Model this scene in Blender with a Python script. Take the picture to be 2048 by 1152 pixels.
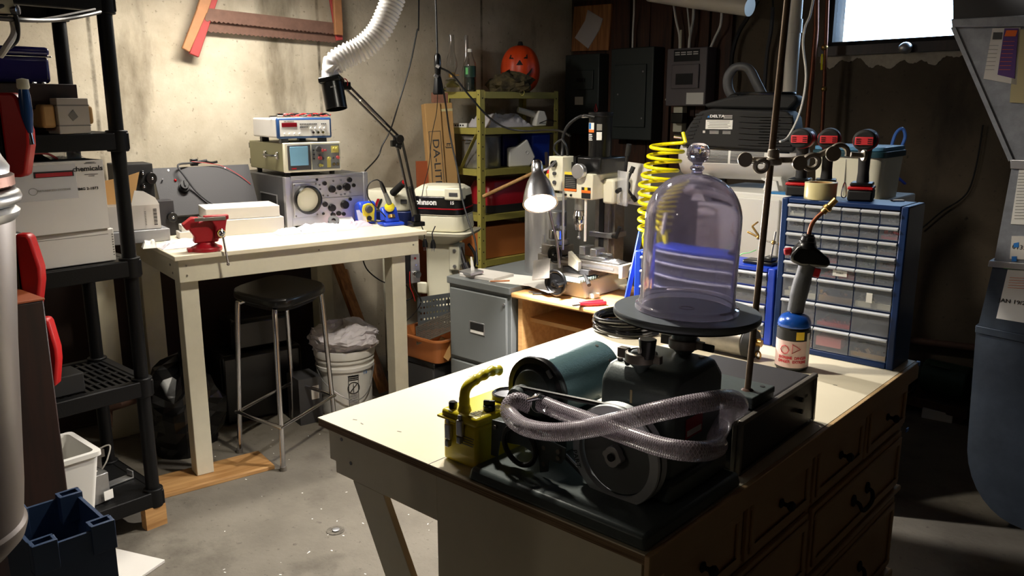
import bpy, math, random
from mathutils import Vector, Matrix, Euler
random.seed(7)
for _o in list(bpy.data.objects): bpy.data.objects.remove(_o)
SC = bpy.context.scene
COL = SC.collection
PI = math.pi
R = math.radians

# ---------------------------------------------------------------- camera, light, exposure
CAM_H = 1.57; PITCH = R(12.5); FPX = 1648.0
cd = bpy.data.cameras.new('camera'); cam = bpy.data.objects.new('camera', cd); COL.objects.link(cam)
cam.location = (0, 0, CAM_H); cam.rotation_euler = (PI/2 - PITCH, 0, 0)
cd.sensor_fit = 'HORIZONTAL'; cd.sensor_width = 36; cd.lens = 36*FPX/2048; cd.clip_start = .02
SC.camera = cam
SC.view_settings.view_transform = 'Standard'; SC.view_settings.look = 'None'
SC.view_settings.exposure = 0.0; SC.view_settings.gamma = 1.0
SC.view_settings.use_curve_mapping = False
W = bpy.data.worlds.new('sky'); SC.world = W; W.use_nodes = True
_bg = W.node_tree.nodes['Background']
_bg.inputs[0].default_value = (.50, .72, 1.0, 1); _bg.inputs[1].default_value = 13.0

def U(az): a = R(az); return Vector((math.sin(a), math.cos(a), 0))
def V3(*a): return Vector(a)
KX, KY = .43, 6.2                       # corner of the two concrete walls
UA, UB = U(48), U(138)

def light(name, kind, loc, power, col, size=.3, size_y=None, target=None, spot=None, blend=.3):
    l = bpy.data.lights.new(name, kind); l.energy = power; l.color = col
    if kind == 'AREA':
        l.size = size
        if size_y: l.shape = 'RECTANGLE'; l.size_y = size_y
    else: l.shadow_soft_size = size
    if kind == 'SPOT': l.spot_size = R(spot); l.spot_blend = blend
    o = bpy.data.objects.new(name, l); COL.objects.link(o); o.location = loc
    if target is not None:
        o.rotation_euler = (Vector(target)-Vector(loc)).to_track_quat('-Z', 'Y').to_euler()
    return o
BENCH_LAMP = V3(-1.12, 3.78, 2.24)
ROOM_LAMP = V3(-.15, 2.62, 2.27)
REAR_FILL = V3(-2.0, -.2, 2.24)
light('bench_tube_light', 'AREA', BENCH_LAMP, 37, (1, .94, .84), .6, .10, target=BENCH_LAMP+V3(0, 0, -1)).rotation_euler = (0, 0, PI/2-R(48))
light('room_bulb_light', 'SPOT', ROOM_LAMP, 112, (1, .92, .78), .06, target=ROOM_LAMP+V3(.15, .0, -1), spot=144, blend=.6)
light('rear_fill_light', 'POINT', REAR_FILL, 6, (1, .88, .70), .05)  # added fill from behind the viewer, lifts the near faces
light('added_duct_spot', 'SPOT', (1.45, 2.75, 2.24), 18, (1, .96, .9), .03, target=(2.0, 3.0, 1.98), spot=62, blend=.8)  # added spot to brighten the upper duct, not a known lamp
LAMP_D = V3(.06, -.62, -.78).normalized(); LAMP_P = V3(.1135, 3.30, 1.185)-LAMP_D*.105
light('desk_bulb_light', 'SPOT', LAMP_P+LAMP_D*.10, 120, (1, .95, .9), .025, target=LAMP_P+LAMP_D, spot=150, blend=.35)
_p = light('window_portal', 'AREA', V3(KX, KY, 2.08)+UB*2.38+U(48)*.04, 1, (1, 1, 1), .84, .36)
_p.data.cycles.is_portal = True
_p.rotation_euler = Vector((-UA.x, -UA.y, 0)).to_track_quat('-Z', 'Y').to_euler()

# ---------------------------------------------------------------- materials
def lin(c):
    return tuple(((v/255)/12.92 if v/255 <= .04045 else (((v/255)+.055)/1.055)**2.4) for v in c) + (1,)
def mt(name, col, rough=.5, metal=0, var=.0, vs=8, bump=0, bs=60, trans=0, ior=1.45, emit=0, coat=0, col2=None):
    m = bpy.data.materials.new(name); m.use_nodes = True
    nt = m.node_tree; b = nt.nodes['Principled BSDF']
    b.inputs['Base Color'].default_value = lin(col); b.inputs['Roughness'].default_value = rough
    b.inputs['Metallic'].default_value = metal
    if trans: b.inputs['Transmission Weight'].default_value = trans; b.inputs['IOR'].default_value = ior
    if coat: b.inputs['Coat Weight'].default_value = coat
    if emit: b.inputs['Emission Color'].default_value = lin(col); b.inputs['Emission Strength'].default_value = emit
    tc = None
    if var or bump:
        tc = nt.nodes.new('ShaderNodeTexCoord')
    if var:
        n = nt.nodes.new('ShaderNodeTexNoise'); n.inputs['Scale'].default_value = vs; n.inputs['Detail'].default_value = 6; n.inputs['Roughness'].default_value = .65
        nt.links.new(tc.outputs['Object'], n.inputs['Vector'])
        mr = nt.nodes.new('ShaderNodeMapRange'); mr.inputs[1].default_value = .3; mr.inputs[2].default_value = .7
        nt.links.new(n.outputs['Fac'], mr.inputs[0])
        mx = nt.nodes.new('ShaderNodeMix'); mx.data_type = 'RGBA'
        c1 = lin(col); c2 = lin(col2) if col2 else tuple(v*(1-var) for v in c1[:3])+(1,)
        mx.inputs[6].default_value = c2; mx.inputs[7].default_value = c1
        nt.links.new(mr.outputs[0], mx.inputs[0]); nt.links.new(mx.outputs[2], b.inputs['Base Color'])
    if bump:
        n2 = nt.nodes.new('ShaderNodeTexNoise'); n2.inputs['Scale'].default_value = bs; n2.inputs['Detail'].default_value = 4
        nt.links.new(tc.outputs['Object'], n2.inputs['Vector'])
        bp = nt.nodes.new('ShaderNodeBump'); bp.inputs['Strength'].default_value = bump; bp.inputs['Distance'].default_value = .003
        nt.links.new(n2.outputs['Fac'], bp.inputs['Height']); nt.links.new(bp.outputs[0], b.inputs['Normal'])
    return m

def concrete(name, base, dark, stain, seams=True):
    m = bpy.data.materials.new(name); m.use_nodes = True; nt = m.node_tree; b = nt.nodes['Principled BSDF']
    N = lambda t: nt.nodes.new(t); L = nt.links.new
    b.inputs['Roughness'].default_value = .88
    tc = N('ShaderNodeTexCoord')
    def noise(s, d=6, stretch=None):
        n = N('ShaderNodeTexNoise'); n.inputs['Scale'].default_value = s; n.inputs['Detail'].default_value = d; n.inputs['Roughness'].default_value = .6
        if stretch:
            mp = N('ShaderNodeMapping'); mp.inputs['Scale'].default_value = stretch; L(tc.outputs['Object'], mp.inputs[0]); L(mp.outputs[0], n.inputs['Vector'])
        else: L(tc.outputs['Object'], n.inputs['Vector'])
        return n.outputs['Fac']
    def rng(v, a, c):
        r = N('ShaderNodeMapRange'); r.inputs[1].default_value = a; r.inputs[2].default_value = c; L(v, r.inputs[0]); return r.outputs[0]
    def mix(f, a, c):
        x = N('ShaderNodeMix'); x.data_type = 'RGBA'; L(f, x.inputs[0])
        for k, v in ((6, a), (7, c)):
            if isinstance(v, tuple): x.inputs[k].default_value = v
            else: L(v, x.inputs[k])
        return x.outputs[2]
    c = mix(rng(noise(2.2), .38, .66), lin(base), lin(dark))
    c = mix(rng(noise(1.6, 8, (1.5, 1.5, .45)), .56, .70), c, lin(stain))
    c = mix(rng(noise(34, 5), .62, .74), c, lin(stain))
    pits = rng(noise(90, 3), .70, .74)
    c = mix(pits, c, tuple(v*.35 for v in lin(stain)[:3])+(1,))
    if seams:
        w = N('ShaderNodeTexWave'); w.wave_type = 'BANDS'; w.bands_direction = 'X'; w.inputs['Scale'].default_value = .262; w.inputs['Distortion'].default_value = .02
        w.inputs['Phase Offset'].default_value = 1.3
        L(tc.outputs['Object'], w.inputs[0])
        sm = rng(w.outputs['Fac'], .9990, .99995)
        mu = N('ShaderNodeMath'); mu.operation = 'MULTIPLY'; L(sm, mu.inputs[0]); L(rng(noise(7), .30, .62), mu.inputs[1])
        c = mix(mu.outputs[0], c, tuple(v*.5 for v in lin(stain)[:3])+(1,))
    L(c, b.inputs['Base Color'])
    bp = N('ShaderNodeBump'); bp.inputs['Strength'].default_value = .35; bp.inputs['Distance'].default_value = .006
    L(noise(40, 8), bp.inputs['Height']); L(bp.outputs[0], b.inputs['Normal'])
    return m

def woodmat(name, a, c, rough=.55, scale=14, axis=(1, 12, 12)):
    m = bpy.data.materials.new(name); m.use_nodes = True; nt = m.node_tree; b = nt.nodes['Principled BSDF']
    b.inputs['Roughness'].default_value = rough
    tc = nt.nodes.new('ShaderNodeTexCoord'); mp = nt.nodes.new('ShaderNodeMapping'); mp.inputs['Scale'].default_value = axis
    n = nt.nodes.new('ShaderNodeTexNoise'); n.inputs['Scale'].default_value = scale/4; n.inputs['Detail'].default_value = 6; n.inputs['Distortion'].default_value = .6
    mx = nt.nodes.new('ShaderNodeMix'); mx.data_type = 'RGBA'; mx.inputs[6].default_value = lin(a); mx.inputs[7].default_value = lin(c)
    mr = nt.nodes.new('ShaderNodeMapRange'); mr.inputs[1].default_value = .35; mr.inputs[2].default_value = .65
    L = nt.links.new
    L(tc.outputs['Object'], mp.inputs[0]); L(mp.outputs[0], n.inputs['Vector']); L(n.outputs['Fac'], mr.inputs[0]); L(mr.outputs[0], mx.inputs[0]); L(mx.outputs[2], b.inputs['Base Color'])
    return m

M = {}
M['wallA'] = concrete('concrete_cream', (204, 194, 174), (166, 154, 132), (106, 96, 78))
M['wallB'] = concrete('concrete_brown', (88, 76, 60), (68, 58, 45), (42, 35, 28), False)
M['floor'] = concrete('concrete_floor', (118, 112, 101), (98, 92, 82), (78, 72, 63), False)
M['cream'] = mt('cream_paint', (226, 218, 192), .5, var=.10, vs=6)
M['top'] = mt('cream_worktop', (232, 222, 196), .38, var=.06, vs=5)
M['bench'] = mt('bench_paint', (214, 208, 186), .55, var=.14, vs=7, bump=.1)
M['dresser'] = mt('dresser_paint', (196, 164, 120), .5, var=.08, vs=5)
M['ply'] = woodmat('plywood_edge', (156, 128, 92), (96, 70, 44), .7, 20, (1, 1, 60))
M['plasticblack'] = mt('black_plastic', (13, 13, 14), .5, bump=.15, bs=200)
M['black'] = mt('black_gloss', (11, 11, 12), .28)
M['plasticblack'].node_tree.nodes['Principled BSDF'].inputs['Specular IOR Level'].default_value = .2
M['blackmatte'] = mt('black_matte', (22, 21, 21), .75)
M['rubber'] = mt('black_rubber', (17, 17, 18), .45)
M['chrome'] = mt('chrome', (200, 200, 204), .14, 1)
M['steel'] = mt('steel', (176, 176, 176), .35, .75, var=.2, vs=20)
M['dullsteel'] = mt('dull_steel', (142, 136, 128), .42, .6, var=.3, vs=25)
M['alu'] = mt('aluminium', (205, 205, 208), .38, .9, var=.12, vs=12)
M['rust'] = mt('rusty_steel', (92, 66, 54), .75, .4, var=.35, vs=30)
M['galv'] = mt('galvanised', (158, 162, 170), .42, .35, var=.3, vs=26)
M['sawred'] = mt('faded_red_wood', (172, 62, 60), .6, var=.2, vs=14)
M['sawsteel'] = mt('brown_saw_steel', (124, 92, 78), .7, .2, var=.3, vs=30)
M['knobred'] = mt('muted_red_knob', (170, 72, 74), .45)
M['knobyel'] = mt('muted_yellow_knob', (188, 178, 96), .45)
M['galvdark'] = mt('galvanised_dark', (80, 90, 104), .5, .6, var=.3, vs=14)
M['yellow'] = mt('yellow_enamel', (226, 208, 34), .33, coat=.3)
M['yshelf'] = mt('mustard_shelf_paint', (176, 166, 84), .45, var=.12, vs=15)
M['yhose'] = mt('yellow_hose', (235, 222, 12), .3)
M['teal'] = mt('hammered_teal', (112, 146, 152), .33, .25, var=.12, vs=90, bump=.3, bs=260)
M['tealdark'] = mt('dark_grey_green', (82, 92, 92), .40, .2, var=.15, vs=50, bump=.12, bs=200)
M['red'] = mt('red_paint', (164, 20, 34), .4, var=.15, vs=14)
M['redp'] = mt('red_plastic', (184, 16, 20), .42)
M['orange'] = mt('orange_plastic', (232, 74, 22), .42, var=.1, vs=6)
M['tan'] = mt('tan_plastic', (186, 112, 58), .5)
M['blue'] = mt('dark_blue_plastic', (20, 46, 92), .42)
M['blue'].node_tree.nodes['Principled BSDF'].inputs['Specular IOR Level'].default_value = .28
M['blue2'] = mt('blue_plastic', (28, 66, 190), .35)
M['bluebin'] = mt('navy_bin', (48, 68, 100), .45, var=.1, vs=9)
M['indigo'] = mt('indigo_tin', (34, 30, 92), .25)
M['grey'] = mt('grey_enamel', (112, 116, 116), .45, var=.06, vs=10)
M['greyd'] = mt('dark_grey_enamel', (62, 62, 64), .5)
M['case'] = mt('charcoal_case', (46, 44, 47), .6, bump=.15, bs=300)
M['panel'] = mt('panel_grey', (46, 52, 50), .5, var=.1, vs=8)
M['panel2'] = mt('panel_mauve', (98, 92, 96), .5, var=.1, vs=8)
M['white'] = mt('white_plastic', (226, 224, 218), .45)
M['whitebox'] = mt('white_carton', (216, 212, 206), .7, var=.06, vs=5)
M['paper'] = mt('white_paper', (238, 236, 230), .8)
M['cream2'] = mt('cream_plastic', (222, 218, 196), .4, var=.05, vs=8)
M['olive'] = mt('olive_steel', (124, 120, 86), .5)
M['card'] = mt('cardboard', (186, 146, 92), .8, var=.1, vs=10)
M['wood'] = woodmat('plain_wood', (196, 152, 98), (160, 116, 68))
M['woodv'] = woodmat('plank_wood', (170, 116, 66), (128, 82, 44), axis=(12, 12, 1))
M['woodd'] = woodmat('dark_wood', (46, 22, 16), (28, 13, 10), .5, 14, (12, 12, 1))
M['woodr'] = mt('red_brown_board', (160, 80, 42), .6, var=.12, vs=6)
M['backwood'] = woodmat('backing_boards', (74, 42, 24), (44, 25, 16), .7, 14, (12, 12, 1))
M['desk'] = woodmat('desk_maple', (214, 168, 112), (196, 148, 92), .42)
M['sawwood'] = mt('old_wood', (174, 120, 78), .6, var=.2, vs=20)
M['copper'] = mt('copper', (124, 72, 48), .45, .7, var=.35, vs=20)
M['brass'] = mt('brass', (176, 140, 80), .35, .9)
M['pvc'] = mt('pvc', (222, 216, 204), .4)
M['hose'] = mt('duct_hose', (240, 238, 236), .5)
M['dark'] = mt('dark_interior', (12, 10, 10), .8)
M['screenblue'] = mt('crt_blue', (120, 168, 196), .2)
M['crt'] = mt('crt_cream', (226, 222, 200), .25)
M['led'] = mt('led_red', (120, 16, 26), .2)
M['bag'] = mt('poly_bag', (214, 210, 216), .35, bump=.4, bs=30)
M['plat'] = mt('base_plate_grey', (110, 116, 122), .4, .5, var=.2, vs=14)
M['pinkbag'] = mt('pink_bag', (236, 186, 200), .35)
M['green'] = mt('green_liquid', (10, 90, 60), .15)
M['greendk'] = mt('dark_green_enamel', (32, 60, 44), .5)
M['tape'] = mt('packing_tape', (222, 210, 160), .3, trans=.25)
M['purple'] = mt('purple_print', (86, 56, 120), .7)
M['ink'] = mt('black_ink', (16, 16, 18), .7)
M['redink'] = mt('red_ink', (196, 50, 60), .7)
M['whiteink'] = mt('white_ink', (235, 235, 235), .6)
M['blueink'] = mt('blue_ink', (40, 120, 200), .6)
M['orink'] = mt('orange_ink', (240, 110, 30), .6)
M['greyink'] = mt('grey_ink', (120, 118, 112), .7)
M['yelink'] = mt('yellow_ink', (232, 196, 50), .6)
M['greentape'] = mt('green_tape', (110, 200, 120), .6)
M['bulb'] = mt('lit_bulb', (255, 248, 235), .5, emit=45)
M['tube'] = mt('lit_tube', (255, 240, 214), .5, emit=6)
M['blueled'] = mt('blue_tape_tip', (90, 140, 235), .4)

def glassmat(name, col, rough, alpha_thin=None, ior=1.45):
    m = bpy.data.materials.new(name); m.use_nodes = True; b = m.node_tree.nodes['Principled BSDF']
    b.inputs['Base Color'].default_value = lin(col); b.inputs['Roughness'].default_value = rough
    b.inputs['Transmission Weight'].default_value = 1.0; b.inputs['IOR'].default_value = ior
    return m
M['glass'] = glassmat('violet_glass', (238, 234, 250), .04)
M['glass'].node_tree.nodes['Principled BSDF'].inputs['Transmission Weight'].default_value = .80
M['clear'] = glassmat('clear_glass', (245, 245, 245), .04)
def thinmat(name, col, alpha, rough=.2, checks=0):
    m = bpy.data.materials.new(name); m.use_nodes = True; nt = m.node_tree; b = nt.nodes['Principled BSDF']
    b.inputs['Base Color'].default_value = lin(col); b.inputs['Roughness'].default_value = rough; b.inputs['Alpha'].default_value = alpha
    return m
M['drawer'] = thinmat('clear_drawer_plastic', (168, 174, 186), .24, .22)
M['drawerlip'] = thinmat('frosted_lip_plastic', (216, 220, 228), .8, .35)
M['film'] = thinmat('clear_film', (235, 235, 238), .35, .12)
def hosemat():
    m = bpy.data.materials.new('braided_clear_hose'); m.use_nodes = True; nt = m.node_tree; b = nt.nodes['Principled BSDF']
    b.inputs['Roughness'].default_value = .25
    tc = nt.nodes.new('ShaderNodeTexCoord'); L = nt.links.new
    sep = nt.nodes.new('ShaderNodeSeparateXYZ'); L(tc.outputs['UV'], sep.inputs[0])
    def wave(sgn):
        a = nt.nodes.new('ShaderNodeMath'); a.operation = 'MULTIPLY_ADD'; L(sep.outputs[1], a.inputs[0]); a.inputs[1].default_value = sgn*9.0; 
        c = nt.nodes.new('ShaderNodeMath'); c.operation = 'MULTIPLY'; L(sep.outputs[0], c.inputs[0]); c.inputs[1].default_value = 210.0
        L(c.outputs[0], a.inputs[2])
        f = nt.nodes.new('ShaderNodeMath'); f.operation = 'FRACT'; L(a.outputs[0], f.inputs[0])
        g = nt.nodes.new('ShaderNodeMath'); g.operation = 'LESS_THAN'; L(f.outputs[0], g.inputs[0]); g.inputs[1].default_value = .2
        return g.outputs[0]
    mx = nt.nodes.new('ShaderNodeMath'); mx.operation = 'MAXIMUM'; L(wave(1), mx.inputs[0]); L(wave(-1), mx.inputs[1])
    mr = nt.nodes.new('ShaderNodeMapRange'); mr.inputs[3].default_value = .36; mr.inputs[4].default_value = .92; L(mx.outputs[0], mr.inputs[0]); L(mr.outputs[0], b.inputs['Alpha'])
    cm = nt.nodes.new('ShaderNodeMix'); cm.data_type = 'RGBA'; cm.inputs[6].default_value = lin((190, 172, 184)); cm.inputs[7].default_value = lin((232, 226, 236)); L(mx.outputs[0], cm.inputs[0]); L(cm.outputs[2], b.inputs['Base Color'])
    return m
M['braid'] = hosemat()

# ---------------------------------------------------------------- mesh building
def basis(d):
    d = Vector(d).normalized(); a = Vector((0, 0, 1)) if abs(d.z) < .9 else Vector((1, 0, 0))
    x = a.cross(d).normalized(); return x, d.cross(x)
class Mesh:
    def __init__(s): s.v = []; s.f = []; s.uv = None
    def add(s, vs, fs):
        n = len(s.v); s.v += [tuple(p) for p in vs]; s.f += [tuple(i+n for i in f) for f in fs]; return s
    def b0(s, x0, x1, y0, y1, z0, z1, tx=0, ty=0):
        # optional taper: the top is narrower by tx, ty on every side
        v = [(x0, y0, z0), (x1, y0, z0), (x1, y1, z0), (x0, y1, z0), (x0+tx, y0+ty, z1), (x1-tx, y0+ty, z1), (x1-tx, y1-ty, z1), (x0+tx, y1-ty, z1)]
        return s.add(v, [(3, 2, 1, 0), (4, 5, 6, 7), (0, 1, 5, 4), (1, 2, 6, 5), (2, 3, 7, 6), (3, 0, 4, 7)])
    def box(s, c, d, rot=(0, 0, 0)):
        m = Euler([R(a) for a in rot]).to_matrix(); c = Vector(c)
        v = [c + m @ Vector((x*d[0]/2, y*d[1]/2, z*d[2]/2)) for z in (-1, 1) for x, y in ((-1, -1), (1, -1), (1, 1), (-1, 1))]
        return s.add(v, [(3, 2, 1, 0), (4, 5, 6, 7), (0, 1, 5, 4), (1, 2, 6, 5), (2, 3, 7, 6), (3, 0, 4, 7)])
    def bar(s, p, q, w, h):
        p = Vector(p); q = Vector(q); x, y = basis(q-p)
        v = [a + x*(i*w/2) + y*(j*h/2) for a in (p, q) for i, j in ((-1, -1), (1, -1), (1, 1), (-1, 1))]
        return s.add(v, [(3, 2, 1, 0), (4, 5, 6, 7), (0, 1, 5, 4), (1, 2, 6, 5), (2, 3, 7, 6), (3, 0, 4, 7)])
    def cyl(s, p, q, r0, r1=None, n=24):
        if r1 is None: r1 = r0
        p = Vector(p); q = Vector(q); x, y = basis(q-p); v = []
        for a, r in ((p, r0), (q, r1)):
            for i in range(n): t = 2*PI*i/n; v.append(a + x*(math.cos(t)*r) + y*(math.sin(t)*r))
        f = [(i, (i+1) % n, n+(i+1) % n, n+i) for i in range(n)] + [tuple(reversed(range(n))), tuple(range(n, 2*n))]
        return s.add(v, f)
    def lathe(s, prof, c=(0, 0, 0), ax=(0, 0, 1), n=36, close=False):
        c = Vector(c); d = Vector(ax).normalized(); x, y = basis(d); v = []; f = []
        k = len(prof)
        for r, z in prof:
            for i in range(n): t = 2*PI*i/n; v.append(c + d*z + x*(math.cos(t)*r) + y*(math.sin(t)*r))
        for j in range(k-1 if not close else k):
            a = j*n; b = ((j+1) % k)*n
            for i in range(n): f.append((a+i, a+(i+1) % n, b+(i+1) % n, b+i))
        if not close:
            if prof[0][0] > 1e-5: f.append(tuple(reversed(range(n))))
            if prof[-1][0] > 1e-5: f.append(tuple(range((k-1)*n, k*n)))
        return s.add(v, f)
    def tube(s, pts, r, n=10, closed=False, uv=False, flat=1.0):
        pts = [Vector(p) for p in pts]; k = len(pts); v = []; f = []
        rr = r if isinstance(r, (list, tuple)) else [r]*k
        prev = None
        for i, p in enumerate(pts):
            if closed: d = pts[(i+1) % k]-pts[i-1]
            else: d = pts[min(i+1, k-1)]-pts[max(i-1, 0)]
            d.normalize()
            if prev is None: x, y = basis(d)
            else:
                x = prev - d*prev.dot(d)
                if x.length < 1e-6: x, y = basis(d)
                x.normalize(); y = d.cross(x)
            prev = x
            for j in range(n): t = 2*PI*j/n; v.append(p + x*(math.cos(t)*rr[i]) + y*(math.sin(t)*rr[i]*flat))
        m = k if closed else k-1
        if uv:
            s.uv = []; L = 0; acc = [0]
            for i in range(1, k): L += (pts[i]-pts[i-1]).length; acc.append(L)
        for i in range(m):
            a = i*n; b = ((i+1) % k)*n
            for j in range(n):
                f.append((a+j, a+(j+1) % n, b+(j+1) % n, b+j))
                if uv: s.uv += [(acc[i], j/n), (acc[i], (j+1)/n), (acc[i+1], (j+1)/n), (acc[i+1], j/n)]
        if not closed and not uv: f += [tuple(reversed(range(n))), tuple(range((k-1)*n, k*n))]
        return s.add(v, f)
    def prism(s, poly, h0, h1, plane='xy'):
        n = len(poly); mp = {'xy': lambda a, b, h: (a, b, h), 'xz': lambda a, b, h: (a, h, b), 'yz': lambda a, b, h: (h, a, b)}[plane]
        v = [mp(a, b, h) for h in (h0, h1) for a, b in poly]
        return s.add(v, [tuple(reversed(range(n))), tuple(range(n, 2*n))] + [(i, (i+1) % n, n+(i+1) % n, n+i) for i in range(n)])
    def sph(s, c, r, n=20, m=12, zmin=-1, zmax=1):
        if not isinstance(r, (list, tuple)): r = (r, r, r)
        pr = []
        for j in range(m+1):
            t = -1 + 2*j/m; a = t*PI/2; z = math.sin(a)
            if z < zmin-1e-6 or z > zmax+1e-6: continue
            pr.append((max(math.cos(a), 0), z))
        v = []; f = []; k = len(pr)
        for q, z in pr:
            for i in range(n): t = 2*PI*i/n; v.append((c[0]+r[0]*q*math.cos(t), c[1]+r[1]*q*math.sin(t), c[2]+r[2]*z))
        for j in range(k-1):
            for i in range(n): f.append((j*n+i, j*n+(i+1) % n, (j+1)*n+(i+1) % n, (j+1)*n+i))
        if pr[0][0] > 1e-4: f.append(tuple(reversed(range(n))))
        if pr[-1][0] > 1e-4: f.append(tuple(range((k-1)*n, k*n)))
        return s.add(v, f)
    def torus(s, c, Rr, r, ax=(0, 0, 1), n=32, m=10):
        c = Vector(c); x, y = basis(ax)
        return s.tube([c + x*(Rr*math.cos(2*PI*i/n)) + y*(Rr*math.sin(2*PI*i/n)) for i in range(n)], r, m, closed=True)
    def sheet(s, fn, nu, nv, th=0):
        # grid surface fn(u,v) -> point; th gives it a thickness
        v = [fn(i/nu, j/nv) for j in range(nv+1) for i in range(nu+1)]
        f = [(j*(nu+1)+i, j*(nu+1)+i+1, (j+1)*(nu+1)+i+1, (j+1)*(nu+1)+i) for j in range(nv) for i in range(nu)]
        s.add(v, f)
        return s
def B(): return Mesh()

def ob(name, m, mat, parent=None, bev=0, seg=2, smooth=True, ang=38, sub=0, solid=0, disp=0):
    me = bpy.data.meshes.new(name); me.from_pydata(m.v, [], m.f); me.update()
    import bmesh
    bm = bmesh.new(); bm.from_mesh(me)
    uvs = m.uv
    if uvs is None:
        bmesh.ops.remove_doubles(bm, verts=bm.verts, dist=1e-6)
        bmesh.ops.recalc_face_normals(bm, faces=bm.faces)
    bm.to_mesh(me); bm.free()
    if uvs:
        ul = me.uv_layers.new(name='UVMap')
        for i, l in enumerate(ul.data):
            if i < len(uvs): l.uv = uvs[i]
    o = bpy.data.objects.new(name, me); COL.objects.link(o)
    if mat is not None: me.materials.append(M[mat] if isinstance(mat, str) else mat)
    if parent is not None: o.parent = parent
    if bev:
        b = o.modifiers.new('bevel', 'BEVEL'); b.width = bev; b.segments = seg; b.limit_method = 'ANGLE'; b.angle_limit = R(32); b.harden_normals = False
    if sub:
        b = o.modifiers.new('subd', 'SUBSURF'); b.levels = sub; b.render_levels = sub
    if solid:
        b = o.modifiers.new('solid', 'SOLIDIFY'); b.thickness = solid
    if smooth:
        for p in me.polygons: p.use_smooth = True
        me.set_sharp_from_angle(angle=R(ang if not bev else 60))
    return o
def rotz(az): return PI/2 - R(az)
def thing(name, label, cat, loc=(0, 0, 0), az=90, group=None, rot=None):
    o = bpy.data.objects.new(name, None); COL.objects.link(o); o.empty_display_size = .05
    o.location = loc; o.rotation_euler = rot if rot is not None else (0, 0, rotz(az))
    o['label'] = label; o['category'] = cat
    if group: o['group'] = group
    return o
def solo(name, m, mat, label, cat, loc=(0, 0, 0), az=90, group=None, rot=None, **k):
    o = ob(name, m, mat, None, **k); o.location = loc; o.rotation_euler = rot if rot is not None else (0, 0, rotz(az))
    o['label'] = label; o['category'] = cat
    if group: o['group'] = group
    return o
def struct(name, m, mat, loc=(0, 0, 0), az=90, **k):
    o = ob(name, m, mat, None, **k); o.location = loc; o.rotation_euler = (0, 0, rotz(az)); o['kind'] = 'structure'; return o
def child_tree(o):
    return [c for c in bpy.data.objects if c.parent == o]
def dup(root, loc, rot=None, label=None, group=None):
    r = root.copy(); COL.objects.link(r); r.location = loc
    if rot is not None: r.rotation_euler = rot
    if label: r['label'] = label
    if group: r['group'] = group
    for ch in child_tree(root):
        c = ch.copy(); COL.objects.link(c); c.parent = r
        for g in child_tree(ch):
            d = g.copy(); COL.objects.link(d); d.parent = c
    return r
def text(name, s, size, c, right, up, mat, parent, align='CENTER', bold=0, squash=1.0):
    cu = bpy.data.curves.new('t', 'FONT'); cu.body = s; cu.size = size; cu.align_x = align; cu.align_y = 'CENTER'; cu.extrude = .00025; cu.offset = bold
    cu.resolution_u = 2
    t = bpy.data.objects.new('t', cu); COL.objects.link(t)
    dg = bpy.context.evaluated_depsgraph_get(); me = bpy.data.meshes.new_from_object(t.evaluated_get(dg))
    bpy.data.objects.remove(t); bpy.data.curves.remove(cu)
    me.name = name
    rv = Vector(right).normalized(); uv = Vector(up); uv = (uv-rv*uv.dot(rv)).normalized(); nv = rv.cross(uv)
    mm = Matrix((rv, uv, nv)).transposed().to_4x4(); mm.translation = Vector(c)+nv*.0004
    me.transform(mm @ Matrix.Diagonal((squash, 1, 1, 1)))
    me.materials.clear(); me.materials.append(M[mat])
    o = bpy.data.objects.new(name, me); COL.objects.link(o); o.parent = parent
    return o
def decal(m, c, right, up, w, h, t=.0008):
    # thin flat label plate lying on a surface
    rv = Vector(right).normalized(); uv = Vector(up); uv = (uv-rv*uv.dot(rv)).normalized(); nv = rv.cross(uv); c = Vector(c)
    v = [c + rv*(i*w/2) + uv*(j*h/2) + nv*k for k in (-.0002, t) for i, j in ((-1, -1), (1, -1), (1, 1), (-1, 1))]
    return m.add(v, [(3, 2, 1, 0), (4, 5, 6, 7), (0, 1, 5, 4), (1, 2, 6, 5), (2, 3, 7, 6), (3, 0, 4, 7)])
def spline(pts, n=8, closed=False):
    P = [Vector(p) for p in pts]; out = []; k = len(P)
    for i in range(k if closed else k-1):
        if closed: a, b, c, d = P[i-1], P[i], P[(i+1) % k], P[(i+2) % k]
        else: a, b, c, d = P[max(i-1, 0)], P[i], P[i+1], P[min(i+2, k-1)]
        for j in range(n):
            t = j/n; out.append(.5*((2*b)+(c-a)*t+(2*a-5*b+4*c-d)*t*t+(3*b-a-3*c+d)*t**3))
    if not closed: out.append(P[-1])
    return out
# survey helpers: a sight line through a picture point met with a known height, depth or wall
def ray(px, py):
    v = (px-1024)/FPX; w = (576-py)/FPX
    return Vector((v, math.cos(PITCH)+w*math.sin(PITCH), w*math.cos(PITCH)-math.sin(PITCH)))
def atz(px, py, z): d = ray(px, py); t = (z-CAM_H)/d.z; return Vector((d.x*t, d.y*t, z))
def aty(px, py, y): d = ray(px, py); t = y/d.y; return Vector((d.x*t, y, CAM_H+d.z*t))
def onwall(px, py, az, off=0):
    d = ray(px, py); u = U(az); n = Vector((u.y, -u.x, 0)) if az == 48 else Vector((-U(48).x, -U(48).y, 0))
    P0 = Vector((KX, KY, 0)) + n*off; t = P0.dot(n)/d.dot(n); p = d*t; p.z += CAM_H; return p
OI = V3(-.504, 2.013, 0); IX = U(132); IY = U(42)
def IL(x, y, z): return OI + IX*x + IY*y + V3(0, 0, z)       # place in the frame of the big cream island
OB = V3(-1.332, 3.20, 0); BX = U(53); BY = U(-37)
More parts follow.
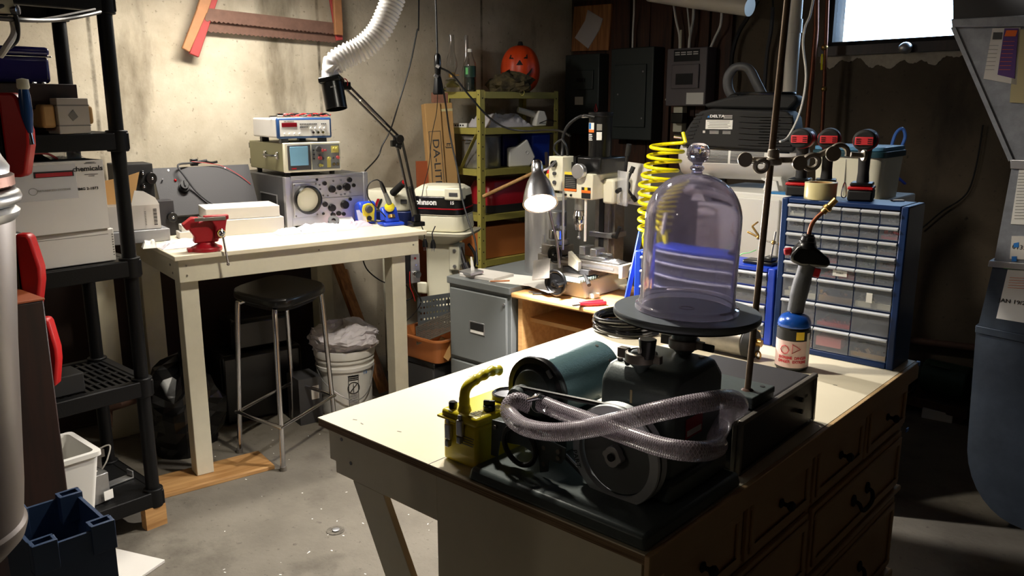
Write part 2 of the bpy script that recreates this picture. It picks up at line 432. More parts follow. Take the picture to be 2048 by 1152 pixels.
def BL(x, y, z): return OB + BX*(x*.955) + BY*(y*.955) + V3(0, 0, z)        # place in the frame of the bench on the left
X, Y_, Z_ = V3(1, 0, 0), V3(0, 1, 0), V3(0, 0, 1)

# ================================================================ THE ROOM
struct('floor', B().b0(-.05, 6.3, -6.4, .15, -.1, 0), 'floor', (KX, KY, 0), 138)
struct('ceiling', B().b0(-.05, 6.3, -6.4, .15, 2.36, 2.46), 'backwood', (KX, KY, 0), 138)
# long concrete wall behind the bench: local x runs from the corner back to the left
WA = struct('wall_left', B().b0(-6.3, .15, 0, .15, 0, 2.36), 'wallA', (KX, KY, 0), 48)
WX0, WX1, WZ0 = 1.95, 2.80, 1.885
wb = B().b0(0, WX0, 0, .2, 0, 2.36).b0(WX1, 6.3, 0, .2, 0, 2.36).b0(WX0, WX1, 0, .2, 0, WZ0).b0(WX0, WX1, 0, .2, 2.27, 2.36)
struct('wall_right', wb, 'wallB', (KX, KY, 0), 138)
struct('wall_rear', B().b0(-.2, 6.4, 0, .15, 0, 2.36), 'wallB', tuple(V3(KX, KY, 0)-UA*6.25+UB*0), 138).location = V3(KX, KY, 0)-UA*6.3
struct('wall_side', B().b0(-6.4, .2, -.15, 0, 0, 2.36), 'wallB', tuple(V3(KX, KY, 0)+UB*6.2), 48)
wr = V3(KX, KY, 0)
# window in the right wall
wf = B().b0(WX0, WX1, .02, .10, WZ0-.005, WZ0+.025).b0(WX0, WX1, .02, .10, 2.24, 2.275).b0(WX0, WX0+.03, .02, .10, WZ0, 2.27).b0(WX1-.03, WX1, .02, .10, WZ0, 2.27)
win = struct('window_1', wf, 'dark', wr, 138)
ob('window_pane', B().b0(WX0+.03, WX1-.03, .05, .056, WZ0+.025, 2.24), thinmat('window_glass', (235, 245, 255), .12, .1), win)
struct('trim_1', B().b0(WX0-.02, WX1+.02, -.035, .02, WZ0-.05, WZ0), 'woodd', wr, 138)
pl = B()
random.seed(3)
xs = [WX0-.02+i*.02 for i in range(42)]
xs = [WX0-.02+i*.0085 for i in range(100)]
poly = [(xs[0], WZ0-.05)]+[(x, WZ0-.085-.018*math.sin(x*23)-.012*math.sin(x*57+1)-.008*random.random()-(.03*math.exp(-((x-WX0-.40)/.09)**2))) for x in xs]+[(xs[-1], WZ0-.05)]
pl.prism(poly, -.004, .01, 'xz')
struct('trim_2', pl, mt('pale_mortar', (176, 166, 150), .9, var=.25, vs=30), wr, 138)
# ceiling joists, out of the frame but there
for i in range(6):
    struct('trim_%d' % (3+i), B().b0(-3.1, 2.85, -.02, .02, 2.30, 2.3595), 'backwood', V3(0, 0, 0)+U(138)*(-3.9+i*1.1)+U(48)*1.5, 48)
# floor scrap: knockout hole cover and paint flecks
solo('floor_plug', B().lathe([(0, 0), (.014, 0), (.014, .003), (.011, .004), (0, .004)]), 'alu', 'small round metal plug set in a black scorch ring on the concrete floor', 'plug', atz(672, 1060, .003))
struct('trim_12', B().lathe([(.017, 0), (.034, 0), (.034, .0012), (.017, .0012)], n=24, close=True), mt('scorch', (62, 57, 50), .9, var=.4, vs=60, col2=(112, 106, 95)), atz(671, 1061, .001))
fl = B(); random.seed(11)
for i in range(55):
    p = atz(random.uniform(430, 900), random.uniform(850, 1150), 0.0005); a = random.random()*3
    fl.box(p, (random.uniform(.002, .010), random.uniform(.002, .005), .001), (0, 0, math.degrees(a)))
o = solo('paint_flecks', fl, 'paper', 'scattered white paint flecks on the grey concrete floor', 'flecks'); o['kind'] = 'stuff'

# ceiling lamp above the bench (out of the frame, it lights the room)
t = thing('shop_light', 'ceiling tube lamp in a white trough over the bench, above the frame', 'lamp', BENCH_LAMP+V3(0, 0, .0), 48)
ob('housing', B().prism([(-.10, 0), (-.05, .05), (.05, .05), (.10, 0), (.092, 0), (.046, .042), (-.046, .042), (-.092, 0)], -.34, .34, 'yz'), 'white', t)
ob('tube', B().cyl((-.30, .03, .018), (.30, .03, .018), .013).cyl((-.30, -.03, .018), (.30, -.03, .018), .013), 'tube', t)
ob('chain', B().tube([(-.3, 0, .05), (-.3, 0, .10)], .003).tube([(.3, 0, .05), (.3, 0, .10)], .003), 'steel', t)
t = thing('dome_pendant', 'ceiling bulb in a shallow white reflector between bench and island, above the frame', 'lamp', ROOM_LAMP+V3(0, 0, .035))
ob('reflector', B().lathe([(.03, .03), (.10, .0), (.102, .0), (.032, .034), (0, .034)], n=32), 'white', t)
ob('bulb', B().sph((0, 0, .0), .028), 'bulb', t)
t = thing('added_fill_bulb', 'added fill bulb in a porcelain holder on the ceiling, unseen behind the viewer', 'lamp', REAR_FILL+V3(0, 0, .06))  # made-up fixture around the rear fill light
ob('lamp_holder', B().lathe([(.05, .06), (.05, .045), (.03, .02), (.022, 0), (0, 0)]), 'white', t)
ob('bulb', B().sph((0, 0, -.11), .03), 'bulb', t)
t = thing('added_clamp_light', 'added clamp lamp with a metal shade brightening the duct, unseen above the frame', 'lamp', (1.45, 2.75, 2.29))  # invented housing for the spot that brightens the duct
ob('shade', B().lathe([(.02, 0), (.025, -.02), (.06, -.04), (.062, -.04), (.028, -.018), (.022, .002)], n=24, close=True), 'steel', t)
ob('clamp', B().b0(-.012, .012, -.008, .008, 0, .07), 'black', t)

# ---------------------------------------------------------------- on the left wall: bow saw, cords
def flatbar(name, p, q, w, off, th, mat, parent, taper=1.0):
    p = Vector(p); q = Vector(q); d = (q-p).normalized(); n = Vector((.669, -.743, 0)); s = d.cross(n)
    m = B(); ww = (w, w*taper)
    v = [a + s*(i*ww[k]/2) + n*j for k, a in enumerate((p, q)) for i, j in ((-1, off), (1, off), (1, off+th), (-1, off+th))]
    m.add(v, [(3, 2, 1, 0), (4, 5, 6, 7), (0, 1, 5, 4), (1, 2, 6, 5), (2, 3, 7, 6), (3, 0, 4, 7)])
    return ob(name, m, mat, parent, bev=.004)
t = thing('bow_saw', 'old wooden bow saw with red and tan arms and rusty blades on the concrete wall', 'saw')
w_ = lambda px, py: onwall(px, py, 48, .0)
flatbar('frame_arm', w_(432, -60), w_(378, 112), .062, .05, .02, 'sawred', t, .8)
flatbar('frame_arm', w_(418, -60), w_(390, 25), .055, .075, .018, 'sawwood', t)
flatbar('frame_arm', w_(391, 22), w_(358, 102), .05, .075, .018, 'sawwood', t, .8)
flatbar('frame_arm', w_(655, -60), w_(662, 72), .05, .075, .02, 'sawwood', t)
flatbar('frame_arm', w_(645, -60), w_(668, 82), .042, .05, .018, 'sawred', t)
def blade(pa, pb, w, off):
    p, q = w_(*pa), w_(*pb); d = (q-p).normalized(); n = Vector((.669, -.743, 0)); s = d.cross(n)
    if s.z > 0: s = -s
    L = (q-p).length; k = int(L/.012); poly = []
    for i in range(k+1): poly.append((i*.012, -w/2 - (.008 if i % 2 else 0)))
    poly += [(k*.012, w/2), (0, w/2)]
    m = B(); N = len(poly)
    v = [p + d*a - s*b_ + n*h for h in (off, off+.002) for a, b_ in poly]
    v = [p + d*a + s*(-b_) + n*h for h in (off, off+.002) for a, b_ in poly]
    m.add(v, [tuple(reversed(range(N))), tuple(range(N, 2*N))]+[(i, (i+1) % N, N+(i+1) % N, N+i) for i in range(N)])
    return ob('blade', m, 'sawsteel', t, smooth=False)
blade((398, 30), (655, 58), .058, .072)
blade((400, 52), (664, 76), .05, .046)
ob('hook', B().cyl(w_(415, -30), w_(415, -30)+V3(.669, -.743, 0)*.10, .005).cyl(w_(650, -30), w_(650, -30)+V3(.669, -.743, 0)*.10, .005), 'steel', t)

cord = [onwall(838, -40, 48, .25), onwall(837, 55, 48, .25), onwall(834, 62, 48, .24), onwall(820, 130, 48, .2), onwall(795, 215, 48, .16), onwall(780, 262, 48, .12), onwall(765, 290, 48, .10), onwall(755, 315, 48, .10), onwall(730, 342, 48, .2)]
solo('hanging_cable', B().tube(spline(cord, 8), .0045, 8), 'rubber', 'black power cord hanging from the ceiling down to the top of the old oscilloscope', 'cord')
# hanging triple tap
hp = aty(875, 128, 4.3)
t = thing('hanging_outlet', 'black triple outlet block hanging on a ceiling cord in front of the concrete wall', 'outlet', hp)
ob('cord', B().tube([(0, 0, .03), (-.002, 0, .2), (-.006, 0, .42), (-.01, 0, .7)], .005, 8), 'rubber', t)
ob('outlet_body', B().lathe([(.010, .05), (.016, .04), (.019, .0), (.016, -.04), (.015, -.055)], n=20), 'black', t)
ob('outlet_body', B().lathe([(.012, -.055), (.020, -.07), (.026, -.12), (.030, -.145), (.026, -.15), (0, -.15)], n=6), 'plasticblack', t, bev=.003)
ob('plug', B().box((.004, -.016, -.01), (.018, .022, .014), (20, 30, 0)), 'alu', t); ob('plug', B().box((-.008, -.014, -.06), (.020, .016, .012), (-20, 30, 20)), 'alu', t)
pc = [hp+V3(.016, -.01, -.02), aty(905, 150, 4.3), aty(940, 193, 4.35), aty(975, 232, 4.4), aty(1010, 255, 4.4), aty(1050, 262, 4.35), aty(1090, 260, 4.2), aty(1120, 262, 3.9), aty(1140, 272, 3.75)]
solo('extension_cord', B().tube(spline(pc, 8), .005, 8), 'rubber', 'black cord sweeping from the hanging outlet across the mustard shelving to the milling machine', 'cord')
pc = [hp+V3(.01, -.01, -.05), aty(890, 200, 4.35), aty(900, 270, 4.4), aty(915, 340, 4.3), aty(925, 400, 4.2), aty(938, 445, 4.15), aty(950, 480, 4.1), aty(955, 530, 4.0)]
solo('extension_cord', B().tube(spline(pc, 8), .005, 8), 'rubber', 'black cord dropping from the hanging outlet past the cardboard carton to the filing cabinet', 'cord')
pc = [hp+V3(-.002, 0, -.14), aty(873, 225, 4.5), aty(864, 270, 4.5), aty(858, 330, 4.45), aty(848, 370, 4.35), aty(842, 405, 4.3)]
solo('extension_cord', B().tube(spline(pc, 8), .002, 6), 'rubber', 'thin black wire dropping straight from the hanging outlet to the bench end', 'wire')

# ---------------------------------------------------------------- on the right wall: backing boards, panels, cables, pipes
def WB(px, py, off=0): return onwall(px, py, 138, off)
def wl(p): d = Vector(p)-wr; return d.dot(UB), d.z      # wall coordinates
def wallrect(px0, py0, px1, py1): a = wl(WB(px0, py0)); b = wl(WB(px1, py1)); return a[0], b[0], b[1], a[1]
bk = [(1150, 1215), (1217, 1262), (1265, 1300), (1303, 1345), (1348, 1395), (1398, 1418), (1421, 1462)]
for i, (a, b) in enumerate(bk):
    x0 = wl(WB(a, 200))[0]; x1 = wl(WB(b, 200))[0]
    solo('backing_board', B().b0(x0, x1, -.03-(i % 2)*.008, -.002, .35, 2.28), 'backwood', ['dark brown backing board at the left end of the electric panels', 'dark brown backing board between the two grey electric panels', 'dark brown backing board behind the taller grey panel', 'dark brown backing board behind the looped cables', 'dark brown backing board left behind the mauve breaker panel', 'narrow dark brown backing board behind the mauve breaker panel', 'dark brown backing board at the right end beside the bare concrete'][i], 'board', wr, 138, bev=.003)
# grey panel 1
def panelbox(px0, py0, px1, py1, depth, mat, label, name='electric_panel'):
    x0, x1, z0, z1 = wallrect(px0, py0, px1, py1)
    t = thing(name, label, 'electric panel', wr+UB*((x0+x1)/2)-UA*.04+V3(0, 0, z0), 138)
    w = x1-x0; h = z1-z0
    ob('housing', B().b0(-w/2, w/2, -depth, 0, 0, h), mat, t, bev=.006)
    return t, w, h
t, w, h = panelbox(1158, 112, 1222, 268, .10, 'panel', 'left grey electric panel with a single breaker window and white sticker')
ob('cover_plate', B().b0(-w*.28, w*.36, -.112, -.10, h*.56, h*.80), 'panel', t, bev=.004)
ob('breaker', B().b0(-w*.10, w*.14, -.118, -.110, h*.655, h*.70), 'ink', t)
m = B(); decal(m, (-.02, -.1015, h*.42), X, Z_, .08, .055); ob('sticker', m, 'paper', t)
tb = B().tube([(w*.42, -.108, h*.22), (w*.50, -.109, h*.30), (w*.46, -.11, h*.38), (w*.42, -.109, h*.30), (w*.56, -.108, h*.21)], .004, 6)
ob('ribbon', tb, 'red', t)
t, w, h = panelbox(1252, 100, 1330, 280, .11, 'panel', 'tall grey electric panel with a closed door, middle of the three')
ob('door', B().b0(-w*.38, w*.36, -.122, -.11, h*.14, h*.82), 'panel', t, bev=.003)
ob('screw', B().cyl((w*.30, -.125, h*.74), (w*.30, -.12, h*.74), .006).cyl((w*.30, -.125, h*.24), (w*.30, -.12, h*.24), .006).cyl((-w*.28, -.125, h*.5), (-w*.28, -.12, h*.5), .006), 'steel', t)
ob('conduit_stub', B().cyl((-w/2-.09, -.06, h*.18), (-w/2, -.06, h*.18), .022), 'greyd', t)
t, w, h = panelbox(1362, 100, 1436, 212, .10, 'panel2', 'small mauve-grey breaker panel with a row of labels, right of the three')
ob('cover_plate', B().b0(-w*.34, w*.34, -.112, -.10, h*.30, h*.72), 'panel2', t, bev=.005)
ob('breaker', B().b0(-w*.22, w*.20, -.116, -.110, h*.37, h*.56), 'ink', t)
m = B(); decal(m, (0, -.1015, h*.87), X, Z_, w*.64, h*.2); ob('name_plate', m, 'ink', t)
m = B()
for i in range(4):
    for j in range(2): decal(m, (-w*.23+i*w*.152, -.1028, h*(.89+.035*j)), X, Z_, w*.12, h*.018)
ob('circuit_label', m, 'whitebox', t)
m = B(); decal(m, (w*.25, -.1015, h*.13), X, Z_, w*.42, h*.2); ob('sticker', m, 'paper', t)
# plywood patch with papers
x0, x1, z0, z1 = wallrect(1155, 18, 1232, 98)
t = thing('plywood_square', 'orange plywood square with crumpled clear wrapping taped on, left of the panels', 'board', wr+UB*x0-UA*.04+V3(0, 0, z0), 138)
ob('board', B().prism([(0, .0), (x1-x0-.02, -.01), (x1-x0, z1-z0), (.02, z1-z0+.01)], -.015, 0, 'xz'), 'woodv', t)
w = x1-x0
ob('wrapping', B().prism([(w*.1, .09), (w*.45, .0+.01), (w*.72, .13), (w*.8, .2), (w*.42, .27), (w*.36, .2)], -.022, -.016, 'xz'), 'film', t)
# cables
def cablewall(pts, r, mat, label, offs=.09, name='cable', cat='cable'):
    P = [WB(a, b, offs+.01*math.sin(i*2)) for i, (a, b) in enumerate(pts)]
    return solo(name, B().tube(spline(P, 7), r, 8), mat, label, cat)
cablewall([(1268, -30), (1268, 20), (1266, 60), (1265, 98)], .006, 'white', 'pale cable dropping into the top of the tall grey panel', .08)
cablewall([(1346, 0), (1352, 40), (1359, 75), (1358, 120), (1357, 160), (1350, 185), (1335, 200)], .007, 'white', 'pale cable looping down between the tall panel and the mauve breaker panel')
cablewall([(1362, 60), (1361, 110), (1360, 170), (1354, 195), (1340, 201), (1332, 199)], .007, 'cream2', 'cream cable curling under the bundle beside the mauve breaker panel', .11)
cablewall([(1388, 5), (1386, 40), (1380, 75), (1378, 98)], .009, 'white', 'thick pale cable entering the mauve breaker panel at its left')
cablewall([(1374, 10), (1378, 50), (1380, 80)], .005, 'white', 'thin pale cable beside the thick one above the mauve breaker panel', .12)
cablewall([(1444, 15), (1441, 50), (1430, 75), (1420, 98)], .008, 'white', 'pale cable bending into the right top of the mauve breaker panel')
cablewall([(1516, 0), (1495, 35), (1475, 70), (1464, 110), (1462, 150), (1460, 200)], .014, 'rubber', 'thick dark cable curving down the bare concrete right of the breaker panel', .06)
cablewall([(1546, 15), (1542, 60), (1534, 110), (1528, 185)], .012, 'greyd', 'thin dark conduit strapped to the concrete beside the thick cable', .05, 'conduit', 'conduit')
cablewall([(1545, -20), (1546, 15)], .006, 'rubber', 'short dark wire above the thin conduit', .06, 'wire', 'wire')
# junction box with outlet and pipe along the top
t = thing('wall_outlet', 'cream duplex outlet box with a black adapter under the mauve breaker panel', 'outlet', WB(1366, 235, .05), 138)
ob('outlet_box', B().b0(-.04, .03, -.05, 0, -.09, .07), 'cream2', t, bev=.003)
ob('adapter', B().b0(-.02, .07, -.10, -.05, -.035, .03), 'black', t, bev=.005)
ob('conduit_stub', B().cyl((-.005, -.03, -.09), (-.005, -.03, -.2), .012), 'greyd', t)
pvc = solo('drain_pipe', B().tube([WB(1300, -14, .35), WB(1380, -2, .35), WB(1500, 14, .35), WB(1640, 30, .35)][:3], .05, 20), 'pvc', 'white horizontal drain pipe crossing above the electric panels', 'pipe')
# vertical vent pipe with rubber coupling
pb = aty(1578, 200, 3.95); pt = V3(pb.x, pb.y, 2.34)
t = thing('vent_pipe', 'white vertical plastic pipe with a black rubber coupling and steel bands', 'pipe', pb)
ob('pipe', B().cyl((0, 0, -.03), (0, 0, 2.34-pb.z), .031).lathe([(.036, .30), (.036, .36)], n=28), 'pvc', t)
ob('rubber_coupling', B().lathe([(.036, -.085), (.036, 0)], n=28), 'rubber', t)
ob('hose_clamp', B().lathe([(.038, -.016), (.038, -.004)], n=28).box((.04, -.01, -.01), (.012, .02, .012)).lathe([(.038, -.08), (.038, -.068)], n=28).box((.04, -.01, -.074), (.012, .02, .012)), 'chrome', t)
ob('elbow', B().tube(spline([(0, 0, -.08), (0, 0, -.16), (.03, .02, -.24), (.10, .1, -.30), (.12, .2, -.5), (.12, .22, -1.1)], 6), .036, 20), 'black', t)
cu_ = B().tube([WB(1633, -30, .18), WB(1632, 60, .18), WB(1624, 150, .18), WB(1613, 268, .18), WB(1600, 420, .18)], .014, 12)
solo('copper_pipe', cu_, 'copper', 'thick copper water pipe running down beside the white vent pipe', 'pipe')
t = thing('copper_pipe', 'thin copper pipe with a valve and yellow lever at the window edge', 'pipe', (0, 0, 0))
ob('pipe', B().tube([WB(1656, -30, .14), WB(1652, 80, .14), WB(1648, 180, .14), WB(1645, 240, .14), WB(1640, 330, .14)], .010, 10), 'copper', t)
ob('valve', B().sph(WB(1649, 95, .14), .018), 'brass', t); ob('valve', B().sph(WB(1648, 178, .14), .016), 'brass', t)
ob('valve_lever', B().bar(WB(1644, 108, .17), WB(1643, 140, .17), .012, .006), 'yellow', t)
P = [aty(1630, -20, 3.3), aty(1620, 30, 3.3), aty(1610, 55, 3.3), aty(1606, 90, 3.3), aty(1612, 150, 3.3), aty(1606, 200, 3.3), aty(1594, 240, 3.3), aty(1575, 275, 3.25), aty(1560, 283, 3.2)]
solo('hanging_cable', B().tube(spline(P, 8), .0045, 8), 'white', 'white cord hanging in a long curve right of the vent pipe to the compressor', 'cord')
solo('wall_pipe', B().tube([onwall(1780, 676, 138, .06), onwall(1985, 700, 138, .06)], .02, 12), 'rust', 'rusty brown pipe running low along the right concrete wall', 'pipe')
P = [WB(1966, 250, .02), WB(1955, 320, .02), WB(1940, 375, .02), WB(1920, 400, .02), WB(1885, 422, .02), WB(1840, 460, .02)]
solo('wall_wire', B().tube(spline(P, 6), .004, 6), 'rubber', 'thin dark wire sagging down the right concrete wall beside the duct', 'wire')
solo('window_ball', B().sph((0, 0, 0), (.035, .03, .03), 12, 8), 'alu', 'small crumpled foil ball on the window sill', 'foil', WB(1811, 96, .06))

# ---------------------------------------------------------------- furnace duct at the right
DY = 3.05
def dp(px, py): p = aty(px, py, DY); return p
p0 = dp(1915, 55)
t = thing('furnace_duct', 'galvanised sheet metal furnace duct with taped papers, at the right edge', 'duct', V3(p0.x, DY, 0), 132)
def dl(px, py):
    # local (x,z) on the duct face plane
    d = ray(px, py); n = Vector((-IY.x, -IY.y, 0)); P0 = V3(p0.x, DY, 0); k = P0.dot(n)/d.dot(n); p = d*k
    return (p-P0).dot(IX), p.z+CAM_H
fx = .62
a = dl(1915, 55); b = dl(2030, 320); c = dl(2005, 520); c2 = dl(1960, 650); e = dl(1940, 870); g = dl(1985, 930); hh = dl(2048, 957)
ob('plenum', B().prism([(a[0]-.06, 2.33), (a[0]-.005, a[1]+.01), (fx, a[1]+.01), (fx, 2.33)], -.04, .5, 'xz'), 'greyd', t)
ob('flange', B().prism([dl(1910, 40), dl(1912, 56), (fx, dl(2048, 56)[1]-.02), (fx, dl(2048, 36)[1])], -.05, .5, 'xz'), 'galv', t, bev=.003)
ob('sloped_panel', B().prism([a, b, (fx, b[1]), (fx, a[1]-.02)], -.03, .48, 'xz'), 'galv', t)
m = B()
m.bar((a[0]-.005, -.035, a[1]), (b[0]-.005, -.035, b[1]), .012, .014)
ob('seam', m, 'galv', t)
ob('collar', B().prism([dl(2026, 318), dl(2026, 336), (fx, dl(2048, 338)[1]), (fx, dl(2048, 318)[1])], -.042, .48, 'xz'), 'alu', t, bev=.002)
ob('duct_body', B().prism([b, dl(1992, 522), (fx, c[1]), (fx, b[1])], -.032, .47, 'xz'), 'galv', t)
ob('collar', B().prism([dl(1984, 518), dl(1981, 530), (fx, dl(2048, 532)[1]), (fx, dl(2048, 516)[1])], -.042, .48, 'xz'), 'alu', t, bev=.002)
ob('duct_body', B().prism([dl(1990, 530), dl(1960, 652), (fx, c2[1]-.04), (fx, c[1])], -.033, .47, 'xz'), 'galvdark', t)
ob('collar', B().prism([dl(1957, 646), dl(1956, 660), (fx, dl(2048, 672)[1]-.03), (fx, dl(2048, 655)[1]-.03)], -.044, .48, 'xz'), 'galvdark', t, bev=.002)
poly = [dl(1956, 658), e]
for i in range(1, 9):
    q = i/9; poly.append((e[0]+(hh[0]-e[0])*(1-math.cos(q*PI/2))*1.1, e[1]+(.06-e[1])*math.sin(q*PI/2)))
poly += [(fx, .02), (fx, c2[1]-.02)]
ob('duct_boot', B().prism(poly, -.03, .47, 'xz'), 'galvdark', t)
# papers on the duct
def sheet_on_duct(pts, mat, name='paper_sheet', off=.0015):
    P = [dl(*q) for q in pts]
    return ob(name, B().prism(P, -.034-off, -.033, 'xz'), mat, t)
sheet_on_duct([(1990, 58), (2046, 56), (2038, 170), (1972, 158)], 'whitebox', 'leaflet')
sheet_on_duct([(2014, 58), (2042, 58), (2034, 158), (2000, 150)], 'purple', 'leaflet_print', .003)
sheet_on_duct([(2018, 62), (2040, 62), (2036, 74), (2014, 74)], 'orink', 'leaflet_print', .004)
sheet_on_duct([(1992, 66), (2010, 66), (2008, 80), (1990, 80)], 'greyd', 'leaflet_print', .003)
m = B()
for i in range(7): a_ = dl(1983-i*1.2, 92+i*8); b_ = dl(2002-i*1.4, 92+i*8); m.bar((a_[0], -.0362, a_[1]), (b_[0], -.0362, b_[1]), .0012, .0012)
ob('print_line', m, 'greyink', t)
m = B()
for i in range(8): a_ = dl(2012-i*1.2, 84+i*8); b_ = dl(2034-i*1.2, 84+i*8); m.bar((a_[0], -.0375, a_[1]), (b_[0], -.0375, b_[1]), .0014, .0012)
ob('print_line', m, 'orink', t)
sheet_on_duct([(2036, 60), (2120, 60), (2120, 210), (2024, 205)], mt('tan_paper', (184, 172, 132), .8), 'notice')
sheet_on_duct([(2044, 330), (2120, 330), (2120, 450), (2026, 446)], 'paper', 'notice')
m = B()
for i in range(16): a_ = dl(2042-i*.6, 345+i*6); b_ = dl(2110, 345+i*6); m.bar((a_[0], -.0362, a_[1]), (b_[0], -.0362, b_[1]), .0012, .0012)
ob('print_line', m, 'greyink', t)
sheet_on_duct([(2028, 470), (2120, 470), (2120, 520), (2024, 515)], 'whitebox', 'notice')
sheet_on_duct([(2032, 484), (2042, 482), (2042, 492), (2032, 492)], 'blueink', 'notice_print', .003)
sheet_on_duct([(2028, 510), (2038, 510), (2038, 520), (2028, 520)], 'blueink', 'notice_print', .003)
q = dl(2062, 494); text('notice_text', '0135-', .022, (q[0]-.025, -.0362, q[1]), X, Z_, 'ink', t)
sheet_on_duct([(2020, 536), (2100, 540), (2090, 648), (1997, 633)], 'paper', 'service_tag')
sheet_on_duct([(2016, 522), (2110, 526), (2110, 540), (2012, 534)], 'greentape', 'green_tape', .004)
q = dl(2028, 600); text('handwriting', 'JAN 19/201', .020, (q[0]+.012, -.0362, q[1]), X, V3(0, 0, 1), 'ink', t, squash=1.1)
m = B()
for i in range(5): a_ = dl(2024-i, 552+i*5); b_ = dl(2070-i, 554+i*5); m.bar((a_[0], -.0362, a_[1]), (b_[0], -.0362, b_[1]), .0010, .0012)
ob('print_line', m, 'orink', t)

# sump pump by the wall
p = atz(1880, 815, 0)-UA*.12
t = thing('sump_pump', 'old green electric pump on a brown base, on the floor by the right wall', 'pump', p, 138)
ob('base', B().b0(-.2, .2, -.08, .10, .04, .09).b0(-.17, -.11, -.06, .06, 0, .04).b0(.11, .17, -.06, .06, 0, .04), 'rust', t, bev=.004)
ob('motor', B().cyl((-.05, 0, .20), (.17, 0, .20), .085).cyl((-.09, 0, .20), (-.05, 0, .20), .06), 'greendk', t, bev=.008)
ob('wheel', B().cyl((-.12, -.05, .17), (-.10, -.05, .17), .06).torus((-.11, -.09, .15), .05, .01, (0, 1, 0)), 'black', t)
m = B(); decal(m, (.04, -.05, .272), X, V3(0, -1, .3), .09, .03); ob('name_plate', m, 'whitebox', t)
solo('wood_offcut', B().b0(-.07, .07, -.03, .03, 0, .05), 'whitebox', 'pale offcut block on the floor in front of the green pump', 'block', atz(1890, 828, 0)-UA*.10, 125, bev=.002)

def each(name, ms, mat, parent, **k):
    return [ob(name, m, mat, parent, **k) for m in ms]

# ================================================================ WORKBENCH ON THE LEFT
t = thing('workbench', 'cream painted workbench under the concrete wall, on square posts', 'workbench', OB, 53)
L_, D_, TZ = 1.16, 1.0, .987
ob('worktop', B().b0(0, L_, 0, D_, TZ-.02, TZ), 'top', t, bev=.003)
ob('apron', B().b0(.02, L_-.03, .03, .065, TZ-.115, TZ-.0205), 'bench', t, bev=.002)
ob('apron', B().b0(.02, .055, .066, D_-.02, TZ-.115, TZ-.0205), 'bench', t, bev=.002)
ob('apron', B().b0(L_-.065, L_-.03, .066, D_-.02, TZ-.115, TZ-.0205), 'bench', t, bev=.002)
LEGX = .165
lg = ob('leg', B().b0(LEGX-.135, LEGX-.063, .066, .145, .0185, TZ-.1155), 'bench', t, bev=.003)
ob('leg', B().b0(L_-.158, L_-.085, .066, .145, 0, TZ-.1155), 'bench', t, bev=.003)
ob('leg', B().b0(LEGX-.10, LEGX-.01, D_-.11, D_-.02, 0, TZ-.021), 'bench', t, bev=.003)
ob('leg', B().b0(L_-.18, L_-.09, D_-.11, D_-.02, 0, TZ-.021), 'bench', t, bev=.003)
each('screw', [B().cyl((x, y0, z), (x, y0-.003, z), .004, n=10) for x, y0, z in ((.05, .03, .90), (.05, .03, .94), (L_-.06, .03, .92), (.62, .03, .945))]+[B().cyl((.02, y, z), (.017, y, z), .005, n=10) for y, z in ((.15, .93), (.12, .90))], 'dullsteel', t)
c0 = atz(395, 953, 0)
solo('floor_board', B().b0(-.20, .28, -.11, .09, 0, .018), 'wood', 'short plywood board on the floor under the front leg of the workbench', 'board', tuple(BL(.06, .09, 0)), 53, bev=.002)
# electrical switch box on the right leg
t = thing('switch_box', 'grey metal switch box with a chrome knob, screwed to the right bench leg', 'switch', BL((L_-.083)/.955, .07, .725), 53)
ob('box', B().b0(-.012, .075, 0, .045, .0, .145), 'black', t, bev=.003)
ob('face_plate', B().b0(.026, .076, -.004, 0, .0, .145), 'alu', t, bev=.001)
ob('knob', B().cyl((.050, -.004, .045), (.050, -.03, .045), .018).cyl((.050, -.02, .045), (.050, -.022, .045), .021), 'chrome', t, bev=.002)
ob('toggle', B().cyl((.050, -.004, .09), (.046, -.022, .092), .003), 'chrome', t)
ob('indicator', B().cyl((.050, -.004, .122), (.050, -.008, .122), .005), 'redp', t)
ob('wire', B().tube(spline([(.02, -.002, .06), (.012, -.012, .03), (.016, -.012, -.02), (.03, -.01, -.05), (.042, -.008, -.09)], 6), .0018, 6), 'redp', t)
ob('wire', B().tube(spline([(.03, .0, .0), (.05, -.01, -.05), (.08, 0, -.10), (.06, .03, -.16), (.02, .05, -.2)], 6), .003, 6), 'rubber', t)
# plugs hanging off the bench end
for i, (px, py, q, lab) in enumerate(((850, 485, -.01, 'black mains plug with two pins hanging over the bench end, left of the pair'), (866, 487, .02, 'black mains plug with two pins hanging over the bench end, right of the pair'))):
    p = aty(px, py, 4.03)
    t = thing('mains_plug', lab, 'plug', p, 90)
    ob('cord', B().tube([(0, 0, .015), (-.004, .003, .05), (-.008+q, .012, .085)], .003, 6), 'rubber', t)
    ob('plug_body', B().lathe([(.006, .02), (.013, .0), (.014, -.022), (.0, -.024)], n=14), 'black', t)
    each('pin', [B().cyl((-.005, 0, -.024), (-.005, 0, -.04), .002, n=8), B().cyl((.005, 0, -.024), (.005, 0, -.04), .002, n=8)], 'steel', t)

# ---- things on the bench
def onb(name, label, cat, x, y, az=53, z=TZ, group=None): return thing(name, label, cat, BL(x, y, z), az, group)
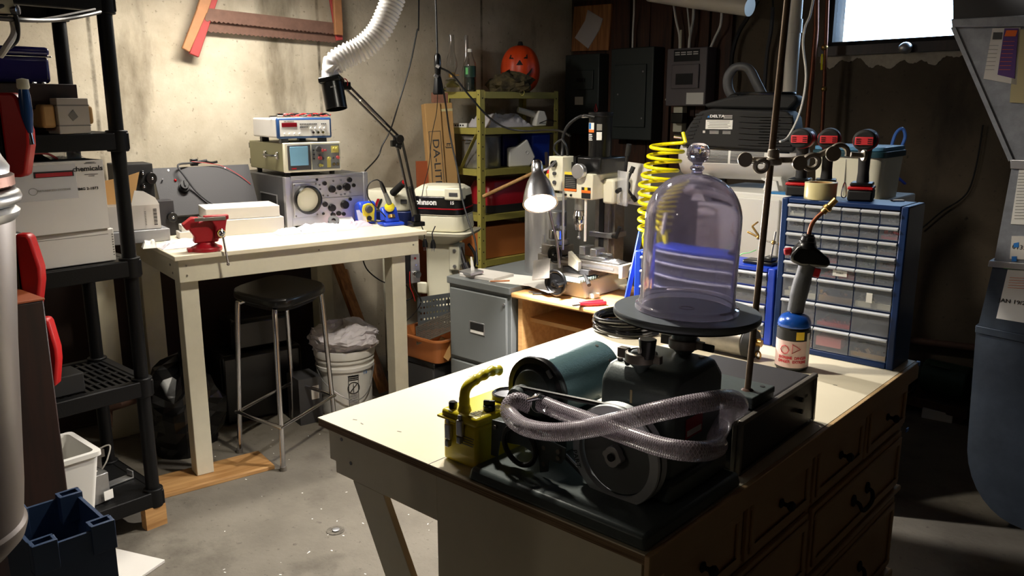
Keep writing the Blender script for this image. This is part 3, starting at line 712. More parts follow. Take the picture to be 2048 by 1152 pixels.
# vise
t = onb('bench_vise', 'small red bench vise clamped at the front left corner of the workbench', 'vise', .155, .075, 53+8)
ob('base', B().lathe([(.062, 0), (.062, .016), (.05, .02), (.034, .03), (.034, .036)], n=28).b0(-.075, -.045, -.022, .022, 0, .014), 'red', t, bev=.003)
ob('body', B().prism([(-.05, .036), (.045, .036), (.055, .075), (.058, .115), (.03, .125), (.0, .128), (-.052, .118), (-.07, .105), (-.06, .085), (-.045, .06)], -.028, .028, 'xz'), 'red', t, bev=.006)
ob('movable_jaw', B().prism([(.03, .05), (.068, .055), (.074, .1), (.08, .128), (.088, .13), (.088, .148), (-.008, .148), (-.008, .135), (.02, .125), (.035, .1)], -.052, -.022, 'xz'), 'red', t, bev=.005)
ob('fixed_jaw', B().prism([(-.075, .09), (-.03, .105), (-.02, .138), (-.05, .14), (-.088, .112)], -.03, .03, 'xz'), 'red', t, bev=.005)
ob('jaw_plate', B().b0(-.045, .075, -.056, -.05, .128, .142), 'dullsteel', t, bev=.001)
ob('screw_boss', B().cyl((.05, -.05, .078), (.05, -.085, .078), .016).sph((.05, -.085, .078), .014), 'chrome', t)
ob('handle', B().cyl((.052, -.08, .088), (.066, -.083, -.048), .0045).sph((.066, -.083, -.05), .007).sph((.052, -.08, .09), .007), 'chrome', t)
# white cartons stack
p0 = BL(.29, .50, TZ)
wbx = B().b0(0, .35, 0, .22, 0, .072)
solo('white_carton', wbx, 'whitebox', 'larger flat white carton on the workbench, under another white carton', 'carton', BL(.27, .44, TZ), 60, 'white cartons stacked on the workbench', bev=.003)
solo('white_carton', B().b0(0, .33, 0, .21, 0, .052), 'whitebox', 'slimmer flat white carton on top of the larger one on the workbench', 'carton', BL(.275, .45, TZ+.0735), 61, 'white cartons stacked on the workbench', bev=.003)
solo('small_white_box', B().b0(0, .11, 0, .08, 0, .03), 'whitebox', 'small low white box on the workbench just behind the red vise', 'box', BL(.15, .46, TZ), 58, bev=.002)
solo('small_white_box', B().b0(0, .09, 0, .07, 0, .028), 'whitebox', 'small white box on top of the low one behind the red vise', 'box', BL(.165, .47, TZ+.031), 58, bev=.002)
# charcoal sloped case with knob
t = onb('instrument_console', 'charcoal grey sloping instrument console with one black knob and loose test leads', 'console', .15, .72, 53); t.scale = (1, 1, 1.28)
ob('cabinet', B().prism([(0, 0), (.165, 0), (.165, .19), (.12, .225), (.0, .06)], 0, .46, 'yz'), 'black', t, bev=.002)
ob('sloping_panel', B().add([(0, -.004, .058), (.46, -.004, .058), (.46, .118, .228), (0, .118, .228), (0, .0, .052), (.46, .0, .052), (.46, .122, .222), (0, .122, .222)], [(3, 2, 1, 0)[::-1], (4, 5, 6, 7)[::-1], (0, 1, 5, 4), (1, 2, 6, 5), (2, 3, 7, 6), (3, 0, 4, 7)]), 'case', t)
sn = Vector((0, -.17, .122)).normalized(); sp = lambda x, s: Vector((x, -.004+.122*s, .058+.17*s))
ob('knob', B().cyl(sp(.12, .55), sp(.12, .55)+sn*.018, .024).cyl(sp(.12, .55)+sn*.018, sp(.12, .55)+sn*.03, .019).bar(sp(.12, .50)+sn*.033, sp(.12, .62)+sn*.033, .006, .006), 'black', t, bev=.001)
ob('toggle', B().cyl(sp(.03, .72), sp(.03, .72)+sn*.016, .003), 'chrome', t)
ob('red_button', B().sph(sp(.09, .72)+sn*.003, .006), 'redp', t)
each('panel_screw', [B().cyl(sp(x, .94), sp(x, .94)+sn*.002, .004, n=10) for x in (.07, .34)], 'steel', t)
P = [sp(.10, 1.0)+V3(0, .02, .02), sp(.06, .9)+sn*.02, sp(.13, .75)+sn*.03, sp(.16, .45)+sn*.02, sp(.21, .12)+sn*.01, sp(.27, .0)+sn*.01]
lead = [BL(.15, .72, TZ)+BX*p.x+BY*p.y+Z_*(p.z*1.28) for p in [sp(.26, 1.1)+V3(0, 0, .005), sp(.18, 1.05)+sn*.01, sp(.11, .95)+sn*.03, sp(.13, .7)+sn*.03, sp(.17, .45)+sn*.012, sp(.22, .2)+sn*.012, sp(.26, .1)+sn*.012]]
solo('test_lead', B().tube(spline(lead, 8), .005, 8), 'greyd', 'thick grey test cable draped over the charcoal sloping console', 'cable')
lead = [BL(.15, .72, TZ)+BX*p.x+BY*p.y+Z_*(p.z*1.28) for p in [sp(.18, 1.06)+sn*.016, sp(.26, 1.02)+sn*.012, sp(.33, .95)+sn*.008, sp(.40, .75)+sn*.006, sp(.445, .55)+sn*.004]]
solo('test_lead', B().tube(spline(lead, 8), .0016, 6), 'redp', 'thin red test wire running along the top of the charcoal console', 'wire')
t = onb('lead_connector', 'black plug block and clips lying on the top edge of the charcoal console', 'connector', .34, .86, 53, TZ+.294)
ob('plug_body', B().b0(-.0, .034, -.012, .012, .0, .034), 'black', t, bev=.003)
ob('clip', B().tube(spline([(.03, 0, .012), (.06, -.01, .02), (.1, .0, .012), (.13, .0, .016)], 6), .006, 8), 'black', t)
# black power meter with three terminals
t = onb('power_supply', 'black instrument case with white tipped terminal knobs at the left back of the workbench', 'instrument', -.05, .70, 53); t.scale = (1, 1, 1.2)
ob('case', B().b0(0, .16, 0, .16, 0, .27), 'blackmatte', t, bev=.003)
for i, (x, z, r) in enumerate(((.11, .235, .011), (.11, .185, .011), (.11, .145, .011), (.145, .215, .023))):
    k = ob('terminal', B().cyl((x, 0, z), (x, -.02-.01*(r > .02), z), r), 'black', t, bev=.002)
    ob('terminal_tip', B().sph((x, -.024-.012*(r > .02), z), .006), 'chrome', k)
t = onb('terminal_box', 'grey black box with one terminal standing in front of the black instrument case', 'instrument', .10, .60, 53)
ob('case', B().b0(0, .07, 0, .08, 0, .16), 'case', t, bev=.002)
ob('terminal', B().cyl((.055, 0, .085), (.055, -.022, .085), .022), 'black', t, bev=.002)
ob('terminal_tip', B().sph((.055, -.026, .085), .007), 'chrome', t)
# dark flat box + white barcode carton with open flaps
t = onb('antistatic_box', 'flat dark grey wrapped box at the left end of the workbench', 'box', -.17, .44, 53)
ob('box', B().b0(0, .26, 0, .16, 0, .055), 'greyd', t, bev=.004)
ob('wrapping', B().b0(-.002, .262, -.002, .162, .001, .056), 'film', t, bev=.004)
t = onb('mailing_box', 'small white carton with barcode and brown inside flaps standing open', 'carton', -.155, .46, 56, TZ+.058)
m = B().b0(0, .215, 0, .002, 0, .105).b0(0, .002, 0, .11, 0, .105).b0(.213, .215, 0, .11, 0, .105).b0(0, .215, .108, .11, 0, .105).b0(0, .215, 0, .11, 0, .002)
ob('carton_body', m, 'whitebox', t)
ob('front_flap', B().prism([(.10, .105), (.215, .105), (.20, .135), (.155, .165), (.12, .17)], -.006, -.003, 'xz'), 'paper', t)
ob('side_flap', B().add([(0, 0, .105), (0, .11, .105), (-.07, .10, .22), (-.06, .0, .20), (.002, 0, .105), (.002, .11, .105), (-.068, .10, .221), (-.058, 0, .201)], [(0, 1, 2, 3), (7, 6, 5, 4), (0, 4, 5, 1), (1, 5, 6, 2), (2, 6, 7, 3), (3, 7, 4, 0)]), 'card', t)
ob('back_flap', B().prism([(0, .105), (.13, .105), (.165, .24), (.10, .22), (-.03, .20)], .10, .103, 'xz'), 'card', t)
m = B()
for i in range(14): decal(m, (.195, -.0005, .018+i*.0052), V3(1, 0, 0), Z_, .014, .0018+.0018*(i % 3 == 0))
ob('barcode', m, 'ink', t)
m = B()
for i in range(9): decal(m, (.155, -.0005, .02+i*.007), V3(1, 0, 0), Z_, .006, .003)
ob('printed_line', m, 'greyink', t)
solo('brown_carton', B().b0(0, .16, 0, .05, 0, .15), 'card', 'brown cardboard carton with white stickers behind the shelf post', 'carton', BL(-.30, .74, TZ+.12), 53, bev=.003)
solo('brown_carton', B().b0(0, .18, 0, .07, 0, .118), 'card', 'lower brown cardboard carton at the far left back of the workbench', 'carton', BL(-.30, .70, TZ), 53, bev=.003)

# big grey oscilloscope
t = onb('old_oscilloscope', 'large old grey oscilloscope with a round cream screen, bottom of the instrument stack', 'oscilloscope', .695, .46, 52); t.scale = (1.02, 1, 1.02)
# local: x to the right, y to the back; front face at y=0
SW, SD, SH = .40, .57, .245
ob('case', B().b0(-.02, SW, .01, SD-.02, .008, SH), 'greyd', t, bev=.006)
ob('front_panel', B().b0(.005, SW-.012, -.004, .012, .012, SH-.012), 'alu', t, bev=.002)
ob('frame_rail', B().b0(-.022, .008, -.006, .02, .004, SH), 'alu', t, bev=.003)
ob('frame_rail', B().b0(SW-.014, SW+.012, -.006, .02, .004, SH+.004), 'alu', t, bev=.003)
ob('frame_rail', B().b0(.009, SW-.015, -.006, .012, SH-.0115, SH+.002), 'alu', t, bev=.002)
ob('bezel_plate', B().b0(.014, .138, -.012, -.004, .05, .215), 'alu', t, bev=.014)
ob('screen_bezel', B().lathe([(.064, 0), (.068, .03), (.060, .034), (.056, .0)], (.078, -.012, .135), (0, -1, 0), close=True), 'black', t)
ob('screen', B().lathe([(0, .012), (.03, .011), (.056, .006)], (.078, -.014, .135), (0, -1, 0)), 'crt', t)
each('bezel_screw', [B().cyl((x, -.012, z), (x, -.015, z), .004, n=10) for x in (.022, .130) for z in (.060, .206)], 'dullsteel', t)
kn = [(.168, .205, .010), (.300, .215, .012), (.205, .175, .016), (.243, .180, .012), (.282, .182, .018), (.322, .187, .009), (.165, .105, .012), (.200, .085, .017), (.268, .095, .019), (.30, .12, .008), (.13, .225, .006), (.155, .06, .006), (.205, .05, .011), (.235, .055, .011), (.262, .05, .009)]
for x, z, r in kn:
    k = ob('knob', B().cyl((x+.01, -.004, z), (x+.01, -.004-.9*r, z), r*1.15, r, n=18), 'black', t, bev=.001)
each('jack', [B().cyl((x, -.004, z), (x, -.012, z), .0045, n=12) for x, z in ((.150, .20), (.152, .18), (.165, .148), (.19, .146), (.235, .155), (.31, .155), (.26, .146), (.28, .148), (.222, .215), (.262, .217))], 'chrome', t)
ob('panel_seam', B().b0(.145, SW-.02, -.0055, -.004, .134, .1355), 'ink', t)
ob('side_vent', B().b0(-.023, -.0205, .10, .30, .03, .15), 'ink', t)
ob('side_vent_frame', B().b0(-.025, -.0205, .095, .305, .15, .155).b0(-.025, -.0205, .095, .10, .03, .15), 'alu', t)
# second oscilloscope
t = onb('oscilloscope', 'olive and cream oscilloscope with a blue rectangular screen, middle of the instrument stack', 'oscilloscope', .672, .44, 53, TZ+.251+.022); t.scale = (.95, 1, 1)
SW, SD, SH = .30, .46, .135
each('foot', [B().cyl((x, y, -.022), (x, y, 0), .014, n=14) for x in (.03, SW-.03) for y in (.04, SD-.05)], 'black', t)
ob('case', B().b0(0, SW, .015, SD, 0, SH), 'olive', t, bev=.005)
ob('front_bezel', B().b0(-.002, SW+.002, -.006, .016, -.002, SH+.002), 'cream2', t, bev=.004)
ob('screen_frame', B().b0(.014, .135, -.012, -.006, .008, SH-.008), 'greyd', t, bev=.003)
ob('screen', B().b0(.024, .120, -.015, -.0122, .03, SH-.016), 'screenblue', t, bev=.004)
ob('control_panel', B().b0(.142, SW-.008, -.009, -.006, .008, SH-.008), 'grey', t)
ob('yellow_zone', B().b0(.222, .242, -.0100, -.009, .015, .065), 'knobyel', t)
ob('yellow_zone', B().b0(.247, .288, -.0100, -.009, .085, .118), 'knobyel', t)
for x, z, r, c in ((.175, .105, .013, 'greyd'), (.198, .098, .007, 'knobred'), (.215, .098, .005, 'knobred'), (.262, .105, .006, 'knobyel'), (.277, .105, .006, 'knobyel'), (.182, .062, .009, 'knobred'), (.198, .060, .006, 'greyd'), (.232, .058, .008, 'knobyel'), (.255, .060, .005, 'greyd'), (.28, .062, .008, 'knobred'), (.178, .028, .009, 'chrome'), (.192, .026, .006, 'chrome'), (.255, .030, .008, 'chrome'), (.276, .030, .008, 'chrome'), (.15, .10, .004, 'black'), (.15, .08, .004, 'black'), (.15, .06, .004, 'black')):
    ob('knob', B().cyl((x, -.008, z), (x, -.012-r*1.1, z), r, n=16), c, t)
hh_ = ob('side_handle', B().tube(spline([(-.004, .08, .075), (-.02, .095, .075), (-.022, .15, .075), (-.02, .205, .075), (-.004, .22, .075)], 5), .010, 8, flat=.5), 'black', t)
each('handle_mount', [B().box((-.006, y, .075), (.012, .026, .034)) for y in (.072, .228)], 'chrome', t, bev=.003)
each('rear_foot', [B().box((.02, SD+.01, z), (.03, .02, .026)) for z in (.03, .11)], 'black', t)
ob('brand_strip', B().b0(.03, .055, -.0130, -.012, .014, .020), 'redp', t)
# function generator
t = onb('function_generator', 'beige function generator with a red display and blue front frame, top of the instrument stack', 'instrument', .655, .455, 54, TZ+.251+.022+.137); t.scale = (1.17, 1.0, 1.10)
SW, SD, SH = .225, .35, .082
t.location.z += .0222
each('foot', [B().box((x, y, -.0125), (.03, .03, .022)) for x in (.03, SW-.03) for y in (.03, SD-.06)], 'greyd', t)
ob('case', B().b0(0, SW, .02, SD, 0, SH, .001, 0), 'whitebox', t, bev=.006)
ob('front_frame', B().b0(-.004, SW+.004, -.002, .022, -.003, SH+.003), mt('frame_blue', (36, 72, 124), .4), t, bev=.007)
ob('front_panel', B().b0(.006, SW-.006, -.004, 0, .007, SH-.007), 'white', t)
ob('display', B().b0(.014, .078, -.0060, -.004, .046, .064), 'led', t, bev=.001)
m = B()
for i in range(10): m.b0(.09+i*.0075, .095+i*.0075, -.0065, -.004, .056, .060)
for i in range(5): m.b0(.09+i*.0075, .095+i*.0075, -.0065, -.004, .043, .047)
for i in range(3): m.b0(.182+i*.008, .187+i*.008, -.0065, -.004, .056, .060)
o = ob('push_buttons', m, 'greyd', t); o['kind'] = 'stuff'
for i in range(4): ob('knob', B().cyl((.025+i*.021, -.003, .017), (.025+i*.021, -.014, .017), .005, n=14), 'white', t)
for i in range(4): ob('knob', B().cyl((.137+i*.020, -.003, .040), (.137+i*.020, -.014, .040), .0055, n=14), 'white', t)
for i in range(3): ob('connector', B().cyl((.143+i*.021, -.003, .022), (.143+i*.021, -.016, .022), .0055, n=14), 'chrome', t)
text('brand_text', 'B&K PRECISION', .006, (.045, -.0042, .070), X, Z_, 'ink', t)
# coil of test leads on top
t = onb('test_lead_bundle', 'bundle of red and black test leads lying on the beige function generator', 'cable', .73, .50, 54, TZ+.251+.022+.137+.116); t.scale = (1.15, 1.15, 1.0)
random.seed(5)
for k in range(7):
    y0 = .02+k*.012; q = [(random.uniform(.0, .02)-.02+j*.022, y0+.012*math.sin(j*1.1+k), .006+.006*((j+k) % 3)) for j in range(10)]
    ob('lead', B().tube(spline(q, 4), .0028, 6), 'redp' if k % 2 else 'rubber', t)
ob('lead_plug', B().cyl((-.035, .04, .012), (-.01, .045, .012), .007), 'chrome', t)
ob('lead_plug', B().cyl((-.07, .03, .004), (-.04, .035, .004), .005), 'chrome', t)

# clutter: crumpled bags
def crumple(name, label, cat, base, w, d, h, mat, seed, az=53, n=14, group=None, parent=None):
    random.seed(seed); ph = [(random.uniform(3, 9), random.uniform(3, 9), random.uniform(0, 6), random.random()) for _ in range(7)]
    jit = {}
    def f(u, v):
        e = min(u, 1-u, v, 1-v)*4; e = min(e, 1)
        s = sum(a*math.sin(x*u+y*v*1.3+q) for x, y, q, a in ph)/3
        z = h*e*(.55+.5*abs(s)+.35*random.random())+.0015
        ru = 1+.10*math.sin(7*v+seed); rv = 1+.12*math.sin(6*u+seed*2)
        return ((u-.5)*w*rv, (v-.5)*d*ru, z)
    m = B().sheet(f, n, n)
    # flat underside closes the crumpled sheet
    k = len(m.v); m.add([(x, y, .0005) for x, y, z in m.v], [])
    rim = [i for i in range(n+1)] + [(j+1)*(n+1)-1 for j in range(1, n+1)] + [n*(n+1)+i for i in range(n-1, -1, -1)] + [j*(n+1) for j in range(n-1, 0, -1)]
    for i in range(len(rim)): a, b = rim[i], rim[(i+1) % len(rim)]; m.f.append((a, b, b+k, a+k))
    m.f.append(tuple(r+k for r in reversed(rim)))
    m.v = m.v
    return solo(name, m, mat, label, cat, base, az, group, smooth=False)
crumple('plastic_bag', 'crumpled clear bags and paper scraps left of the red vise', 'bag', BL(.10, .27, TZ), .20, .14, .022, 'bag', 2)
crumple('tissue_scrap', 'crumpled pale pink tissue near the left front edge of the workbench', 'tissue', BL(-.02, .30, TZ), .07, .06, .03, 'paper', 9, 60, 8)
crumple('plastic_bag', 'clear plastic bag in front of the round screen oscilloscope', 'bag', BL(.80, .34, TZ), .26, .13, .03, 'bag', 3, 50)
crumple('plastic_bag', 'clear plastic bag beside the white cartons on the workbench', 'bag', BL(.63, .33, TZ), .12, .11, .022, 'bag', 4, 50, 10)
crumple('plastic_bag', 'glossy clear bag right of centre on the workbench', 'bag', BL(.90, .29, TZ), .13, .09, .03, 'bag', 6, 50, 10)
crumple('pink_bag', 'crumpled pink antistatic bag left of the blue soldering station', 'bag', BL(1.0, .35, TZ), .15, .08, .022, 'pinkbag', 8, 56, 12)
solo('component_reel', B().lathe([(.010, 0), (.027, 0), (.027, .004), (.012, .004), (.012, .012), (.027, .012), (.027, .016), (.010, .016)], n=24, close=True), 'greyd', 'small dark reel lying among the clear bags on the workbench', 'reel', BL(.88, .36, TZ+.03), rot=(.7, .3, 0))
solo('metal_bracket', B().b0(-.015, .015, -.006, .006, 0, .002).b0(-.015, -.013, -.006, .006, 0, .012), 'steel', 'tiny metal bracket near the front edge of the workbench', 'bracket', BL(.69, .30, TZ), 40)
solo('folded_paper', B().add([(0, 0, .001), (.09, .0, .001), (.10, .07, .04), (.01, .07, .045), (0, 0, .0), (.09, 0, .0), (.10, .07, .039), (.01, .07, .044)], [(0, 1, 2, 3), (7, 6, 5, 4), (0, 4, 5, 1), (1, 5, 6, 2), (2, 6, 7, 3), (3, 7, 4, 0)]), 'paper', 'white folded paper sheet leaning up behind the clear bags', 'paper', BL(.93, .40, TZ), 53)
# soldering station
t = onb('soldering_station', 'blue and yellow soldering station with a black dial', 'soldering station', 1.085, .375, 60)
ob('housing', B().prism([(-.0, 0), (.095, 0), (.105, .03), (.10, .075), (.075, .10), (.03, .115), (.008, .108), (-.006, .08)], -.045, .045, 'yz'), 'blue2', t, bev=.012, seg=3)
ob('front_panel', B().prism([(-.028, .014), (.028, .014), (.030, .05), (.034, .075), (.026, .10), (0, .108), (-.026, .10), (-.034, .075), (-.03, .05)], -.009, -.001, 'xz'), 'yellow', t, bev=.003)
ob('dial', B().cyl((0, -.008, .077), (0, -.024, .077), .020, .017), 'greyd', t, bev=.002)
ob('socket', B().cyl((0, -.008, .032), (0, -.018, .032), .012), 'black', t)
t2 = onb('iron_stand', 'blue soldering iron stand with a yellow holder and brass sponge', 'iron stand', 1.165, .28, 60)
ob('base', B().prism([(-.055, -.05), (.055, -.05), (.06, .0), (.055, .05), (-.055, .05), (-.06, 0)], 0, .018, 'xy'), 'blue2', t2, bev=.008)
ob('hood', B().prism([(-.03, .018), (.045, .018), (.045, .085), (.02, .09), (.0, .06)], -.042, .042, 'yz'), 'blue2', t2, bev=.010)
ob('sponge_well', B().cyl((0, -.012, .034), (0, -.004, .048), .020), 'brass', t2)
ob('iron_holder', B().lathe([(.018, 0), (.026, .012), (.026, .02), (.021, .03), (.018, .03)], (.0, .0, .075), (-.35, -.25, 1)), 'yellow', t2)
ht = thing('soldering_iron', 'grey soldering iron handle resting in the yellow holder', 'soldering iron', BL(1.165, .28, TZ+.012), 60)
dd = Vector((-.45, -.18, 1)).normalized(); q0 = Vector((0, 0, .085))
ob('handle', B().tube([q0, q0+dd*.03, q0+dd*.075], [.012, .013, .010], 14), 'grey', ht)
ob('grip', B().tube([q0+dd*.075, q0+dd*.10, q0+dd*.135], [.010, .011, .007], 14), 'black', ht)
qe = q0+dd*.135
ob('cord', B().tube(spline([qe, qe+V3(-.025, -.01, .012), qe+V3(-.06, -.01, -.002), qe+V3(-.075, -.01, -.04), qe+V3(-.06, -.01, -.09), (-.03, -.01, .03), (-.065, -.02, .012), (-.115, -.02, .020)], 8), .0032, 8), 'rubber', ht)
solo('glass_slide', B().add([(0, 0, 0), (.045, 0, 0), (.045, .03, .075), (0, .03, .075), (0, .002, 0), (.045, .002, 0), (.045, .032, .075), (0, .032, .075)], [(0, 1, 2, 3), (7, 6, 5, 4), (0, 4, 5, 1), (1, 5, 6, 2), (2, 6, 7, 3), (3, 7, 4, 0)]), 'film', 'clear plastic pane leaning against the blue soldering station', 'pane', BL(1.02, .35, TZ), 53)

# spring arm lamp carrying the fume hose
ab = BL(1.10, .34, TZ); 
bp_ = aty(832, 441, 4.05)
t = thing('spring_arm', 'black spring balanced arm clamped at the right end of the bench, holding the black nozzle', 'arm', (bp_.x, bp_.y, TZ), 53)
def la(p): d = Vector(p)-Vector((bp_.x, bp_.y, TZ)); return Vector((d.dot(BX), d.dot(BY), d.z))
j1 = la(aty(797, 278, 3.95)); j2 = la(aty(692, 172, 3.7))
ob('clamp', B().b0(-.035, .035, -.03, .03, 0, .022).b0(-.018, .018, -.018, .018, .022, .06), 'black', t, bev=.004)
sd = Vector((1, 0, 0))
each('arm_rod', [B().tube([Vector((0, 0, .05))+sd*s, j1+sd*s], .0065, 8) for s in (-.016, .016)], 'black', t)
each('arm_rod', [B().tube([j1+Z_*s, j2+Z_*s], .0055, 8) for s in (-.013, .014)], 'black', t)
ob('sleeve', B().tube([Vector((0, 0, .05)), Vector((0, 0, .05)).lerp(j1, .38)], .017, 12), 'black', t)
ob('spring', B().tube([j1.lerp(j2, .3)+V3(0, -.006, 0), j1.lerp(j2, .75)+V3(0, -.006, 0)], .007, 8), 'dullsteel', t)
ob('elbow_joint', B().cyl(j1+V3(0, -.02, 0), j1+V3(0, .02, 0), .020).box(j1+V3(-.015, 0, -.02), (.05, .02, .03)), 'black', t, bev=.002)
ob('wing_knob', B().box(j1+V3(-.012, -.02, -.035), (.03, .010, .018), (0, 20, 0)), 'black', t, bev=.003)
ob('end_bracket', B().box(j2+V3(-.0, 0, -.0), (.035, .03, .035)), 'black', t, bev=.004)
ob('cable_tie', B().torus(j2+V3(-.005, 0, .012), .018, .002, (1, .3, 0), 20, 6), 'redp', t)
noz = aty(668, 190, 3.66)
t = thing('fume_nozzle', 'black cylindrical fume extractor nozzle pointing down from the white hose', 'nozzle', noz, 53, rot=(R(-10), R(-10), 0))
ob('nozzle_tube', B().lathe([(.047, -.062), (.047, .05), (.045, .05), (.045, -.062)], n=36, close=True), 'black', t)
ob('inner_disc', B().lathe([(0, .03), (.045, .03), (.045, .032), (0, .032)], n=30), 'blackmatte', t)
ob('fan_housing', B().b0(-.048, .048, -.045, .045, .05, .075), 'black', t, bev=.006)
ob('tape_wrap', B().lathe([(.040, .075), (.036, .095), (.033, .11), (.0, .11)], n=20), 'bag', t)
text('nozzle_mark', 'DC 12', .008, (.012, -.0475, .025), X, Z_, 'whiteink', t)
hpts = [noz+V3(.012, .02, .10), aty(664, 132, 3.68), aty(690, 113, 3.70), aty(725, 96, 3.72), aty(757, 64, 3.74), aty(778, 20, 3.76), aty(795, -30, 3.78), aty(812, -90, 3.8), aty(850, -160, 3.8)]
sp_ = spline(hpts, 40); radii = []
acc = 0
for i in range(len(sp_)):
    if i: acc += (sp_[i]-sp_[i-1]).length
    radii.append((.050 if acc > .07 else .040+acc*.14)*(1+.085*math.sin(acc/.0165*2*PI)))
solo('fume_hose', B().tube(sp_, radii, 24), 'hose', 'white ribbed flexible exhaust hose coming down from the ceiling to the black nozzle', 'hose', ang=80)

# tall stool
st = (atz(480, 905, 0)+atz(670, 862, 0))/2
ft = [atz(480, 905, 0), atz(567, 941, 0), atz(672, 868, 0), None]
ft[3] = ft[0]+ft[2]-ft[1]
cen = (ft[0]+ft[2])/2
t = thing('stool', 'tall stool with a square black seat and chrome tube legs, under the workbench', 'stool', cen, 90)
F4 = [f-cen for f in ft]
SHT = .735
topc = [f*.84+V3(0, 0, SHT-.055) for f in F4]
for i in range(4):
    ob('leg', B().tube(spline([F4[i]+V3(0, 0, .006), F4[i].lerp(topc[i], .5), topc[i], V3(topc[i].x*.93, topc[i].y*.93, SHT-.026), V3(topc[i].x*.8, topc[i].y*.8, SHT-.02)], 6), .0115, 12), 'chrome', t)
    ob('foot', B().cyl(F4[i], F4[i]+V3(0, 0, .02), .015), 'dullsteel', t)
rg = [F4[i].lerp(topc[i], .27)*1.03 for i in range(4)]
for r_ in rg: r_.z = .20
rp = []
for i in range(4):
    a, b = rg[i], rg[(i+1) % 4]; rp += [a.lerp(b, .08), a.lerp(b, .92)]
ob('foot_ring', B().tube(spline(rp, 4, True), .009, 10, closed=True), 'chrome', t)
e1 = (F4[1]-F4[0]).normalized(); e2 = (F4[2]-F4[1]).normalized()
def seat(u, v): return (e1*(u*.17)+e2*(v*.17))
poly = []
for i in range(28):
    a = 2*PI*i/28; c_, s_ = math.cos(a), math.sin(a); k = .205/((abs(c_)**4+abs(s_)**4)**.25)
    q = e1*(c_*k)+e2*(s_*k); poly.append((q.x, q.y))
ob('seat', B().prism(poly, SHT-.01, SHT+.03, 'xy'), 'black', t, bev=.012, seg=3)
ob('seat_frame', B().prism([(x*.8, y*.8) for x, y in poly], SHT-.035, SHT-.0105, 'xy'), 'blackmatte', t)

# bucket with bag
bc = V3(-.875, 4.13, 0)
t = thing('plastic_bucket', 'white plastic pail with a warning label, under the workbench', 'bucket', bc, 80)
ob('bucket_body', B().lathe([(.128, 0), (.132, .004), (.140, .24), (.150, .245), (.151, .262), (.141, .266), (.142, .285), (.152, .288), (.152, .298), (.143, .301), (.144, .330), (.140, .330), (.134, .02), (0, .02)], n=48), 'white', t)
ob('lid', B().lathe([(.156, .310), (.158, .325), (.156, .348), (.150, .350), (.146, .340), (0, .338)], n=48), 'white', t)
ob('bail', B().tube(spline([(-.15, -.02, .26), (-.11, -.115, .20), (-.02, -.165, .13), (.06, -.158, .10), (.12, -.10, .14), (.15, -.02, .25)], 8), .0028, 8), 'steel', t)
def cylpos(a, r, z): return Vector((r*math.sin(a), -r*math.cos(a), z))
def curved(m, a0, a1, r, z0, z1, n=8):
    for i in range(n):
        u0 = a0+(a1-a0)*i/n; u1 = a0+(a1-a0)*(i+1)/n
        k = len(m.v); m.v += [tuple(cylpos(u0, r, z0)), tuple(cylpos(u1, r, z0)), tuple(cylpos(u1, r+.004*(z1-z0)/.1, z1)), tuple(cylpos(u0, r+.004*(z1-z0)/.1, z1))]; m.f.append((k, k+1, k+2, k+3))
    return m
m = B(); 
for (z0, z1) in ((.215, .225), (.205, .212), (.196, .202)): curved(m, .12, .50, .1405-.006*(.25-z0)/.25*1.3, z0, z1)
curved(m, .12, .14, .1365, .03, .225, 1); curved(m, .48, .50, .1365, .03, .225, 1)
for i in range(14): z = .035+i*.0062; curved(m, .15, .47, .1358+.00003*i, z, z+.0024)
ob('warning_label', m, 'ink', t, smooth=False)
pic = B().torus(cylpos(.31, .1395, .158), .030, .0022, cylpos(.31, 1, 0), 24, 6).bar(cylpos(.18, .141, .138), cylpos(.44, .141, .178), .003, .003).bar(cylpos(.31, .1405, .135), cylpos(.31, .1405, .18), .016, .002)
ob('warning_pictogram', pic, 'ink', t)
text('warning_text', 'WARNING\nAVISO', .013, cylpos(.31, .1425, .216), cylpos(.31+PI/2, 1, 0), Z_, 'ink', t, squash=1.0)
text('handwritten_mark', '15', .03, cylpos(.80, .1435, .23), cylpos(.80+PI/2, 1, 0), Z_, 'blueink', t)
def bagm(seed, rx, ry, h, n=22, m_=12):
    random.seed(seed); mm = B(); v = []; f = []
    ph = [(random.randint(2, 6), random.uniform(0, 6), random.uniform(1, 4)) for _ in range(6)]
    for j in range(m_+1):
        tt = j/m_; rr = math.sin(PI*(.5+.5*tt)) if tt > .35 else .78+.22*math.sin(PI*tt/.7)
        rr = (1-(max(tt-.35, 0)/.65)**2.2)**.6 if tt > .35 else .82+.18*math.sin(PI*tt/.7)
        for i in range(n):
            a = 2*PI*i/n; s = 1+sum(.055*math.sin(k*a+q+c*tt*3) for k, q, c in ph)+random.uniform(-.06, .06)
            v.append((rx*rr*s*math.cos(a), ry*rr*s*math.sin(a), h*(tt**.8)*(1+.12*math.sin(3*a+seed))+random.uniform(-.010, .010)))
    for j in range(m_):
        for i in range(n): f.append((j*n+i, j*n+(i+1) % n, (j+1)*n+(i+1) % n, (j+1)*n+i))
    f += [tuple(reversed(range(n))), tuple(range(m_*n, (m_+1)*n))]
    return mm.add(v, f)
solo('cloth_bundle', bagm(4, .178, .168, .125, 34, 18), mt('white_cloth', (212, 206, 210), .7, var=.08, vs=10, bump=.3, bs=18), 'crumpled white cloth bundle on the lid of the white bucket', 'cloth', bc+V3(0, 0, .347), smooth=False)

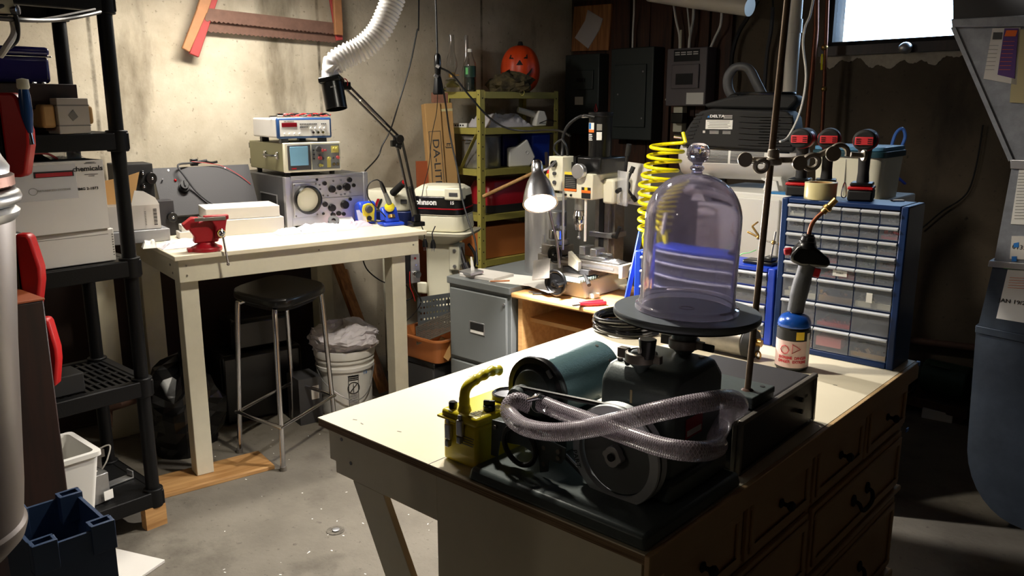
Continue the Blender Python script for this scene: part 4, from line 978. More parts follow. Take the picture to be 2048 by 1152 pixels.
# dark things under the bench
solo('storage_box', B().b0(0, .42, 0, .26, 0, .36), 'black', 'dark black storage box deep under the workbench behind the stool', 'box', BL(.34, .62, 0), 53, bev=.02)
solo('black_bin_bag', bagm(9, .16, .16, .42), 'black', 'shiny black bag slumped under the left of the workbench', 'bag', BL(.10, .48, 0), smooth=False)
solo('black_case', B().b0(0, .30, 0, .20, 0, .16), 'black', 'black case lying on top of the dark storage box under the bench', 'case', BL(.42, .66, .362), 53, bev=.02)
t = thing('carton', 'dark carton with a white printed label beside the bucket', 'carton', BL(.66, .40, 0), 53)
ob('carton_body', B().b0(0, .12, 0, .15, 0, .24), 'greyd', t)
m = B(); decal(m, (.085, -.0005, .16), X, Z_, .04, .07); ob('carton_label', m, 'whitebox', t)
wp = V3(-.95, 4.45, 0)
p1 = aty(668, 510, 4.5); p2 = aty(770, 790, 4.25)
solo('wood_plank', B().bar((p1.x, p1.y, p1.z), (p2.x, p2.y, .05), .06, .03), 'woodv', 'long wooden board leaning diagonally under the right end of the workbench', 'board', bev=.002)
p1 = aty(690, 540, 4.7); p2 = aty(745, 790, 4.5)
solo('wood_plank', B().bar((p1.x, p1.y, p1.z), (p2.x, p2.y, .05), .05, .03), 'woodv', 'second wooden board leaning farther back under the workbench', 'board', bev=.002)
p = aty(812, 540, 4.5)
t = thing('blue_spool', 'small blue spool on the floor behind the right bench leg', 'spool', aty(812, 658, 4.5))
ob('spool', B().cyl((0, 0, -.05), (0, .06, -.05), .05).cyl((0, -.01, -.05), (0, 0, -.05), .06), 'blue', t)
P = [aty(722, 505, 4.55), aty(735, 540, 4.6), aty(770, 565, 4.6), aty(800, 560, 4.6), aty(826, 590, 4.6), aty(815, 600, 4.6), aty(800, 605, 4.6)]
solo('drooping_cord', B().tube(spline(P, 6), .004, 6), 'rubber', 'black cord looping under the right end of the workbench', 'cord')
# orange tray with perforated sheets, on a bin, right of the bench leg
p = atz(850, 735, .32)
t = thing('storage_bin', 'translucent grey storage bin on the floor left of the filing cabinet', 'bin', V3(-.40, 3.98, 0), 132)
ob('bin_body', B().b0(-.24, .06, -.05, .20, 0, .30, -.01, -.01), 'greyd', t, bev=.008)
ob('bin_lid', B().b0(-.26, .08, -.065, .22, .3005, .325), 'black', t, bev=.006)
m = B(); decal(m, (-.05, -.0525, .13), X, Z_, .08, .10); ob('bin_label', m, 'whitebox', t)
m = B(); decal(m, (-.05, -.0545, .16), X, Z_, .078, .028); ob('label_print', m, 'ink', t)
t = thing('orange_tray', 'orange tan plastic tray on the storage bin, holding metal sheets', 'tray', V3(-.43, 4.0, .326), 132); t.scale = (.9, .85, 1)
m = B().b0(-.2, .14, -.06, .18, 0, .006)
tr = B()
def rr_(x0, x1, y0, y1, r, n=5):
    pts = []
    for cx, cy, a0 in ((x1-r, y1-r, 0), (x0+r, y1-r, 90), (x0+r, y0+r, 180), (x1-r, y0+r, 270)):
        for i in range(n+1): a = R(a0+90*i/n); pts.append((cx+r*math.cos(a), cy+r*math.sin(a)))
    return pts
def tub(rings, mat, parent, name, bev=0):
    mm = B(); n = len(rings[0][0])
    for pts, z in rings: mm.v += [(x, y, z) for x, y in pts]
    for k in range(len(rings)-1):
        for i in range(n): mm.f.append((k*n+i, k*n+(i+1) % n, (k+1)*n+(i+1) % n, (k+1)*n+i))
    mm.f.append(tuple(reversed(range(n)))); mm.f.append(tuple(range((len(rings)-1)*n, len(rings)*n)))
    return ob(name, mm, mat, parent, bev=bev)
tub([(rr_(-.17, .15, -.06, .18, .04), 0), (rr_(-.20, .18, -.09, .21, .05), .115), (rr_(-.215, .195, -.105, .225, .055), .117), (rr_(-.215, .195, -.105, .225, .055), .125), (rr_(-.195, .175, -.085, .205, .05), .125), (rr_(-.165, .145, -.055, .175, .04), .01)], 'tan', t, 'tray_body')
def perf(w, h, nx, ny, r, margin):
    m = B(); dx = (w-2*margin)/nx; dy = (h-2*margin)/ny
    import bmesh
    # plate built as frame strips plus cells with octagonal holes
    def q(a, b, c, d): k = len(m.v); m.v += [(x, 0, z) for x, z in (a, b, c, d)]; m.f.append((k, k+1, k+2, k+3))
    q((0, 0), (w, 0), (w, margin), (0, margin)); q((0, h-margin), (w, h-margin), (w, h), (0, h)); q((0, margin), (margin, margin), (margin, h-margin), (0, h-margin)); q((w-margin, margin), (w, margin), (w, h-margin), (w-margin, h-margin))
    for i in range(nx):
        for j in range(ny):
            cx = margin+(i+.5)*dx; cz = margin+(j+.5)*dy; k = len(m.v)
            for s in range(8):
                a = PI/8+s*PI/4; m.v.append((cx+r*math.cos(a), 0, cz+r*math.sin(a)))
            for s in range(8):
                a = PI/8+s*PI/4; c_, s_ = math.cos(a), math.sin(a)
                ex = 1 if c_ > 0 else -1; ez = 1 if s_ > 0 else -1
                if abs(c_) > abs(s_): m.v.append((cx+ex*dx/2, 0, cz+(dy/2)*(s_/abs(c_))))
                else: m.v.append((cx+(dx/2)*(c_/abs(s_)), 0, cz+ez*dy/2))
            for s in range(8): m.f.append((k+s, k+(s+1) % 8, k+8+(s+1) % 8, k+8+s))
            for s, (ex, ez) in ((0, (1, 1)), (2, (-1, 1)), (4, (-1, -1)), (6, (1, -1))):
                n_ = len(m.v); m.v.append((cx+ex*dx/2, 0, cz+ez*dy/2)); m.f.append((k+8+s, n_, k+8+(s+1) % 8))
    return m
pp = aty(836, 662, 3.98)
solo('perforated_plate', perf(.30, .17, 14, 5, .006, .012), 'plat', 'grey perforated metal plate with round holes standing in the orange tray', 'plate', pp, rot=(R(-18), R(-13), rotz(118)), solid=.002, smooth=False)
pp = aty(833, 690, 3.93)
solo('mesh_plate', perf(.28, .10, 30, 9, .0028, .006), 'dullsteel', 'dull fine mesh metal plate leaning in front of the perforated plate', 'plate', pp, rot=(R(-30), R(-26), rotz(118)), solid=.002, smooth=False)
solo('card_scrap', B().b0(0, .10, 0, .002, 0, .08), 'card', 'folded brown card scrap in the orange tray against the cabinet', 'card', aty(866, 700, 3.92), rot=(R(-20), R(25), rotz(120)))

# dark panel against the wall under the bench
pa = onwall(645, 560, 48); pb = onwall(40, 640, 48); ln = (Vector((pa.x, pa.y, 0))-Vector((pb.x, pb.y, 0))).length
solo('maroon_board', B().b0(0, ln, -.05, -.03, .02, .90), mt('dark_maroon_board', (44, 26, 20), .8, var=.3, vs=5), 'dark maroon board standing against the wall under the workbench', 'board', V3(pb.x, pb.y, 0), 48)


# ================================================================ BLACK PLASTIC SHELVING AT THE LEFT
SO = V3(-1.325, 2.90, 0)            # front right corner; x runs to the left front, y to the wall
SXd, SYd = U(221), U(-50)
t = thing('shelving_unit', 'black plastic shelving unit with round posts at the left, loaded with boxes', 'shelving', SO, 221)
# local x along az 221, local y = az 131 (towards the room); shelf lies at y from -0.46 to 0
SL, SDp = .92, .44
tiers = [.085, .525, .975, 1.42, 1.875]
for k, z in enumerate(tiers):
    m = B().b0(0, SL, -.03, 0, z, z+.058).b0(0, SL, -SDp, -SDp+.03, z, z+.058).b0(0, .03, -SDp+.03, -.03, z, z+.058).b0(SL-.03, SL, -SDp+.03, -.03, z, z+.058)
    tr = ob('shelf_tier', m, 'plasticblack', t, bev=.004)
    g = B()
    if k == 1:
        for i in range(34): g.b0(.03+i*.0253, .03+i*.0253+.012, -SDp+.03, -.03, z+.040, z+.054)
        for i in range(5): g.b0(.03, SL-.03, -SDp+.06+i*.085, -SDp+.075+i*.085, z+.036, z+.052)
    else: g.b0(.03, SL-.03, -SDp+.03, -.03, z+.042, z+.056)
    ob('shelf_surface', g, 'plasticblack', tr)
    each('corner_socket', [B().cyl((x, y, z-.006), (x, y, z+.066), .036, n=20) for x, y in ((.03, -.03), (.03, -SDp+.03), (SL-.03, -.03), (SL-.03, -SDp+.03))], 'plasticblack', tr, bev=.003)
for x, y in ((.03, -.03), (.03, -SDp+.03), (SL-.03, -.03), (SL-.03, -SDp+.03)):
    for k in range(4): ob('post', B().cyl((x, y, tiers[k]+.05), (x, y, tiers[k+1]+.01), .0245, n=24), 'plasticblack', t)
def SLc(x, y, z): return SO+U(221)*x+U(131)*y+V3(0, 0, z)
ST = [z+.058 for z in tiers]
def onshelf(name, label, cat, x, y, k, az=221, dz=0): return thing(name, label, cat, SLc(x, y, ST[k]+dz), az)
solo('support_block', B().b0(-.03, .05, -.02, .02, 0, .084), 'wood', 'pale wooden block propping up the right front corner of the black shelving', 'block', SLc(.03, -.02, 0), 221)
# cartons on the middle tier  (local y negative = away)
t = thing('white_carton', 'shallow white carton with tuck tabs under the large printed carton', 'carton', SLc(.07, -.04, ST[2]+.001), 221)
ob('carton_body', B().b0(0, .50, -.34, 0, 0, .115), 'whitebox', t, bev=.004)
each('tuck_slot', [B().b0(.004, .009, .0, .001, .02+i*.009, .024+i*.009) for i in range(9)], 'greyink', t)
ob('lid_seam', B().b0(.02, .48, 0, .0008, .096, .0975), 'greyink', t)
ob('tab_notch', B().prism([(.32, .115), (.36, .115), (.345, .098)], -.0002, .001, 'xz'), 'card', t)
t = thing('printed_carton', 'large white shipping carton with red window label and black printing on the shelving', 'carton', SLc(.085, -.03, ST[2]+.118), 219); t.scale = (1, 1, .88)
cw, ch = .50, .27
ob('carton_body', B().b0(0, cw, -.32, 0, 0, ch), 'whitebox', t, bev=.003)
LX, LU = V3(-1, 0, 0), Z_
def onc(x, z): return (x, .0006, z)
m = B(); decal(m, onc(.215, .195), LX, Z_, .24, .13); ob('clear_pouch', m, 'film', t)
m = B(); decal(m, (.165, .0015, .225), LX, Z_, .125, .022); ob('red_label', m, 'ink', t)
m = B(); decal(m, (.165, .0026, .223), LX, Z_, .115, .014); ob('red_label_print', m, 'red', t)
text('carton_text', 'chemicals', .026, (.055, .0008, .238), LX, Z_, 'ink', t, bold=.0006)
m = B()
for i, (w, z) in enumerate(((.04, .258), (.03, .262), (.045, .216), (.02, .210))): decal(m, (.045, .0006, z), LX, Z_, w, .0018)
ob('logo_line', m, 'ink', t)
text('carton_text', 'IMG 2-1073', .014, (.060, .0008, .162), LX, Z_, 'ink', t, bold=.0003)
m = B().torus((.235, .001, .165), .013, .001, (0, 1, 0), 20, 4); ob('print_emblem', m, 'greyink', t)
text('carton_text', 'ADVANCED SYSTEMS', .011, (.17, .0028, .166), LX, Z_, 'greyink', t)
m = B()
for i in range(16): decal(m, (.375+.004*i-.02, .0006, .165), LX, Z_, .0012+.0012*(i % 3), .018)
for i in range(14): decal(m, (.375+.004*i-.02, .0006, .115), LX, Z_, .0012+.0012*(i % 3), .026)
decal(m, (.345, .0006, .14), LX, Z_, .016, .016)
decal(m, (.385, .0006, .095), LX, Z_, .09, .0015); decal(m, (.385, .0006, .182), LX, Z_, .09, .0015)
ob('barcode', m, 'ink', t)
ob('arrow_print', B().bar((.335, .0008, .19), (.290, .0008, .155), .0016, .0016).bar((.290, .0008, .155), (.33, .0008, .105), .0016, .0016), 'ink', t)
text('carton_text', '1 4505 - 02', .011, (.385, .0008, .198), LX, Z_, 'ink', t)
crumple('bag_of_parts', 'dark parts in a clear bag on top of the large printed carton', 'bag', SLc(.34, -.17, ST[2]+.118+.239), .26, .16, .055, 'greyd', 21, 221, 12)
crumple('clear_wrap', 'shiny clear wrapping on top of the printed carton behind the post', 'bag', SLc(.17, -.20, ST[2]+.118+.239), .13, .14, .05, 'film', 23, 221, 10)
P = [SLc(.36, -.08, ST[2]+.118+.245), SLc(.33, -.05, ST[2]+.118+.262), SLc(.26, -.05, ST[2]+.118+.265), SLc(.22, -.06, ST[2]+.118+.245)]
solo('red_cable', B().tube(spline(P, 6), .004, 8), 'red', 'short red cable arching over the bag on the printed carton', 'cable')
# upper tier: brown box, transformer, blue tin
t = onshelf('brown_file_box', 'dark reddish brown open box on the upper shelf under the blue tin', 'box', .14, -.04, 3)
ob('box_body', B().b0(0, .36, -.30, -.27, 0, .16).b0(0, .36, -.03, 0, .08, .16).b0(0, .012, -.27, -.03, 0, .16).b0(.348, .36, -.27, -.03, 0, .16).b0(0.012, .348, -.27, -.03, 0, .01), 'woodd', t, bev=.002)
ob('side_flap', B().prism([(0, .165), (-.03, .06), (0, .05)], -.25, -.24, 'xz'), 'woodd', t)
t = thing('transformer', 'grey boxed transformer with brown paper ends on the upper shelf', 'transformer', SLc(.12, .0, ST[3]), 215)
ob('core', B().b0(0, .105, -.10, -.01, 0, .115), mt('paper_grey', (188, 180, 168), .7, var=.1, vs=12), t, bev=.003)
each('coil', [B().b0(.105, .15, -.09, -.02, .02, .095), B().b0(-.02, 0, -.09, -.02, .03, .09)], 'card', t, bev=.009)
ob('core_band', B().b0(-.001, .106, -.101, -.009, .025, .029).b0(-.001, .106, -.101, -.009, .09, .094), 'greyink', t)
ob('diamond_mark', B().prism([(.04, .055), (.058, .042), (.072, .06), (.054, .078)], -.010, -.0085, 'xz'), 'greyink', t)
t = thing('blue_tin', 'glossy indigo blue tin box resting on the brown box', 'tin', SLc(.20, -.08, ST[3]+.162), 221)
ob('tin_body', B().b0(0, .32, -.20, 0, 0, .085), 'indigo', t, bev=.014, seg=3)
ob('tin_lid', B().b0(-.003, .323, -.203, .003, .0855, .115), 'indigo', t, bev=.012, seg=3)
ob('rim', B().b0(-.005, .325, -.205, .005, .082, .087), 'chrome', t, bev=.002)
each('small_screw', [B().cyl((.03+i*.03, .02+.004*i, 0), (.04+i*.03, .03, 0), .004, n=8) for i in range(3)], 'steel', t)
# things near the top left: wires and bright connector
P = [aty(-10, 60, 2.0), aty(40, 72, 2.2), aty(90, 85, 2.5), aty(140, 40, 2.55), aty(180, 32, 2.7), aty(228, 12, 2.8)]
t = thing('cable_bundle', 'black and white cables hanging in loops under the top tier of the shelving', 'cable', (0, 0, 0))
ob('cable', B().tube(spline([aty(-10, 36, 2.1), aty(50, 40, 2.2), aty(110, 40, 2.45), aty(160, 33, 2.6), aty(200, 24, 2.75)], 8), .006, 8), 'rubber', t)
ob('cable', B().tube(spline([aty(30, 42, 2.2), aty(90, 37, 2.4), aty(140, 28, 2.55), aty(190, 18, 2.75)], 8), .003, 8), 'whitebox', t)
ob('cable', B().tube(spline([aty(0, 112, 2.1), aty(12, 95, 2.1), aty(28, 66, 2.15), aty(22, 30, 2.15)], 8), .008, 8), 'whitebox', t)
ob('cable', B().tube(spline([aty(-5, 15, 2.1), aty(20, 10, 2.15), aty(34, 40, 2.15), aty(34, 80, 2.15), aty(10, 100, 2.1)], 8), .005, 8), 'rubber', t)
ob('connector', B().lathe([(.0, .0), (.012, .002), (.012, .016), (.006, .02), (.006, .03)], aty(38, 20, 2.14), (-1, 0, 0)), 'chrome', t)
ob('fixture_body', B().tube([aty(-20, 8, 2.12), aty(24, 9, 2.15)], .022, 12), 'cream2', t)
solo('clear_tube', B().cyl(SLc(.30, -.38, ST[3]), SLc(.30, -.38, ST[3]+.34), .022), 'bag', 'tall frosted plastic tube standing at the back of the upper shelf', 'tube')
t = thing('blue_handle_tool', 'blue handled tool standing in front of the brown box on the upper shelf', 'tool', aty(56, 250, 2.18))
ob('handle', B().lathe([(.010, -.02), (.012, .0), (.015, .03), (.014, .075), (.012, .09)], (0, 0, 0)), mt('tool_blue', (30, 66, 120), .25), t)
ob('handle_end', B().lathe([(.012, .09), (.015, .095), (.014, .115), (.0, .118)]), 'cream2', t)
ob('ferrule', B().cyl((.003, 0, -.05), (0, 0, -.02), .008), 'chrome', t)
# red and black cases hanging at the front left
def redcase(px, py, Y, sc, lab, rot=0):
    p = aty(px, py, Y)
    t = thing('tool_case', lab, 'case', p, rot=(0, R(rot), R(8)), group='red and black cases stacked at the left edge'); t.scale = (1.27, 1.27, 1.27)
    poly = [(-.0, -.085), (.040, -.085), (.050, -.078), (.070, -.02), (.072, .01), (.052, .075), (.042, .085), (0, .085)]
    ob('case_body', B().b0(-.07, -.001, -.03, .02, -.083, .085), 'black', t, bev=.008)
    ob('end_cap', B().prism([(a*sc, b) for a, b in poly], -.032, .004, 'xz'), 'redp', t, bev=.006)
    ob('strap', B().tube([(-.01, -.034, -.06), (-.012, -.034, -.16)], .004, 6), 'black', t)
    return t
redcase(18, 270, 2.2, .72, 'topmost of the red and black tool cases at the left edge')
redcase(50, 540, 2.3, .62, 'middle red and black tool case, in front of the shallow white carton')
redcase(93, 700, 2.42, .5, 'lowest red and black tool case, beside the brown wooden box')
# tier with bottle
t = thing('white_bottle', 'white plastic bottle on the second shelf in the dark', 'bottle', SLc(.34, -.30, ST[1]))
ob('bottle_body', B().b0(-.05, .05, -.035, .035, 0, .22), 'white', t, bev=.02, seg=3)
ob('cap', B().cyl((0, 0, .22), (0, 0, .25), .02), 'white', t)
solo('black_box', B().b0(0, .20, -.12, 0, 0, .07), 'blackmatte', 'small black box on the second shelf beside the brown cabinet', 'box', SLc(.22, -.05, ST[1]), 221, bev=.004)
# bottom tier: salvaged transformer, wires, heat sink
t = thing('bare_transformer', 'open frame transformer with orange coil and paper tag on the bottom shelf', 'transformer', SLc(.17, -.055, ST[0]), 215)
ob('core_frame', B().b0(0, .09, -.10, -.09, 0, .11).b0(0, .09, -.02, -.01, 0, .11).b0(0, .09, -.09, -.02, .095, .11).b0(0, .09, -.09, -.02, 0, .015), 'steel', t, bev=.002)
ob('coil', B().cyl((.045, -.055, .018), (.045, -.055, .092), .03), 'orange', t)
m = B(); m.b0(-.004, .03, .0, .002, .01, .045); ob('tag', m, 'paper', t)
ob('wire', B().tube(spline([(.02, -.05, .11), (.06, -.03, .13), (.12, -.03, .17), (.17, -.05, .23)], 6), .0025, 6), 'whitebox', t)
ob('wire', B().tube(spline([(.0, -.05, .11), (-.02, -.04, .15), (-.04, -.06, .19), (.03, -.08, .17)], 6), .003, 6), 'whitebox', t)
t = thing('heat_sink', 'dark finned heat sink leaning on the bottom shelf', 'heat sink', SLc(.10, -.16, ST[0]), 215)
m = B().b0(0, .16, -.09, -.08, .10, .13)
for i in range(18): m.b0(.003+i*.0088, .0055+i*.0088, -.14, -.09, .10, .13)
ob('fin_block', m, 'dullsteel', t, smooth=False); ob('foot', B().b0(.01, .03, -.13, -.09, 0, .0995).b0(.12, .14, -.13, -.09, 0, .0995), 'dullsteel', t)
P = [SLc(.34, -.10, ST[0]+.02), SLc(.36, -.16, ST[0]+.06), SLc(.28, -.2, ST[0]+.09), SLc(.26, -.12, ST[0]+.10), SLc(.33, -.08, ST[0]+.05), SLc(.37, -.17, ST[0]+.03), SLc(.3, -.22, ST[0]+.05)]
solo('cable_coil', B().tube(spline(P+[p+V3(.01, .01, .012) for p in P], 6), .006, 8), 'rubber', 'tangled dark cable coil on the bottom shelf beside the transformer', 'cable')
t = thing('flat_bracket', 'grey flat metal brackets under the shelf post on the bottom tier', 'bracket', SLc(.03, -.16, ST[0]), 215)
ob('bracket', B().b0(-.0, .10, -.06, -.02, 0, .006).b0(0, .006, -.06, -.02, .006, .03), 'steel', t, bev=.001)
# white sink bin, brown wall pipe, block
t = thing('white_bin', 'tall tapered white plastic bin behind the brown wooden box', 'bin', SLc(.45, .145, 0), 221); t.scale = (.88, .88, 1)
tub([(rr_(-.10, .09, -.09, .09, .02), 0), (rr_(-.115, .105, -.105, .105, .02), .12), (rr_(-.115, .105, -.105, .105, .02), .20), (rr_(-.15, .135, -.13, .13, .02), .46), (rr_(-.16, .145, -.14, .14, .02), .465), (rr_(-.16, .145, -.14, .14, .02), .48), (rr_(-.14, .125, -.12, .12, .02), .48), (rr_(-.10, .09, -.09, .09, .02), .14)], 'white', t, 'bin_body')
P = [onwall(190, 792, 48, .35), onwall(205, 790, 48, .35), onwall(235, 790, 48, .36), onwall(306, 777, 48, .40)]
pz = [V3(-2.32, 3.55, .45), V3(-2.2, 3.62, .45), V3(-1.72, 3.60, .40), ]
q0 = aty(222, 812, 3.45); q1 = aty(232, 806, 3.45); q2 = aty(305, 785, 3.55)
solo('waste_pipe', B().tube([q0+V3(-.03, .0, -.10), q0+V3(-.02, 0, -.02), q0+V3(.0, 0, .0), q1+V3(.02, 0, 0), q2], .024, 14), 'rust', 'rusty elbow pipe low behind the black shelving', 'pipe')
q = atz(253, 873, 0)
solo('white_post', B().b0(-.035, .035, -.035, .035, 0, .30), 'cream', 'short cream painted post standing on the floor behind the shelving', 'post', V3(q.x, q.y+.05, 0), 53, bev=.002)
q = aty(215, 640, 3.75)
solo('wall_stud', B().b0(-.04, .04, -.02, .02, 0, .98), 'cream', 'cream painted upright post in the dark behind the second shelf', 'post', V3(q.x, q.y, 0), 53)

# brown wooden cabinet, canister on its stand, blue bin at the very left
q = aty(88, 600, 1.55)
t = thing('speaker_cabinet', 'tall dark brown wooden cabinet at the left edge behind the metal canister', 'cabinet', V3(-1.255, 2.15, 0), 40)
ob('cabinet_body', B().b0(-.26, 0, .0, .20, 0, 1.06), 'woodd', t, bev=.004)
ob('top_edge', B().b0(-.262, .002, -.002, .202, 1.0605, 1.066), 'woodr', t, bev=.001)
t = thing('side_table', 'low dark wooden stand under the metal canister at the bottom left corner', 'stand', V3(-.80, 1.0, .01), 90)
ob('table_top', B().b0(-.10, .07, -.07, .07, .93, .955), 'dark', t, bev=.003)
each('leg', [B().b0(x, x+.03, y, y+.03, 0, .93) for x in (-.09, .03) for y in (-.065, .035)], 'dark', t)
q = aty(-8, 1120, .74)
t = thing('metal_canister', 'tall beige metal canister with a rolled rim at the far left edge', 'canister', V3(-.775, 1.0, .966))
ob('canister_body', B().lathe([(.06, .0), (.09, .006), (.108, .025), (.113, .04), (.113, .045), (.109, .05), (.115, .10), (.130, .30), (.145, .46), (0, .46)], n=64), mt('canister_beige', (122, 110, 102), .4, .3, var=.1, vs=9), t)
ob('rolled_rim', B().lathe([(.145, .46), (.150, .465), (.152, .472), (.145, .478)], n=64).torus((0, 0, .490), .145, .011, n=64), 'steel', t)
ob('copper_band', B().lathe([(.145, .502), (.150, .505), (.150, .517), (.145, .52)], n=64), 'copper', t)
ob('neck', B().lathe([(.145, .52), (.146, .528), (.139, .54), (.12, .59), (.115, .68), (0, .68)], n=64), 'alu', t)
def bluecrate(loc, az):
    t = thing('blue_crate', 'tall open navy blue plastic crate in front of the brown wooden cabinet', 'crate', loc, az)
    w, d, h = .17, .24, .60
    tub([([(0, 0), (w, 0), (w, d), (0, d)], 0), ([(0, 0), (w, 0), (w, d), (0, d)], h), ([(.008, .008), (w-.008, .008), (w-.008, d-.008), (.008, d-.008)], h), ([(.012, .012), (w-.012, .012), (w-.012, d-.012), (.012, d-.012)], .01)], 'bluebin', t, 'crate_body')
    for x in (0, w-.045):
        for y in (0, d-.03):
            m = B().b0(x-.004, x+.049, y-.004, y+.004, h-.06, h+.012).b0(x-.004, x+.049, y+.026, y+.034, h-.06, h+.012).b0(x-.004, x+.004, y+.004, y+.026, h-.06, h+.012).b0(x+.041, x+.049, y+.004, y+.026, h-.06, h+.012)
            ob('corner_socket', m, 'bluebin', t, bev=.001)
    ob('side_lip', B().prism([(w+.001, h-.1), (w+.04, h-.13), (w+.001, h-.22)], d-.06, d-.05, 'xz'), 'bluebin', t)
    return t
q = atz(66, 1108, .37)
bluecrate(V3(-1.065, 1.665, 0), 44)
solo('white_board', B().b0(-.14, .16, -.12, .12, 0, .012), 'whitebox', 'flat white board lying on the floor beside the blue crate', 'board', atz(205, 1160, 0), 20, bev=.002)

# ================================================================ OUTBOARDS, CARTONS AND MUSTARD SHELVING IN THE CORNER
def outboard(loc, az, sc, name, label):
    t = thing(name, label, 'outboard motor', loc, az); t.scale = (sc, sc, sc)
    return t
t = outboard(V3(-.375, 4.45, 0), 105, 1, 'outboard_motor', 'white outboard motor with a black and red striped cowl, standing right of the workbench')
# local x to the viewer's right, y away
def ringpts(w0, w1, d0, d1, r): return rr_(w0, w1, d0, d1, r, 6)
tub([(ringpts(-.135, .145, -.12, .12, .05), .915), (ringpts(-.145, .150, -.125, .125, .05), .93), (ringpts(-.138, .145, -.12, .12, .05), 1.00)], 'cream2', t, 'lower_cowl', .006)
tub([(ringpts(-.140, .146, -.121, .121, .05), 1.0005), (ringpts(-.135, .14, -.118, .118, .05), 1.10)], 'black', t, 'cowl_band', .004)
tub([(ringpts(-.137, .142, -.119, .119, .05), 1.1005), (ringpts(-.13, .137, -.112, .112, .05), 1.135), (ringpts(-.10, .11, -.09, .09, .06), 1.155)], 'cream2', t, 'cowl_top', .008)
ob('red_stripe', B().prism(ringpts(-.1415, .1475, -.1225, .1225, .05), 1.034, 1.040, 'xy'), 'red', t)
ob('white_pinstripe', B().prism(ringpts(-.142, .148, -.123, .123, .05), 1.002, 1.0045, 'xy'), 'cream2', t)
ob('latch_handle', B().b0(.055, .150, -.130, -.05, 1.085, 1.150), 'cream2', t, bev=.008)
ob('latch_recess', B().b0(.082, .130, -.1320, -.1302, 1.105, 1.125), 'greyd', t, bev=.003)
text('motor_name', 'Johnson', .040, (-.055, -.1205, 1.070), X, Z_, 'whiteink', t, bold=.0016)
text('motor_power', '15', .024, (.095, -.1205, 1.070), X, Z_, 'whiteink', t, bold=.0008)
tub([(ringpts(-.07, .08, -.07, .12, .04), .84), (ringpts(-.16, .18, -.15, .13, .05), .895), (ringpts(-.165, .19, -.155, .135, .05), .912)], 'cream2', t, 'mid_plate', .004)
ob('exhaust_leg', B().prism([(-.085, .52), (.06, .52), (.065, .60), (.075, .86), (-.085, .86)], -.055, .07, 'xz'), 'cream2', t, bev=.02, seg=3)
ob('splash_plate', B().prism(ringpts(-.13, .10, -.09, .12, .05), .50, .512, 'xy'), 'cream2', t, bev=.003)
ob('gear_case', B().prism([(-.08, .20), (.06, .20), (.07, .5), (-.10, .5)], -.03, .04, 'xz'), 'cream2', t, bev=.015, seg=3)
ob('anti_ventilation_plate', B().prism(ringpts(-.12, .09, -.08, .10, .05), .40, .412, 'xy'), 'cream2', t, bev=.003)
ob('access_cover', B().b0(-.135, -.075, -.068, -.05, .56, .625), 'cream2', t, bev=.01)
ob('transom_bracket', B().b0(.055, .115, -.075, .03, .70, .84), 'cream2', t, bev=.008)
each('bolt', [B().cyl((.09, -.075, z), (.09, -.083, z), .010, n=6) for z in (.725, .81)], 'steel', t)
ob('linkage', B().tube([(.10, -.03, .82), (.14, -.04, .70), (.165, -.04, .56)], .018, 10).cyl((.135, -.05, .74), (.15, -.05, .70), .026).cyl((.155, -.05, .62), (.168, -.05, .585), .026), 'chrome', t)
ob('clamp_hose', B().tube(spline([(.15, -.02, .84), (.19, -.03, .78), (.18, -.04, .66), (.20, -.04, .56)], 5), .008, 8), 'rubber', t)
ob('skeg', B().prism([(-.04, .2), (.04, .2), (.02, .09), (-.01, .08)], -.005, .008, 'xz'), 'cream2', t)
ob('floor_stand', B().b0(-.12, .12, -.10, .12, 0, .08), 'greyd', t, bev=.004)
# smaller motor behind the bench end
t = outboard(V3(-.70, 4.75, 0), 105, 1, 'small_outboard_motor', 'smaller cream outboard motor with a navy underside and black tiller grip, behind the bench end')
tub([(ringpts(-.14, .135, -.10, .10, .05), .985), (ringpts(-.15, .14, -.105, .105, .05), 1.0), (ringpts(-.145, .138, -.1, .1, .05), 1.07), (ringpts(-.12, .12, -.09, .09, .05), 1.10)], 'cream2', t, 'cowl', .008)
tub([(ringpts(-.10, .14, -.08, .08, .04), .90), (ringpts(-.145, .16, -.1, .1, .05), .984)], mt('navy_paint', (28, 42, 92), .3), t, 'lower_cowl', .006)
m = B().prism([(-.06, 1.0), (-.045, 1.0), (-.02, 1.055), (-.035, 1.055)], -.108, -.106, 'xz'); ob('red_slash', m, 'red', t)
m = B().prism([(-.04, 1.0), (-.028, 1.0), (-.003, 1.055), (-.015, 1.055)], -.108, -.106, 'xz'); ob('black_slash', m, 'ink', t)
m = B().b0(-.115, -.065, -.1085, -.106, 1.012, 1.018).b0(-.115, -.065, -.1085, -.106, 1.022, 1.025); ob('stripe', m, 'ink', t)
ob('side_vent', B().b0(.105, .142, -.108, -.10, 1.03, 1.055), 'greyd', t, bev=.002)
ob('leg_housing', B().b0(-.05, .05, -.05, .06, 0, .90), 'cream2', t, bev=.02)
k = ob('tiller_grip', B().cyl((.07, -.13, 1.09), (.155, -.17, 1.155), .021, .018), 'blackmatte', t, bev=.003)
ob('red_button', B().cyl((.155, -.17, 1.155), (.161, -.173, 1.160), .013), 'redp', k)
# dark wood strips along the corner behind the motors
q = aty(848, 365, 4.95)
solo('red_brown_plank', B().b0(0, .085, 0, .02, 0, 1.24), 'woodr', 'red-brown board standing against the wall left of the tall cardboard carton', 'board', V3(-.56, 5.0, 0), 60, rot=(R(-3), 0, R(20)))
